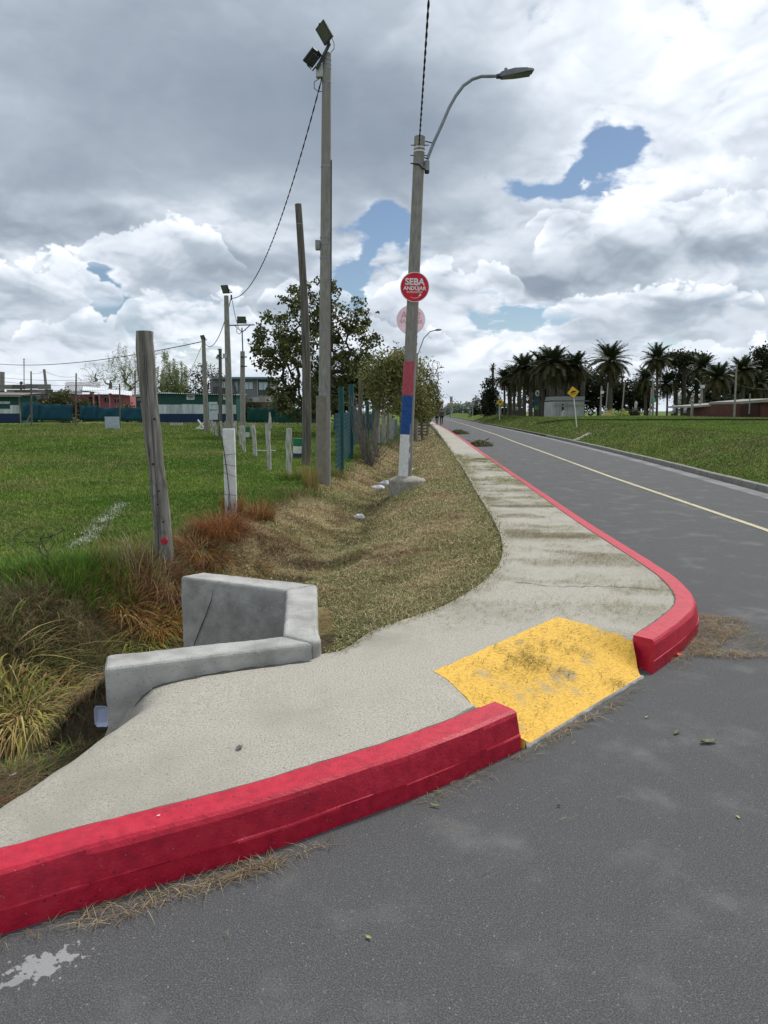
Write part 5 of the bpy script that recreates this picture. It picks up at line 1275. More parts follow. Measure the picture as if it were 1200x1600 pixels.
for (px, py, rx, ry, Yt, lab, lf) in ((92, 630, 18, 20, 82, 'dark green bush beside the grey shed', DG), (65, 640, 10, 10, 80, 'low dark bush before the grey shed', DG), (130, 640, 11, 13, 84, 'round dark shrub in front of the pink house', DG),
    (108, 640, 18, 10, 83, 'reddish bush before the white roofed house', [(.16, .07, .06), (.10, .06, .05), (.09, .09, .04)]), (200, 646, 14, 8, 84, 'low green bush right of the pink house', DG), (275, 610, 30, 8, 110, 'green hedge above the garage roof', DG),
    (392, 646, 12, 18, 84, 'dark tree between the clubhouse and the grey house', DG), (440, 640, 20, 14, 80, 'dark bush behind the green netting', DG), (108, 660, 6, 10, 76, 'green weeds in the gap between the blue nets', YL_)):
    b = atY(px, py+ry, Yt); b.z = g1(zleft, b.x, b.y)
    tree('bush', b, [E3(px, py, rx, ry, Yt)], 40, lab, 'bush', 'bushes around the far houses', lf, 1500, .28, .4, .3, .1, step=.6, r_tip=.02, shell=.1)
# ================================================================ green posts, wire fence and palings along the verge
def post_at(px, py, pxt, pyt, w, material, name, label, cat, group, kind='round', jit=.03):
    g = hit(px, py); t_ = atY(pxt, pyt, g.y); m = MB(); r = w*g.y/FPX/2
    if kind == 'round': m.tube([(g-Vector((0, 0, .2))).lerp(t_, i/5)+Vector((random.uniform(-.01, .01), 0, 0)) for i in range(6)], r, 10, jit=jit)
    else: m.box(((g.x+t_.x)/2, g.y, (g.z+t_.z)/2-.08), (2*r, .06, t_.z-g.z+.16), ry=math.atan2(t_.x-g.x, t_.z-g.z))
    o = m.build(name, material, origin=g, smooth=kind == 'round'); tag(o, label, cat, group); return g, t_
gp = []
for (px, py, xt, yt, w, mt_, lab, kd) in (
    (533, 741, 533, 604, 8.5, 'greenpaint', 'dark green painted post nearest the concrete floodlight pole', 'round'),
    (548, 718, 549, 600, 8.5, 'greenpaint', 'second dark green painted post along the verge fence', 'round'),
    (562, 690, 563, 586, 6.5, 'darkwood', 'tall grey green post behind the bare shrub', 'round'),
    (574, 689, 574, 628, 6, 'greenpaint', 'short green post behind the bare shrub', 'round'),
    (586, 692, 585, 624, 8, 'greenpaint', 'wide green board post before the pale palings', 'flat')):
    gp.append(post_at(px, py, xt, yt, w, MT[mt_], 'fence_upright', lab, 'fence post', 'uprights of the verge fence', kd))
for i, (px, py, xt, yt, w) in enumerate(((592, 693, 592, 626, 4), (599.5, 694, 600, 627, 7), (606, 692, 606.5, 632, 4), (611, 688, 612, 635, 6))):
    lab = ('thin pale concrete paling nearest the green boards', 'broad pale paling, first of the two wide ones', 'thin pale paling between the two broad ones', 'broad pale paling next to the blue green panel')[i]
    gp.append(post_at(px, py, xt, yt, w, flat('paling_concrete', (.36, .34, .31), .9, bump=.4), 'paling', lab, 'paling', 'pale palings beside the verge', 'flat'))
g1_, g2_ = hit(614, 686), hit(621, 678)
t1, t2 = atY(614, 655, g1_.y), atY(621, 655, g2_.y)
m = MB(); m.add([g1_, g2_, t2, t1], [(0, 1, 2, 3)]); m.add([p+Vector((-.04, 0, 0)) for p in (g1_, g2_, t2, t1)], [(3, 2, 1, 0)])
tag(m.build('site_board', flat('blue_green_board', (.06, .12, .15), .7), origin=g1_), 'small blue green fence panel after the palings', 'fence panel')
# wire mesh between the uprights (thin real wires)
def wire_mesh(pts, zs, h, label, cell=.16, r=.0045, name='wire_fence', matn='wire', seg_mat=None):
    m = MB(); L_ = 0
    for (a, b), (za, zb) in zip(zip(pts[:-1], pts[1:]), zip(zs[:-1], zs[1:])):
        l = math.hypot(b[0]-a[0], b[1]-a[1]); k = int(l/cell)
        for i in range(k):
            t = i/k; x = a[0]+(b[0]-a[0])*t; y = a[1]+(b[1]-a[1])*t; z = za+(zb-za)*t
            m.tube([(x, y, z), (x, y, z+h)], r, 3, cap=False)
        for j in range(int(h/cell)+1): m.tube([(a[0], a[1], za+j*cell), (b[0], b[1], zb+j*cell)], r, 3, cap=False)
    o = m.build(name, seg_mat or MT[matn], origin=(pts[0][0], pts[0][1], zs[0])); tag(o, label, 'fence'); return o
fpts = [gp[i][0] for i in (0, 1, 2, 4)]
q0 = hit(508, 752)
wire_mesh([(q0.x+.25, q0.y)]+[(p.x, p.y) for p in fpts], [q0.z+.25]+[p.z+.25 for p in fpts], 1.35, 'bluish wire mesh stretched between the green posts', .12, .004, seg_mat=flat('blue_wire', (.05, .12, .14), .6, bump=0))
# pallet fence made of horizontal boards
Yp = 58; a = atY(643, 668, Yp); b = atY(667.5, 669, Yp-3); za = g1(zleft, a.x, a.y); zb = g1(zleft, b.x, b.y)
pf = empty('pallet_fence', (a.x, a.y, za), 'low fence of dark horizontal pallet boards at the far end of the verge', 'fence')
for i in range(6):
    z = .12+i*.24; m = MB(); m.box(((a.x+b.x)/2, (a.y+b.y)/2, (za+zb)/2+z), ((b-a).length, .03, .13), rz=math.atan2(b.y-a.y, b.x-a.x), ry=random.uniform(-.01, .01)); m.build('board', MT['darkwood'], pf)
for t in (0, .33, .66, 1):
    q = a.lerp(b, t); m = MB(); m.box((q.x, q.y+.06, za+.75), (.12, .10, 1.7)); m.build('post', MT['wood'], pf)

# ================================================================ far side of the field: nets, huts and houses
def boxY(x0, y0, x1, y1, Yd, depth, m=None, zfloor=None):
    """box whose front face spans these picture corners at distance Yd"""
    a = atY(x0, y1, Yd); c = atY(x1, y0, Yd); m = m or MB(); zb = a.z if zfloor is None else zfloor
    m.box(((a.x+c.x)/2, Yd+depth/2, (zb+c.z)/2), (abs(c.x-a.x), depth, c.z-zb)); return m
def panel(name, x0, y0, x1, y1, Yd, material, parent, th=.05, e=0.0):
    a = atY(x0, y1, Yd); c = atY(x1, y0, Yd); m = MB(); m.box(((a.x+c.x)/2, Yd-e-th/2, (a.z+c.z)/2), (abs(c.x-a.x), th, abs(c.z-a.z))); return m.build(name, material, parent)
grn = flat('clubhouse_green', (.018, .075, .065), .7, bump=.3); wht2 = mat('worn_white_boards', [(.34, .38, .38), (.62, .66, .67)], scale=1.2, stretch=(2, 1, .3), rough=.7, bump=.2); nvy = flat('navy_blue', (.014, .035, .085), .7, bump=.2)
tin = mat('corrugated_tin', [(.26, .27, .28), (.44, .45, .46)], scale=1.5, rough=.5, bump=.2); dtin = flat('old_tin', (.20, .185, .165), .8, bump=.4)
def corrugated(name, p00, p10, p01, n, amp, material, parent):
    """wavy sheet spanned by p00->p10 (across the waves) and p00->p01"""
    p00, p10, p01 = Vector(p00), Vector(p10), Vector(p01); nr = (p10-p00).cross(p01-p00).normalized(); m = MB(); V = []
    for i in range(n*4+1):
        t = i/(n*4); o_ = nr*math.sin(i*math.pi/2)*amp; V += [p00.lerp(p10, t)+o_, p00.lerp(p10, t)+(p01-p00)+o_]
    m.add(V, [(2*i, 2*i+2, 2*i+3, 2*i+1) for i in range(n*4)]); return m.build(name, material, parent)
# green, white and navy clubhouse
Yd = 80; c0 = atY(240, 661, Yd)
ch = empty('clubhouse', c0, 'long clubhouse hut painted green over white over navy blue', 'hut')
boxY(240, 614, 369, 664, Yd, 5).build('wall', grn, ch)
xs_ = [240, 248, 256, 272, 285, 297, 309, 320.5, 340.5, 352, 362, 369]
for i, (xa, xb) in enumerate(zip(xs_[:-1], xs_[1:])):
    if xa == 320.5: continue
    panel('white_panel', xa+.15, 632+random.uniform(-.5, .5), xb-.15, 646.5, Yd, wht2, ch, e=random.uniform(0, .03))
for xa, xb in ((240, 262), (262, 290), (290, 320.5), (340.5, 369)): panel('navy_panel', xa+.1, 647, xb-.1, 662, Yd, nvy, ch)
d = panel('door', 327, 628, 340, 656, Yd, flat('pale_door', (.52, .56, .58), .6), ch, e=.05)
panel('rail', 327.5, 640.0, 339.5, 641.0, Yd, nvy, d, e=.11, th=.02); panel('rail', 328, 632, 339, 632.4, Yd, nvy, d, e=.11, th=.02)
a = atY(238, 614, Yd-.5); c = atY(371, 617, Yd-.5)
corrugated('roof', (a.x, Yd-.5, a.z), (c.x, Yd-.5, c.z), (a.x, Yd+5.4, a.z+.15), 40, .03, tin, ch)
for x0, x1 in ((292, 304), (349, 357)):
    s_ = panel('sign_board', x0, 617, x1, 624.5, Yd, flat('board_white', (.60, .61, .60), .6), ch, e=.03)
    panel('dark_print', x0+1.2, 618.5, x1-1.2, 620.0, Yd, nvy, s_, e=.09, th=.01); panel('dark_print', x0+2.5, 621.2, x1-2, 622.4, Yd, nvy, s_, e=.09, th=.01)
# grey garage beside it
gr = empty('garage', atY(215, 660, 81), 'dark grey low garage between the blue netting and the clubhouse', 'garage')
boxY(214, 620, 240, 661, 81, 4).build('wall', flat('garage_grey', (.055, .075, .09), .8), gr); panel('door', 217, 630, 236, 659, 81, flat('garage_door', (.035, .055, .075), .6), gr)
panel('notice', 220, 630, 223, 634, 81, wht2, gr, e=.06)
a = atY(207, 616, 80.4); c = atY(242, 617, 80.4); corrugated('roof', (a.x, 80.4, a.z), (c.x, 80.4, c.z), (a.x, 85, a.z-.1), 10, .03, dtin, gr)
panel('fascia', 207, 617, 241, 620, 80.4, flat('pale_fascia', (.32, .31, .29)), gr); panel('fascia', 214, 622, 238, 626, 80.6, dtin, gr)
# dugout hut at the left edge
hu = empty('hut', atY(0, 660, 76), 'small green hut with a white stripe at the left edge of the field', 'hut')
boxY(-60, 618, 31.5, 661, 76, 3.5).build('wall', grn, hu)
panel('white_panel', -60, 633, 31, 646, 76, wht2, hu); panel('white_panel', -60, 627.3, 16, 629.2, 76, wht2, hu); panel('white_panel', -60, 629.5, 15.6, 631, 76, wht2, hu); panel('green_panel', -20, 632, 15.6, 638.5, 76, grn, hu, e=.06); panel('navy_panel', -60, 647, 31, 660, 76, nvy, hu)
a = atY(-62, 616, 75.4); c = atY(34, 617, 75.4); corrugated('roof', (a.x, 75.4, a.z), (c.x, 75.4, c.z), (a.x, 80, a.z+.3), 26, .03, dtin, hu)
panel('fascia', -60, 616.5, 33, 620, 75.4, flat('roof_edge', (.22, .20, .18)), hu)
m = MB(); q = atY(32, 640, 76); m.tube([(q.x, 75.9, .2), (q.x, 75.9, q.z+1.4)], .08, 6); m.build('corner_post', MT['wood'], hu)
# grey shed with stacked tin roofs behind
sh = empty('shed', atY(20, 655, 84), 'rambling grey shed of old planks and tin above the blue netting', 'shed')
boxY(-40, 612, 86, 655, 84, 6).build('wall', flat('shed_wall', (.15, .135, .12), .9, bump=.5), sh)
for k, (x0, y0, x1, y1) in enumerate(((-40, 601, 80, 608), (12, 609, 84, 616), (30, 617, 84, 624), (-30, 611, 10, 618))):
    for i in range(6):
        xa = x0+(x1-x0)*i/6; xb = x0+(x1-x0)*(i+1)/6
        panel('roof_plank', xa+.2, y0+random.uniform(-.6, .6), xb-.2, y1+random.uniform(-.6, .6), 84, random.choice([dtin, MT['darkwood'], flat('shed_dark', (.07, .065, .06)), flat('plank_grey', (.24, .23, .21))]), sh, e=.05+.12*k, th=.06)
panel('brick_base', 40, 626, 86, 636, 84, flat('old_brick', (.17, .075, .05), .9), sh, e=.02)
e, g, t_ = field_pole(32, 640, 33, 600, 3.5, 3, 'short pole with a dish lamp on the shed roof', Yd=83, matn='darkwood')
m = MB(); q = atY(34, 599, 83); m.tube([q+Vector((0, -.12, .05)), q+Vector((0, .02, 0))], [.20, .12], 10); m.build('dish', MT['darkmetal'], e)
# pink house
ph = empty('house', atY(97, 655, 88), 'pink house under pale corrugated roofs in the middle of the left row', 'house')
boxY(97, 616, 203, 655, 88, 8).build('wall', flat('pink_wall', (.46, .17, .19), .85, bump=.3), ph)
roofw = mat('pale_tin_roof', [(.66, .68, .70), (.80, .82, .84)], scale=.8, rough=.35, bump=.2)
a = atY(99, 613, 87.4); c = atY(156, 613, 87.4); a2 = atY(103, 596.5, 92)
corrugated('roof', (a.x, 87.4, a.z), (c.x, 87.4, c.z), (a2.x, 92, a2.z), 26, .04, tin, ph)
a = atY(128, 610, 86.4); c = atY(206, 618, 86.4); a2 = atY(130, 603.5, 89)
corrugated('roof', (a.x, 86.4, a.z), (c.x, 86.4, c.z), (a2.x, 89, a2.z), 30, .035, roofw, ph)
panel('fascia', 98, 611.5, 128, 615.5, 86.9, flat('fascia_white', (.55, .56, .58)), ph); 
for (x0, y0, x1, y1) in ((164, 621, 171, 628.5), (180, 623, 186, 629)):
    w_ = panel('window', x0, y0, x1, y1, 88, flat('window_dark', (.02, .022, .028), .2, .5), ph, e=.02); panel('frame', x0-.6, y0-.6, x1+.6, y0, 88, wht2, w_, e=.06); panel('frame', (x0+x1)/2-.2, y0, (x0+x1)/2+.2, y1, 88, wht2, w_, e=.07)
panel('porch_shadow_door', 140, 620, 146, 640, 88, flat('door_in_shadow', (.03, .028, .03)), ph, e=.02).name = 'door'  # doorway panel with the porch shadow put into its dark colour
panel('door', 150, 619, 153.5, 640, 88, flat('door_in_shadow2', (.04, .03, .03)), ph, e=.02)
for px in (147, 156, 172): m = MB(); q = atY(px, 640, 86.8); r_ = atY(px, 612 if px < 150 else 615, 86.8); m.tube([(q.x, 86.8, .2), (q.x, 86.8, r_.z)], .09, 6); m.build('porch_post', flat('porch_pink', (.50, .24, .25)), ph)
# raised wire and washing clutter is left to the bushes; two storey grey house
gh = empty('house', atY(343, 655, 92), 'two storey grey block house with pale windows and a teal roof edge', 'house')
bl = flat('block_grey', (.20, .195, .20), .9, bump=.4); dbl = flat('block_dark', (.085, .085, .10), .9)
boxY(330, 592, 421, 655, 92, 8).build('wall', bl, gh)
boxY(330, 589, 424, 592.3, 91.2, 9).build('roof', flat('teal_roof', (.10, .20, .24), .5), gh)
panel('wall_panel', 404, 594, 421, 617, 92, dbl, gh, e=.01); panel('wall_panel', 333, 604, 356, 616, 92, dbl, gh, e=.01)
wn = flat('window_pale', (.48, .55, .62), .3, .5)
for (x0, y0, x1, y1) in ((383, 598, 395, 608), (405, 598, 418, 609), (346, 597, 352, 606), (353, 596, 358, 614), (367, 597, 371, 612)):
    w_ = panel('window', x0, y0, x1, y1, 92, wn, gh, e=.05); panel('frame', (x0+x1)/2-.25, y0, (x0+x1)/2+.25, y1, 92, bl, w_, e=.11, th=.02); panel('frame', x0, y0-.7, x1, y0, 92, wht2, w_, e=.11, th=.02)
for px in (402, 379.5): m = MB(); a = atY(px, 592, 91.8); c = atY(px, 618, 91.8); m.box(((a.x+c.x)/2, 91.9, (a.z+c.z)/2), (.10, .10, a.z-c.z)); m.build('pillar', flat('pillar_grey', (.36, .36, .36)), gh)
m = MB(); m.tube([atY(363, 594, 91.5), atY(370, 616, 91.5)], .12, 6); m.build('stair_rail', dbl, gh)
# low broken wall and the netting
lw = empty('low_wall', atY(385, 655, 84), 'low rendered wall, white above brown, behind the green netting', 'wall')
for i in range(6): panel('render', 386+9.5*i, 620+random.uniform(-1, 1), 395.5+9.5*i, 628+random.uniform(-.5, .5), 84, random.choice([flat('render_white', (.42, .40, .37), .9, bump=.5), flat('render_grey', (.30, .28, .26), .9, bump=.5)]), lw, e=.01)
boxY(385, 627.5, 443, 655, 84, .3).build('wall', flat('wall_brown', (.15, .10, .08), .9, bump=.4), lw)
def net(x0, y0, x1, y1, Yd, material, label, sag=2.0, n=14):
    m = MB(); V = []; c_ = atY((x0+x1)/2, y1, Yd)
    for i in range(n+1):
        t = i/n; x = x0+(x1-x0)*t; s_ = sag*abs(math.sin(t*math.pi*2))*.5
        for j in range(5):
            u_ = j/4; q = atY(x, y0+s_+(y1-y0-s_)*u_, Yd); q.y += .12*math.sin(i*1.3+j)*math.sin(u_*3); V.append(q)
    m.add(V, [(5*i+j, 5*i+j+1, 5*i+j+6, 5*i+j+5) for i in range(n) for j in range(4)])
    o = m.build('shade_net', material, origin=c_, smooth=True); sol = o.modifiers.new('s', 'SOLIDIFY'); sol.thickness = .02
    tag(o, label, 'netting', 'shade nets hung round the field'); return o
bn = mat('blue_netting', [(.010, .060, .095), (.020, .095, .135)], scale=1.2, rough=.8, bump=.2, transl=.15); gn = mat('green_netting', [(.006, .050, .042), (.012, .075, .058)], scale=1.2, rough=.8, bump=.2, transl=.15)
net(33, 630, 62, 657, 73, bn, 'blue shade net, part nearest the green hut with the white stripe', 2); net(62.3, 631, 113, 657.5, 73, bn, 'blue shade net sagging before the gap', 2.5)
net(124, 633, 152, 657, 73, bn, 'blue shade net starting right of the gap', 3); net(152.3, 636, 222, 657, 73, bn, 'blue shade net behind the white panel', 3)
net(386, 637, 427, 661, 73, gn, 'green shade net left half, right of the clubhouse', .6); net(427.3, 637.5, 503, 663, 73, gn, 'green shade net right half, reaching behind the timber pole', 1)
net(521, 646, 592, 672, 52, flat('blue_sheet', (.05, .11, .14), .7), 'dull blue sheet behind the green posts', .5)
# things standing on the field's edge
g = hit(175, 671); o = boxY(164.5, 651, 185.5, 671, g.y, .06).build('board', flat('pale_board', (.40, .46, .52), .5), origin=(g.x, g.y, g.z)); tag(o, 'plain pale grey square board standing on the goal line', 'board')
e = empty('water_tank', hit(466, 716), 'green and white painted drum by the nearest fence post', 'drum'); g = hit(466, 716); sc = g.y/FPX
for (ya, yb, mm_, nm) in ((685, 697, flat('drum_green', (.02, .16, .09)), 'green band'), (697, 708, flat('drum_white', (.62, .63, .60)), 'white band'), (708, 714, nvy, 'blue band')):
    m = MB(); a, c = atY(466, ya, g.y), atY(466, yb, g.y); m.tube([c, a], 8*sc, 18); tag(m.build('band', mm_, e, smooth=True), nm)
e.name = 'drum'
g = hit(386, 684); e = empty('drum', g, 'small green bin with a white lower half behind the paired posts', 'drum'); OFF[e.name] = g; sc = g.y/FPX
for (ya, yb, mm_, nm) in ((667, 675, 'drum_green', 'green band'), (675.3, 683, 'drum_white', 'white band')):
    m = MB(); m.tube([atY(386, yb, g.y), atY(386, ya, g.y)], 4*sc, 12); tag(m.build('band', bpy.data.materials[mm_], e, smooth=True), nm)
for (x0, y0, x1, y1, w_, lab) in ((385, 663, 402, 662.5, .12, 'pale plank lying behind the paired fence posts'), (401, 704, 430, 705, .05, 'thin white pipe lying low behind the splintered post'), (266, 664, 285, 665, .35, 'pale slab lying on the grass before the clubhouse')):
    g = hit((x0+x1)/2, y0+2); m = MB(); a = atY(x0, y0, g.y); c = atY(x1, y1, g.y); m.box((a+c)/2, ((c-a).length, .2, w_)); o = m.build('plank', flat('pale_plank', (.42, .41, .38)), origin=g); tag(o, lab, 'plank')
g = hit(312, 672); ca = empty('trestle', g, 'small white crossed trestle left of the far fence posts', 'trestle'); 
for p0, p1 in (((309, 656), (322, 673)), ((322, 656), (307, 672)), ((307, 669), (322, 671))): m = MB(); m.tube([atY(*p0, g.y), atY(*p1, g.y)], .06, 5); m.build('bar', MT['whitepaint'], ca)
# white/red far houses at the end of the road
fh = empty('house', atY(688, 645, 260), 'distant orange brick house at the end of the road', 'house')
boxY(676, 632, 686, 650, 262, 8).build('wall', flat('far_cream', (.50, .44, .38)), fh); boxY(686, 629, 693, 650, 260, 10).build('wall', flat('far_orange', (.48, .19, .12)), fh)
boxY(685.5, 627, 693.5, 629.5, 259.7, 10).build('roof', flat('far_roof', (.16, .09, .08)), fh)
for px in (687.5, 690.5):
    for py in (631.5, 636.5): panel('window', px, py, px+1.4, py+2.6, 260, flat('far_window', (.6, .6, .62)), fh)

# ================================================================ palms and the park on the right
def frond_mesh(L_=2.4, nl=20, seed=0, droop=1.0, name='frond'):
    rr = random.Random(seed); V = []; F = []; Cc = []
    def pt(t): return Vector((L_*(t-.12*t*t*droop), 0, L_*(.32*t-.62*droop*t*t)))
    for i in range(8):
        a, b = pt(i/8), pt((i+1)/8); w = .035*(1-i/8)+.008; n0 = len(V)
        V += [a+Vector((0, -w, 0)), a+Vector((0, w, 0)), b+Vector((0, w*.8, 0)), b+Vector((0, -w*.8, 0))]; F.append((n0, n0+1, n0+2, n0+3))
    for i in range(nl):
        t = .10+.90*i/nl; p = pt(t); d = (pt(min(1, t+.05))-p).normalized(); ll = L_*.24*math.sin(min(1, t*1.1+.12)*math.pi*.86)+.06
        for s_ in (-1, 1):
            tip = p+Vector((0, s_, 0))*ll*.74+d*ll*.62+Vector((0, 0, ll*rr.uniform(.05, .32)-ll*.20)); w = .055*L_/2.4; n0 = len(V)
            V += [p-d*w, p+d*w, tip]; F.append((n0, n0+1, n0+2))
    return V, F
PALMG = np.array([(.030, .042, .016), (.045, .055, .020), (.07, .062, .025)])
fr_me = []
for k, dr in enumerate((.55, .85, 1.15, 1.45)):
    V, F = frond_mesh(2.6, 26, k, dr); me = bpy.data.meshes.new('frond'); me.from_pydata([tuple(v) for v in V], [], F); me.update()
    a = me.color_attributes.new('Col', 'FLOAT_COLOR', 'POINT'); c = PALMG[min(k, 2)]*(1.1 if k < 2 else .95); a.data.foreach_set('color', np.tile(np.append(c, 1), len(V)).astype(np.float32)); me.materials.append(MT['leaf']); fr_me.append(me)
palm_trunk = mat('palm_trunk', [(.05, .042, .035), (.12, .10, .085)], scale=9, stretch=(1, 1, 3), rough=.95, bump=.9)
def palm(px, py, rad, Yd, label, name='date_palm', grp='palm trees in the park', single=False, nf=58, tr=.26, seed=0, squash=1.0, ytr=None):
    c = atY(px, py, Yd); gz = g1(zbank, c.x, c.y); s_ = rad*Yd/FPX/2.35; rr = random.Random(seed*7+3)
    tx = atY(ytr if ytr else px, 650, Yd).x
    e = empty(name, (tx, Yd, gz), label, 'palm tree', grp); m = MB(); H_ = c.z-gz
    m.tube([Vector((tx+(c.x-tx)*(i/12)**2, Yd, gz-.2+(H_+.2)*i/12)) for i in range(13)], [tr*s_*(1.15 if i == 0 else 1)*(1+.35*max(0, i-10)/2)*rr.uniform(.93, 1.07) for i in range(13)], 10, jit=.06); m.build('trunk', palm_trunk, e)
    m = MB(); m.tube([c+Vector((0, 0, -.65*s_)), c+Vector((0, 0, -.3*s_)), c+Vector((0, 0, .05*s_))], [tr*s_*1.2, tr*s_*1.9, tr*s_*1.2], 10, jit=.1); m.build('crown_boss', palm_trunk, e)
    allV, allF, allC = [], [], []
    for i in range(nf):
        u_ = (i+.5)/nf; az_ = i*2.39996; k = min(3, int(u_*4)); pitch = math.radians(62-112*u_+rr.uniform(-8, 8)); sc_ = s_*rr.uniform(.88, 1.08)*(1-.12*max(0, u_-.75)/.25)
        M4 = Matrix.Rotation(az_, 4, 'Z') @ Matrix.Rotation(-pitch, 4, 'Y') @ Matrix.Rotation(rr.uniform(-.4, .4), 4, 'X') @ Matrix.Diagonal((sc_, sc_, sc_*squash, 1))
        if single:
            o = bpy.data.objects.new('frond', fr_me[k]); C.objects.link(o); o.parent = e; o.matrix_local = Matrix.Translation(c-e.location) @ M4
        else:
            me = fr_me[k]; n0 = sum(len(v) for v in allV); co = np.empty(len(me.vertices)*3, np.float32); me.vertices.foreach_get('co', co); co = co.reshape(-1, 3)
            R = np.array(M4.to_3x3()); allV.append(co @ R.T+np.array(tuple(c))); allC.append(np.tile(PALMG[min(k, 2)]*rr.uniform(.8, 1.25), (len(co), 1)))
            for p in me.polygons:
                q = list(p.vertices); allF.append([n0+q[0], n0+q[1], n0+q[2], n0+(q[3] if len(q) == 4 else q[2])])
    if not single:
        V = np.concatenate(allV); me = bpy.data.meshes.new('fronds'); me.from_pydata(V.tolist(), [], [tuple(dict.fromkeys(f)) for f in allF]); me.update()
        a = me.color_attributes.new('Col', 'FLOAT_COLOR', 'POINT'); a.data.foreach_set('color', np.concatenate([np.concatenate(allC), np.ones((len(V), 1))], 1).astype(np.float32).ravel())
        o = link('fronds', me, MT['leaf'], e); tag(o, kind='stuff')
    return e
PL = [(788, 592, 18, 98, 'narrow palm at the left end of the dense palm group', 0), (803, 588, 24, 97, 'palm leaning over the green roofed station', 0), (819, 578, 30, 92, 'broad palm in the left half of the dense group', 0),
      (836, 584, 28, 96, 'shaded palm deep in the dense group', 0), (848, 574, 30, 88, 'full dark palm left of the tallest crown', 0), (864, 570, 35, 84, 'largest palm crown of the dense group above the white kiosk', 1),
      (884, 580, 28, 88, 'palm crown whose trunk stands before the white kiosk', 0), (899, 574, 27, 86, 'palm at the right end of the dense group beside the yellow sign', 1),
      (953, 566, 37, 80, 'big isolated palm with a full round crown and hanging old leaves', 1), (1026, 562, 27, 82, 'isolated palm with an upright star shaped crown', 1),
      (1008, 594, 24, 96, 'small palm low between the two isolated ones', 0), (1042, 600, 22, 100, 'thin palm under the umbrella shaped tree', 0), (1098, 577, 27, 86, 'palm right of the umbrella shaped tree', 0),
      (1123, 592, 29, 80, 'low wide palm above the brick block', 0), (1160, 580, 28, 84, 'dense palm behind the tall pole near the right edge', 0), (1183, 600, 26, 88, 'low dark palm near the right edge', 0)]
for i, (px, py, rad, Yd, lab, sg_) in enumerate(PL):
    palm(px, py, rad, Yd, lab, single=bool(sg_), nf=74 if sg_ else 70, seed=i, tr=.22 if px not in (1026, 1042) else .16)
palm(770, 574, 8, 130, 'slender tall palm rising over the leftmost park tree', name='fan_palm', nf=26, seed=40, tr=.5, squash=.6)
PD = [(.024, .032, .013), (.035, .042, .017), (.018, .024, .011)]
def mass(name, px, py, rx, ry, Yd, lab, n=80, nl=6000, leafs=PD, size=.42, cl=.6, th=2.2, tr=.3, bx_=None, cat='tree', shell=.1, **kw):
    b = atY(bx_ or px, 650, Yd); b.z = g1(zbank, b.x, b.y)
    return tree(name, b, [E3(px, py, rx, ry, Yd)], n, lab, cat, 'dark trees of the park', leafs, nl, size, cl, th, tr, step=.9, r_tip=.025, shell=shell, **kw)
mass('cypress_tree', 767, 620, 9, 30, 112, 'narrow dark irregular tree below the slender palm', nl=3200, size=.35, cl=.45)
mass('cypress_tree', 759, 632, 6, 16, 116, 'small dark tree left of the slender palm', nl=1600, size=.35, cl=.4)
mass('park_tree', 935, 612, 40, 30, 108, 'dark tree mass behind the big isolated palm', nl=6500)
mass('park_tree', 985, 618, 34, 26, 110, 'dark tree between the isolated palms', nl=5000)
mass('park_tree', 905, 606, 26, 34, 112, 'dark foliage behind the yellow sign', nl=6000)
mass('park_tree', 845, 605, 50, 28, 112, 'dark foliage filling behind the dense palm group', nl=9000)
mass('park_tree', 1010, 606, 30, 26, 116, 'bare brownish tree behind the star shaped palm', nl=1800, leafs=[(.06, .05, .035)], size=.3)
mass('umbrella_tree', 1066, 562, 33, 8, 100, 'umbrella shaped dark conifer with a flat top', nl=6500, n=110, th=7.5, size=.34, cl=.45, tr=.3, shell=.2)
mass('park_tree', 1072, 590, 30, 20, 104, 'loose dark branches under the umbrella shaped tree', nl=3000, size=.35)
mass('park_tree', 1145, 612, 46, 28, 104, 'dark tree mass behind the brick block', nl=9000)
mass('park_tree', 1192, 606, 28, 34, 96, 'dark tree at the right edge behind the wall', nl=8000)
mass('conifer_tree', 1199, 568, 26, 28, 92, 'tiered dark conifer cut by the right edge', nl=5200, size=.34, cl=.5, th=6, rise=-.02)
mass('bush', 1142, 630, 17, 9, 62, 'round dark creeper bush on the roof of the brick block', nl=2600, size=.18, cl=.3, th=.5, tr=.1, cat='bush')
mass('bush', 984, 647, 13, 5, 76, 'low clipped dark bush beside the yellow flowers', nl=1800, size=.16, cl=.25, th=.3, tr=.08, cat='bush')
mass('bare_tree', 743, 632, 5, 13, 160, 'pale leafless tree beyond the round sign', nl=300, leafs=[(.15, .13, .12)], size=.4, cat='tree', tr=.2, bark='greybark')
mass('park_tree', 744, 644, 3.5, 9, 140, 'small dark bush by the leafless tree', nl=600)
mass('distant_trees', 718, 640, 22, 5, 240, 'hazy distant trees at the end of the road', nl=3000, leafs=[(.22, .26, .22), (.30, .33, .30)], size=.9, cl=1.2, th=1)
mass('blossom_tree', 1075, 626, 13, 12, 150, 'pale blossoming tree glimpsed through the trunks', nl=3500, leafs=[(.50, .50, .46), (.40, .42, .36)], size=.5, cl=.8, th=1.2)
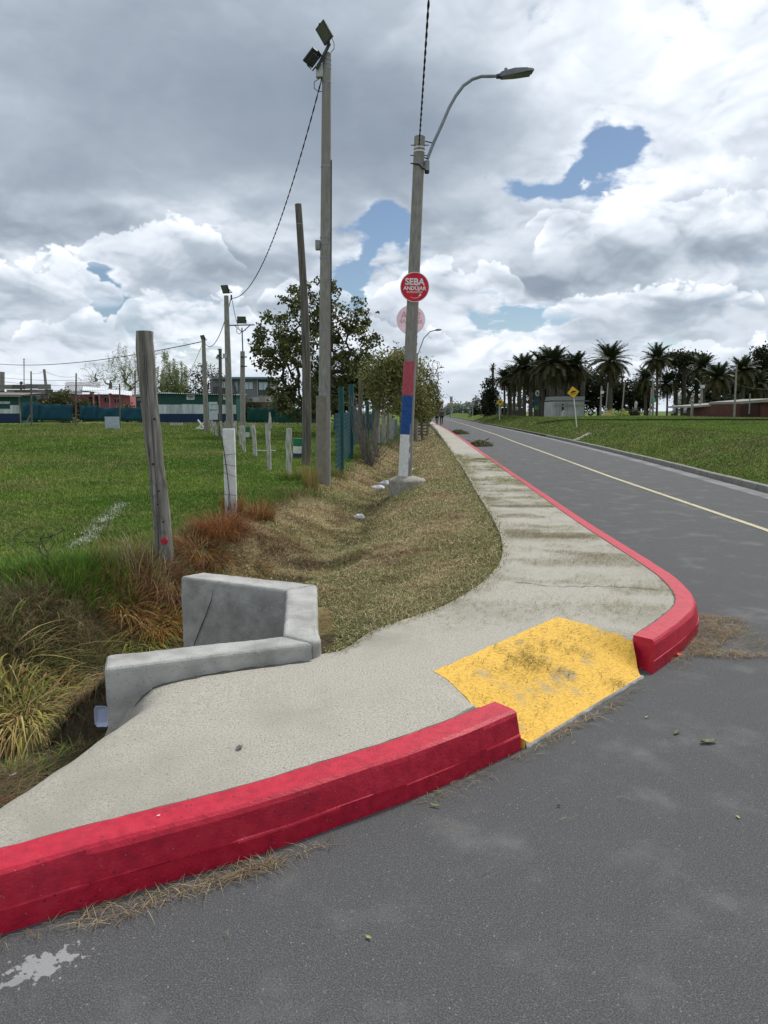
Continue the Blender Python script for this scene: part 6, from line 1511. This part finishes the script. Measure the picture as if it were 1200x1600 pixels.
# more plain trunks of the dense group
for i, px in enumerate((797, 811, 829, 842, 857, 872, 880, 889, 910, 1056, 1088)):
    Yd = 99+i % 4*3; b = atY(px, 650, Yd); b.z = g1(zbank, b.x, b.y); t_ = atY(px+random.uniform(-1, 1), 596, Yd); m = MB()
    m.tube([b.lerp(t_, j/6) for j in range(7)], [.30*random.uniform(.9, 1.1) for _ in range(7)], 8, jit=.06); o = m.build('palm_trunk', palm_trunk, origin=b)
    tag(o, 'dark palm trunk standing in shade '+('left of the dense group', 'under the palm leaning over the station', 'below the broad palm', 'deep inside the dense group', 'below the tallest crown', 'left of the white kiosk', 'touching the kiosk corner', 'in front of the kiosk wall', 'right of the kiosk and sign', 'under the umbrella shaped tree', 'left of the curved lamp')[i], 'palm trunk', 'shaded palm trunks')
# white kiosk
kx = empty('kiosk', atY(865, 650, 82), 'pale grey flat roofed kiosk behind the palm trunk', 'kiosk')
kc = mat('kiosk_concrete', [(.34, .34, .33), (.46, .46, .45)], scale=1.2, rough=.85, bump=.3)
boxY(865, 627.5, 913, 652, 82, 5).build('wall', kc, kx); boxY(866, 619.5, 914, 625.4, 82.3, 4.5).build('parapet', flat('kiosk_parapet', (.27, .29, .27)), kx); panel('roof', 864, 625.6, 919, 627.3, 81.4, flat('kiosk_roof_edge', (.10, .10, .10)), kx, th=.6)
for px in (869.3, 874, 886, 897): panel('joint', px, 628, px+.5, 650, 82, flat('joint_dark', (.14, .14, .14)), kx, th=.02)
panel('ledge', 866, 633.5, 913, 634.2, 82, flat('ledge_grey', (.28, .28, .27)), kx, th=.05)
# green roofed station
stn = empty('station', atY(760, 650, 125), 'green roofed filling station behind the left palms', 'station')
boxY(759, 636, 783, 652, 125, 6).build('wall', flat('station_green', (.12, .28, .10)), stn); boxY(772, 632.5, 822, 636, 121, 5).build('canopy', flat('canopy_green', (.16, .36, .13)), stn); boxY(772, 629.8, 822, 632.2, 121, 5).build('canopy_edge', flat('canopy_white', (.42, .44, .42)), stn)
panel('wall', 783, 637, 822, 651, 125, flat('station_dark', (.05, .06, .06)), stn); 
for px in (776, 793, 812): m = MB(); a = atY(px, 651, 122.8); c = atY(px, 633, 122.8); m.box(((a.x+c.x)/2, 122.8, (a.z+c.z)/2), (.25, .25, c.z-a.z)); m.build('column', flat('column_white', (.5, .5, .5)), stn)
# green and white hanging board in the palms
hb = empty('totem_sign', atY(838, 650, 94), 'tall totem with a white round logo and green panel among the palms', 'sign')
panel('panel', 835, 634, 841, 640, 94, flat('totem_green', (.05, .30, .12)), hb); panel('panel', 834, 622, 842, 630, 94, flat('totem_teal', (.02, .10, .16)), hb)
q = atY(840, 614.5, 94); m = MB(); m.tube([q+Vector((.24*math.cos(t)-.0, 0, .32*math.sin(t))) for t in [math.radians(a_) for a_ in range(60, 330, 18)]], .07, 6); m.build('logo', flat('logo_white', (.7, .7, .72)), hb)
m = MB(); m.tube([atY(840, 612, 93.9), atY(842.5, 612, 93.9), atY(841, 615, 93.9), atY(842.5, 616.5, 93.9)], .06, 5); m.build('logo', bpy.data.materials['logo_white'], hb)
m = MB(); m.tube([atY(838, 651, 94.2), atY(838, 608, 94.2)], .08, 6); m.build('mast', MT['darkmetal'], hb)
# brick block with flat concrete roofs
bk = mat('brick_wall', [(.085, .034, .028), (.13, .052, .040)], scale=3, rough=.9, bump=.3); bkd = flat('brick_dark', (.05, .024, .020), .9, bump=.3); rfc = flat('roof_concrete', (.30, .29, .27), .9, bump=.3)
bb_ = empty('brick_block', atY(1085, 652, 62), 'low brick block with flat concrete roofs at the right', 'building')
def slab3(name, x0, y0, y0b, x1, y1, y1b, Ya, Yb, material, depth=4):
    a, ab, c, cb_ = atY(x0, y0, Ya), atY(x0, y0b, Ya), atY(x1, y1, Yb), atY(x1, y1b, Yb); m = MB(); D_ = Vector((0, depth, 0))
    m.add([ab, cb_, c, a, ab+D_, cb_+D_, c+D_, a+D_], [(0, 1, 2, 3), (7, 6, 5, 4), (0, 4, 5, 1), (3, 2, 6, 7), (1, 5, 6, 2), (0, 3, 7, 4)]); return m.build(name, material, bb_)
slab3('wall', 1106, 633.6, 662, 1149, 631.3, 662, 58, 55, bk); slab3('roof', 1080, 634.3, 637, 1151, 628.5, 631.8, 60, 54.6, rfc, 5)
slab3('wall', 1120, 635, 660, 1140, 634.4, 660, 56.6, 55.3, bkd, .2)
slab3('wall', 1149.5, 631, 662, 1215, 627.6, 662, 52, 49, bk); slab3('roof', 1156, 627.2, 631, 1217, 622, 626.8, 51.7, 48.4, rfc, 5)
slab3('gate', 1158, 633.5, 659, 1186, 631, 660, 51.5, 50.2, bkd, .2)
for px in (1081, 1093): m = MB(); m.box(atY(px, 645, 59.8), (.16, .16, 1.6)); m.build('pillar', rfc, bb_)
slab3('window', 1122, 641, 648, 1127, 641, 648, 56.4, 56.1, flat('slit_dark', (.02, .02, .02)), .1)
# park poles
for (px, yb, xt, yt, w, lab) in ((938, 651, 940, 603, 3.2, 'thick pale pole left of the big isolated palm'), (946, 651, 950, 598, 2.4, 'thin leaning grey pole crossing the big isolated palm trunk'), (971, 652, 976, 597, 2.4, 'thin grey pole right of the big isolated palm'),
    (1015, 653, 1018, 610, 2.6, 'bare pale pole just left of the star shaped palm trunk'), (1147, 657, 1151, 569, 3.2, 'tall concrete pole in front of the brick block'), (1171, 640, 1172, 615, 2, 'short grey pole behind the brick block roof')):
    e, g, t_ = field_pole(px, yb, xt, yt, w, w*.8, lab, 'pole', 'poles in the park', Yd=70 if px < 1100 else 50)
m = MB(); m.box(atY(941, 613, 69.8), (.28, .2, .28)); tag(m.build('meter_box', bpy.data.materials['white_box'], origin=atY(941, 613, 69.8)), 'white box on top of the thick pale pole', 'box')
m = MB(); m.tube([atY(1021.5, 622, 77.7), atY(1021.5, 628, 77.7)], .16, 8); tag(m.build('bin', flat('bin_green', (.10, .38, .25)), origin=atY(1021.5, 628, 77.7)), 'small light green bin strapped on the pale street lamp', 'bin')
cable('cable', atY(1151, 601, 50), atY(1230, 606, 50), .2, .02, 'thin cable leaving the tall concrete pole to the right edge', 10)
# low dark rail edge along the top of the bank
a = at(1290, 660.5, 1.16); b = at(840, 652.0, 1.12)
m = MB(); n_ = 30
rl = empty('low_rail', b, 'long low dark rail running along the top of the grass bank', 'rail')
for i in range(n_):
    p, q = a.lerp(b, i/n_), a.lerp(b, (i+.97)/n_); zp = g1(zbank, p.x, p.y)+.10; zq = g1(zbank, q.x, q.y)+.10
    m = MB(); m.tube([(p.x, p.y, zp), (q.x, q.y, zq)], .055, 4, ph=.78); m.build('rail_length', flat('rail_dark', (.045, .035, .03), .8) if i == 0 else bpy.data.materials['rail_dark'], rl)
# ---- monuments, flowers, planter
for (px, py, h, w, lab) in ((993, 634, 17, 7, 'pale weathered statue left of the star shaped palm'), (1053, 638, 12, 7, 'white headstone between the trunks'), (1070, 640, 10, 7, 'low white headstone near the blossoming tree')):
    e = empty('monument', atY(px, py+h*.5, 84), lab, 'monument', 'pale monuments in the park'); sc = 84/FPX
    m = MB(); m.box(atY(px, py+h*.4, 84), (w*sc*.6, .3, h*.25*sc)); m.build('plinth', rfc, e)
    m = MB(); p0 = atY(px, py+h*.28, 84); m.tube([p0, p0+Vector((0, 0, h*.25*sc)), p0+Vector((.05, 0, h*.5*sc)), p0+Vector((0, 0, h*.7*sc))], [w*.22*sc, w*.32*sc, w*.38*sc, w*.12*sc], 8, jit=.15); m.build('figure', flat('marble', (.55, .55, .54), .7, bump=.3), e)
fl_ = empty('flower_bed', atY(966, 648, 70), 'bright yellow green leafy plants around the thin grey pole', 'plants')
for i in range(7):
    c = atY(953+i*3.6+(4 if i > 3 else 0), 648-random.uniform(0, 4), 70); n = 40
    leaf_quads(np.array([tuple(c)]*n)+rng.normal(0, .16, (n, 3)), .22, colour_mix(n, [(.42, .46, .12), (.50, .52, .22)]), 'leaf_tuft', MT['leaf'], fl_)
pl_ = empty('planter', atY(952, 651, 69), 'yellow rectangular box beside the big isolated palm', 'planter'); boxY(947, 645, 957, 651, 69, .5).build('box', flat('planter_yellow', (.62, .45, .20), .7), pl_)
# ---- road signs: yellow diamonds, round one
def sign(xb, yb, xc, yc, rad, label, kind='diamond', Yd=None, lean=True, motif='humps'):
    g = hit(xb, yb, zbank) if Yd is None else atY(xb, yb, Yd); sc = g.y/FPX; c = atY(xc, yc, g.y-.06); R_ = rad*sc
    e = empty('road_sign', g, label, 'road sign', 'road signs along the bank'); t_ = atY(xc, yc-rad*.2, g.y); m = MB(); m.tube([g-Vector((0, 0, .2)), t_], .035, 8); m.build('post', MT['whitepaint'], e)
    ax_ = nrm(t_-g); rt = nrm(Vector((1, 0, 0))-ax_*ax_.x); yel = flat('sign_yellow', (.75, .42, .02), .5, bump=0); blk = flat('sign_black', (.02, .02, .02), .5, bump=0)
    def poly(pts, th, m=None):
        m = m or MB(); n = len(pts); V = [c+rt*(p[0]*R_)+ax_*(p[1]*R_)-Vector((0, th, 0)) for p in pts]+[c+rt*(p[0]*R_)+ax_*(p[1]*R_)-Vector((0, th-.012, 0)) for p in pts]
        return m.add(V, [tuple(range(n)), tuple(reversed(range(n, 2*n)))]+[(i, n+i, n+(i+1) % n, (i+1) % n) for i in range(n)])
    if kind == 'diamond':
        poly([(-1, 0), (0, -1), (1, 0), (0, 1)], 0).build('plate', blk, e); poly([(-.92, 0), (0, -.92), (.92, 0), (0, .92)], .014).build('face', yel, e)
        if motif == 'humps':
            poly([(-.52, -.10), (-.30, .06), (-.12, .22), (.10, .26), (.30, .14), (.52, .12), (.40, .0), (.05, -.02), (-.25, -.12)], .028).build('symbol', blk, e)
            for i in range(4): poly([(-.42+i*.24, -.26+i*.03), (-.28+i*.24, -.24+i*.03), (-.36+i*.24, -.36+i*.03), (-.48+i*.24, -.36+i*.03)], .028).build('symbol', blk, e)
        else: poly([(-.35, -.15), (.35, -.15), (.25, .2), (-.05, .3), (-.3, .1)], .028).build('symbol', blk, e)
    else:
        ci = lambda r: [(r*math.cos(i*.3142), r*math.sin(i*.3142)) for i in range(20)]
        poly(ci(1), 0).build('rim', flat('rim_dark', (.25, .25, .27)), e); poly(ci(.78), .014).build('face', flat('face_grey', (.48, .50, .52)), e); poly([(-.3, -.1), (.3, -.1), (.3, .1), (-.3, .1)], .028).build('symbol', blk, e)
    return e
sign(902, 668, 895.5, 613, 10, 'yellow diamond warning sign on a leaning white post, nearest on the bank')
sign(780.5, 657, 781.5, 628.5, 6, 'yellow diamond sign with a dark symbol before the green roofed station', motif='x')
sign(706, 655, 706, 631.5, 3.6, 'farthest yellow diamond sign beside the blue banners', Yd=150, motif='x')
sign(738.5, 656, 738.8, 631, 3.2, 'grey round sign on a white post on the far bank', 'round', Yd=118)
bnr = empty('banner_pole', atY(705, 652, 165), 'twin poles with pale blue banners behind the farthest diamond sign', 'banner')
for px in (703.5, 706.5): m = MB(); m.tube([atY(px, 654, 165), atY(px, 619, 165)], .10, 5); m.build('pole', MT['metal'], bnr); 
panel('banner', 703.8, 620, 706.2, 628, 165, flat('banner_blue', (.16, .34, .62)), bnr)

# ================================================================ vehicles
def car(px, py, wpx, Yd, colour, label, heading=0.0):
    """parked car: body with sloped cabin, windows, wheels"""
    g = atY(px, py, Yd); g.z = g1(zbank, g.x, g.y); e = empty('parked_car', g, label, 'car', 'cars parked by the park', rz=heading)
    paint = flat('car_paint_'+colour[0], colour[1], .35, .5, bump=0)
    def lb(m, nm, mt_, par=e):
        o = m.build(nm, mt_); o.parent = par; return o
    prof = [(-2.0, .35), (-2.05, .75), (-1.9, .95), (-1.35, 1.0), (-.8, 1.42), (.55, 1.45), (1.15, 1.0), (1.9, .85), (2.05, .6), (2.0, .35)]
    m = MB(); n = len(prof); V = []
    for s_ in (-1, 1):
        for (x, z) in prof: V.append((x, s_*(.82-.14*max(0, z-.95)/.5), z))
    m.add(V, [tuple(range(n)), tuple(reversed(range(n, 2*n)))]+[(i, n+i, n+(i+1) % n, (i+1) % n) for i in range(n)]); b = lb(m, 'body', paint)
    for s_ in (-1, 1):
        m = MB(); m.add([(-1.2, s_*.80, 1.02), (1.0, s_*.80, 1.02), (.5, s_*.72, 1.38), (-.75, s_*.72, 1.38)], [(0, 1, 2, 3)]); lb(m, 'window', MT['glassdark'])
        for x in (-1.25, 1.25):
            m = MB(); m.tube([(x, s_*.66, .33), (x, s_*.86, .33)], .33, 16); w_ = lb(m, 'wheel', MT['black']); m = MB(); m.tube([(x, s_*.865, .33), (x, s_*.87, .33)], .19, 12); lb(m, 'rim', MT['metal'], w_)
        m = MB(); m.box((2.03, s_*.6, .68), (.04, .3, .12)); lb(m, 'headlight', flat('headlight', (.7, .7, .7), .2)); m = MB(); m.box((-2.04, s_*.62, .78), (.04, .25, .14)); lb(m, 'tail_light', flat('tail_red', (.4, .02, .02), .3))
    m = MB(); m.add([(1.18, -.7, 1.02), (1.18, .7, 1.02), (.60, .66, 1.40), (.60, -.66, 1.40)], [(0, 1, 2, 3)]); lb(m, 'windscreen', MT['glassdark'])
    return e
car(781, 649, 0, 165, ('white', (.62, .63, .65)), 'white parked car behind the diamond sign near the station', .2)
car(929, 650, 0, 135, ('white', (.62, .63, .65)), 'white parked car between the kiosk and the thick pale pole', 1.4)
car(743, 650, 0, 215, ('silver', (.42, .43, .45)), 'silver car in the distance near the leafless tree', .1)
car(1062, 650, 0, 150, ('grey', (.30, .32, .35)), 'light grey parked car among the trunks left of the curved lamp', .1)
car(803, 650, 0, 150, ('dark', (.05, .055, .06)), 'dark car parked under the palm leaning over the station', .15)

# ================================================================ people
def person(base, H_, label, colours, heading=0.0, stride=.25, bulky=1.0, bag=False, group=None):
    """one skinned body (pelvis root) with clothes as children; built at 1.75 m and scaled"""
    e = empty('person', base, label, 'person', group, rz=heading); e.scale = (H_/1.75,)*3
    def skin(name, pts, edges, radii, material, root=0, sub=2):
        me = bpy.data.meshes.new(name); me.from_pydata(pts, edges, []); o = bpy.data.objects.new(name, me); C.objects.link(o); o.parent = e; me.materials.append(material)
        s_ = o.modifiers.new('skin', 'SKIN'); s_.use_smooth_shade = True
        for i, v in enumerate(me.skin_vertices[0].data): v.radius = radii[i]; v.use_root = (i == root)
        ss_ = o.modifiers.new('sub', 'SUBSURF'); ss_.levels = 1; ss_.render_levels = sub; return o
    st = stride
    P0 = [(0, 0, .95), (0, 0, 1.15), (0, 0, 1.36), (0, 0, 1.48), (0, -.01, 1.58), (0, -.02, 1.70),
          (.10, 0, .90), (.11, st*.55, .50), (.11, st*.75, .09), (.11, st*.75-.14, .03),
          (-.10, 0, .90), (-.11, -st*.35, .50), (-.11, -st*.9, .12), (-.11, -st*.9-.13, .04),
          (.19, 0, 1.40), (.25, -st*.15, 1.15), (.26, -st*.45, .90), (.26, -st*.5, .80),
          (-.19, 0, 1.40), (-.25, st*.15, 1.15), (-.26, st*.2, .90), (-.26, st*.15, .80)]
    E0 = [(0, 1), (1, 2), (2, 3), (3, 4), (4, 5), (0, 6), (6, 7), (7, 8), (8, 9), (0, 10), (10, 11), (11, 12), (12, 13), (2, 14), (14, 15), (15, 16), (16, 17), (2, 18), (18, 19), (19, 20), (20, 21)]
    R0_ = [(.13, .10), (.13, .10), (.15, .10), (.05, .05), (.085, .095), (.07, .08), (.08, .08), (.06, .06), (.04, .045), (.035, .03), (.08, .08), (.06, .06), (.04, .045), (.035, .03), (.06, .06), (.042, .042), (.032, .032), (.035, .02), (.06, .06), (.042, .042), (.032, .032), (.035, .02)]
    skin('body', P0, E0, R0_, flat('skin_tone', (.36, .22, .16), .6, bump=0))
    b = bulky
    ci = [0, 1, 2, 14, 15, 16, 18, 19, 20]; mp_ = {k: i for i, k in enumerate(ci)}
    skin('coat', [P0[i] for i in ci], [(mp_[a_], mp_[c_]) for a_, c_ in E0 if a_ in mp_ and c_ in mp_], [(.17*b, .14*b), (.17*b, .14*b), (.19*b, .14*b), (.09*b, .085*b), (.07*b, .07*b), (.05*b, .05*b), (.09*b, .085*b), (.07*b, .07*b), (.05*b, .05*b)], flat('coat_'+label[:12], colours[0], .9, bump=0))
    ti = [0, 6, 7, 8, 10, 11, 12]; mp_ = {k: i for i, k in enumerate(ti)}
    skin('trousers', [P0[i] for i in ti], [(mp_[a_], mp_[c_]) for a_, c_ in E0 if a_ in mp_ and c_ in mp_], [(.15, .12), (.10, .10), (.075, .075), (.055, .06), (.10, .10), (.075, .075), (.055, .06)], flat('trousers_'+label[:12], colours[1], .9, bump=0))
    m = MB(); m.tube([(0, .02, 1.60), (0, .02, 1.68), (0, .0, 1.75), (0, -.0, 1.785)], [.105, .115, .09, .03], 12); o = m.build('hair', flat('hair_dark', (.02, .016, .013), .8, bump=0), smooth=True); o.parent = e
    for s_ in (-1, 1):
        m = MB(); q = (P0[8] if s_ > 0 else P0[12]); m.box((q[0], q[1]-.06, q[2]-.05), (.10, .27, .08)); o = m.build('shoe', MT['black'], bevel=.02); o.parent = e
    if bag:
        m = MB(); m.tube([(-.05, .26, .78), (-.05, .24, .98), (-.05, .22, 1.16)], [.12, .24, .14], 14); o = m.build('bag', MT['black'], smooth=True); o.parent = e
    return e
g = at(689.5, 664, .19); person(g, 1.66, 'adult walking away on the pavement in a dark grey coat, carrying a round black bag', ((.06, .055, .065), (.08, .08, .09)), heading=math.pi, bulky=1.3, bag=True, group='two people walking away on the pavement')
g = at(682.5, 663.2, .19); person(g, 1.12, 'child walking in all black clothes left of the adult', ((.012, .012, .014), (.012, .012, .014)), heading=math.pi, bulky=1.05, group='two people walking away on the pavement')
for (px, h, col, lab) in ((799, 1.6, ((.5, .52, .55), (.05, .05, .07)), 'person in a pale top standing under the left palms'), (807, 1.55, ((.4, .42, .46), (.10, .10, .12)), 'person in grey standing among the palm trunks'), (879, 1.6, ((.03, .035, .05), (.55, .55, .55)), 'person in a dark top and white trousers by the kiosk wall')):
    g = atY(px, 650, 80 if px > 850 else 100); g.z = g1(zbank, g.x, g.y); person(g, h, lab, col, heading=random.uniform(0, 6), stride=.12, group='people in the park')

# ================================================================ small things near the camera
def lump(name, px, py, sx, sy, sz, material, label, cat, seed=0, f=zleft, crumple=.35, group=None, zoff=0, rz=0):
    c = hit(px, py, f); rr = random.Random(seed); m = MB(); V = []; nu, nv = 18, 10
    for j in range(nv+1):
        th = math.pi*j/nv
        for i in range(nu):
            ph_ = 2*math.pi*i/nu; w_ = 1+crumple*(rr.random()-.5)+.18*math.sin(3*ph_+seed)
            x = math.sin(th)*math.cos(ph_)*sx*w_; y = math.sin(th)*math.sin(ph_)*sy*w_; V.append(c+Vector((x*math.cos(rz)-y*math.sin(rz), x*math.sin(rz)+y*math.cos(rz), math.cos(th)*sz*w_+sz*.55+zoff)))
    m.add(V, [(j*nu+i, j*nu+(i+1) % nu, (j+1)*nu+(i+1) % nu, (j+1)*nu+i) for j in range(nv) for i in range(nu)])
    o = m.build(name, material, origin=c, smooth=False); s_ = o.modifiers.new('s', 'SUBSURF'); s_.levels = 1; s_.render_levels = 1
    tag(o, label, cat, group); return o
pb = mat('plastic_bag', [(.60, .60, .60), (.75, .75, .75)], scale=20, rough=.5, bump=.6, bscale=40, transl=.2)
lump('plastic_bag', 561, 811, .105, .07, .06, pb, 'crumpled white plastic bag alone in the shallow ditch', 'plastic bag', 3)
lump('plastic_bag', 591, 765, .20, .13, .075, pb, 'white plastic bag nearest the lamp footing, left part', 'plastic bag', 5)
lump('plastic_bag', 602, 760, .17, .13, .10, mat('grey_bag', [(.42, .43, .45), (.58, .59, .6)], scale=20, rough=.5, bump=.6, transl=.2), 'greyish plastic bag tucked against the lamp footing', 'plastic bag', 6)
lump('plastic_bag', 642, 736, .16, .09, .06, pb, 'small white scrap behind the lamp pole', 'plastic bag', 7)
# food tray by the wing wall, litter in the ditch
q = atY(160, 1118, 3.86); tr_ = empty('foam_tray', q, 'bluish white plastic tray lying against the end of the near wing wall', 'tray')
m = MB(); V = []
for (s_, dz) in ((.75, 0), (1.0, .018), (1.05, .020)):
    for (a_, b_) in ((-1, -.7), (-.7, -1), (.7, -1), (1, -.7), (1, .7), (.7, 1), (-.7, 1), (-1, .7)): V.append(q+Vector((a_*.040*s_, -dz*.6, b_*.060*s_)))
m.add(V, [tuple(range(8))]+[(k*8+i, k*8+(i+1) % 8, k*8+8+(i+1) % 8, k*8+8+i) for k in (0, 1) for i in range(8)]); o = m.build('tray', flat('tray_plastic', (.50, .56, .72), .4), tr_); sol = o.modifiers.new('s', 'SOLIDIFY'); sol.thickness = .003
def scrap(px, py, w, material, label, f=zleft, name='paper_scrap', cat='litter', z=.01, asp=.6, curl=.12):
    c = hit(px, py, f); a_ = random.uniform(0, 3.1); m = MB(); V = []
    for i in range(5):
        for j in range(3): V.append(c+Vector((((i-2)/4*w)*math.cos(a_)-(j-1)/2*w*asp*math.sin(a_)*(1-.5*abs(i-2)/2), ((i-2)/4*w)*math.sin(a_)+(j-1)/2*w*asp*math.cos(a_)*(1-.5*abs(i-2)/2), z+curl*w*((i-2)/2)**2*.5+random.uniform(0, w*.08)+(abs(j-1)*w*.10))))
    m.add(V, [(3*i+j, 3*i+j+1, 3*i+j+4, 3*i+j+3) for i in range(4) for j in range(2)]); o = m.build(name, material, origin=c, smooth=True); tag(o, label, cat); return o
pw = flat('paper_white', (.66, .66, .66), .6); lf1 = mat('green_leaf', [(.07, .10, .03), (.13, .15, .06)], scale=30, rough=.6, bump=.2); lf2 = flat('yellow_leaf', (.42, .42, .15), .6)
scrap(88, 1163, .07, pw, 'small white paper scrap under the drooping straw clump', z=.05); scrap(22, 1226, .035, flat('scrap_grey', (.35, .35, .36)), 'pale scrap among the weeds at the left edge', z=.05); scrap(84, 1188, .05, flat('rust_scrap', (.35, .12, .06)), 'small reddish scrap below the white paper scrap', z=.03)
lump('cloth_rag', 66, 1122, .09, .05, .035, flat('rag_grey', (.20, .16, .16), .9, bump=.6), 'grey purple rag lodged in the straw yellow clump', 'rag', 9, zoff=.16, crumple=.9)
zr = lambda x, y: 0*x; zsl = zslab
scrap(1106, 1161, .085, lf1, 'curled green leaf lying on the asphalt right of the ramp', zr, 'leaf', 'leaf', .002, .45); scrap(1057, 1146, .055, lf1, 'small folded leaf left of the larger curled leaf', zr, 'leaf', 'leaf', .002, .4)
scrap(1010, 1122, .026, lf2, 'tiny pale yellow leaf on the asphalt near the far kerb end', zr, 'leaf', 'leaf', .004, .4); scrap(680, 1261, .045, lf2, 'yellow green leaf beside the near kerb foot', zr, 'leaf', 'leaf', .004, .25)
scrap(576, 1467, .022, lf2, 'small light leaf fragment in the middle of the asphalt', zr, 'leaf', 'leaf', .004, .5); scrap(1153, 1278, .022, lf2, 'tiny light fragment at the right of the asphalt', zr, 'leaf', 'leaf', .003, .5)
scrap(1061, 1026, .05, flat('orange_wrapper', (.75, .18, .06), .4), 'orange and white wrapper by the far kerb foot', zr, 'wrapper', 'litter', .012); scrap(1057, 1018, .045, pw, 'white wrapper piece next to the orange one', zr, 'wrapper', 'litter', .015)
scrap(873, 1261, .016, MT['black'], 'small black fragment on the asphalt', zr, 'fragment', 'litter', .004); scrap(374, 1170, .040, flat('dark_stain_chip', (.10, .10, .095), .7), 'flat dark chip lying on the near part of the sidewalk', zsl, 'stone_chip', 'chip', .003, .7, .02)
scrap(248, 1276, .012, pw, 'tiny white crumb on the near red kerb', lambda x, y: 0*x+.195, 'crumb', 'litter', .004)
rr = random.Random(2)
# loose pebbles and crumbs on the asphalt
n = 420; V = []; F = []
for i in range(n):
    px, py = rr.uniform(0, 1200), 1050+550*rr.random()**.8; c = at(px, py, 0); d_, _ = pdist(np.array([c.x]), np.array([c.y]), kb1); e_, _ = pdist(np.array([c.x]), np.array([c.y]), kb2)
    if d_[0] > -.01 and c.x < .8 or e_[0] > -.01 or c.y > 4.4 and c.x < 1.9 or inpoly(np.array([c.x]), np.array([c.y]), [(.4, 3.2), (.8, 3.2), (1.8, 4.2), (1.6, 5), (0, 4)])[0]: continue
    s_ = rr.uniform(.0015, .0045); n0 = len(V); V += [c+Vector((s_*a_, s_*b_, s_*z_)) for a_, b_, z_ in ((1, 0, 0), (0, 1, 0), (-1, .2, 0), (0, -1, 0), (0, 0, .9))]; F += [(n0, n0+1, n0+4), (n0+1, n0+2, n0+4), (n0+2, n0+3, n0+4), (n0+3, n0, n0+4)]
m = MB(); m.v = V; m.f = F; o = m.build('grit', flat('grit_grey', (.30, .29, .27), .9)); tag(o, 'fine grit and crumbs loose on the asphalt', 'grit', kind='stuff')
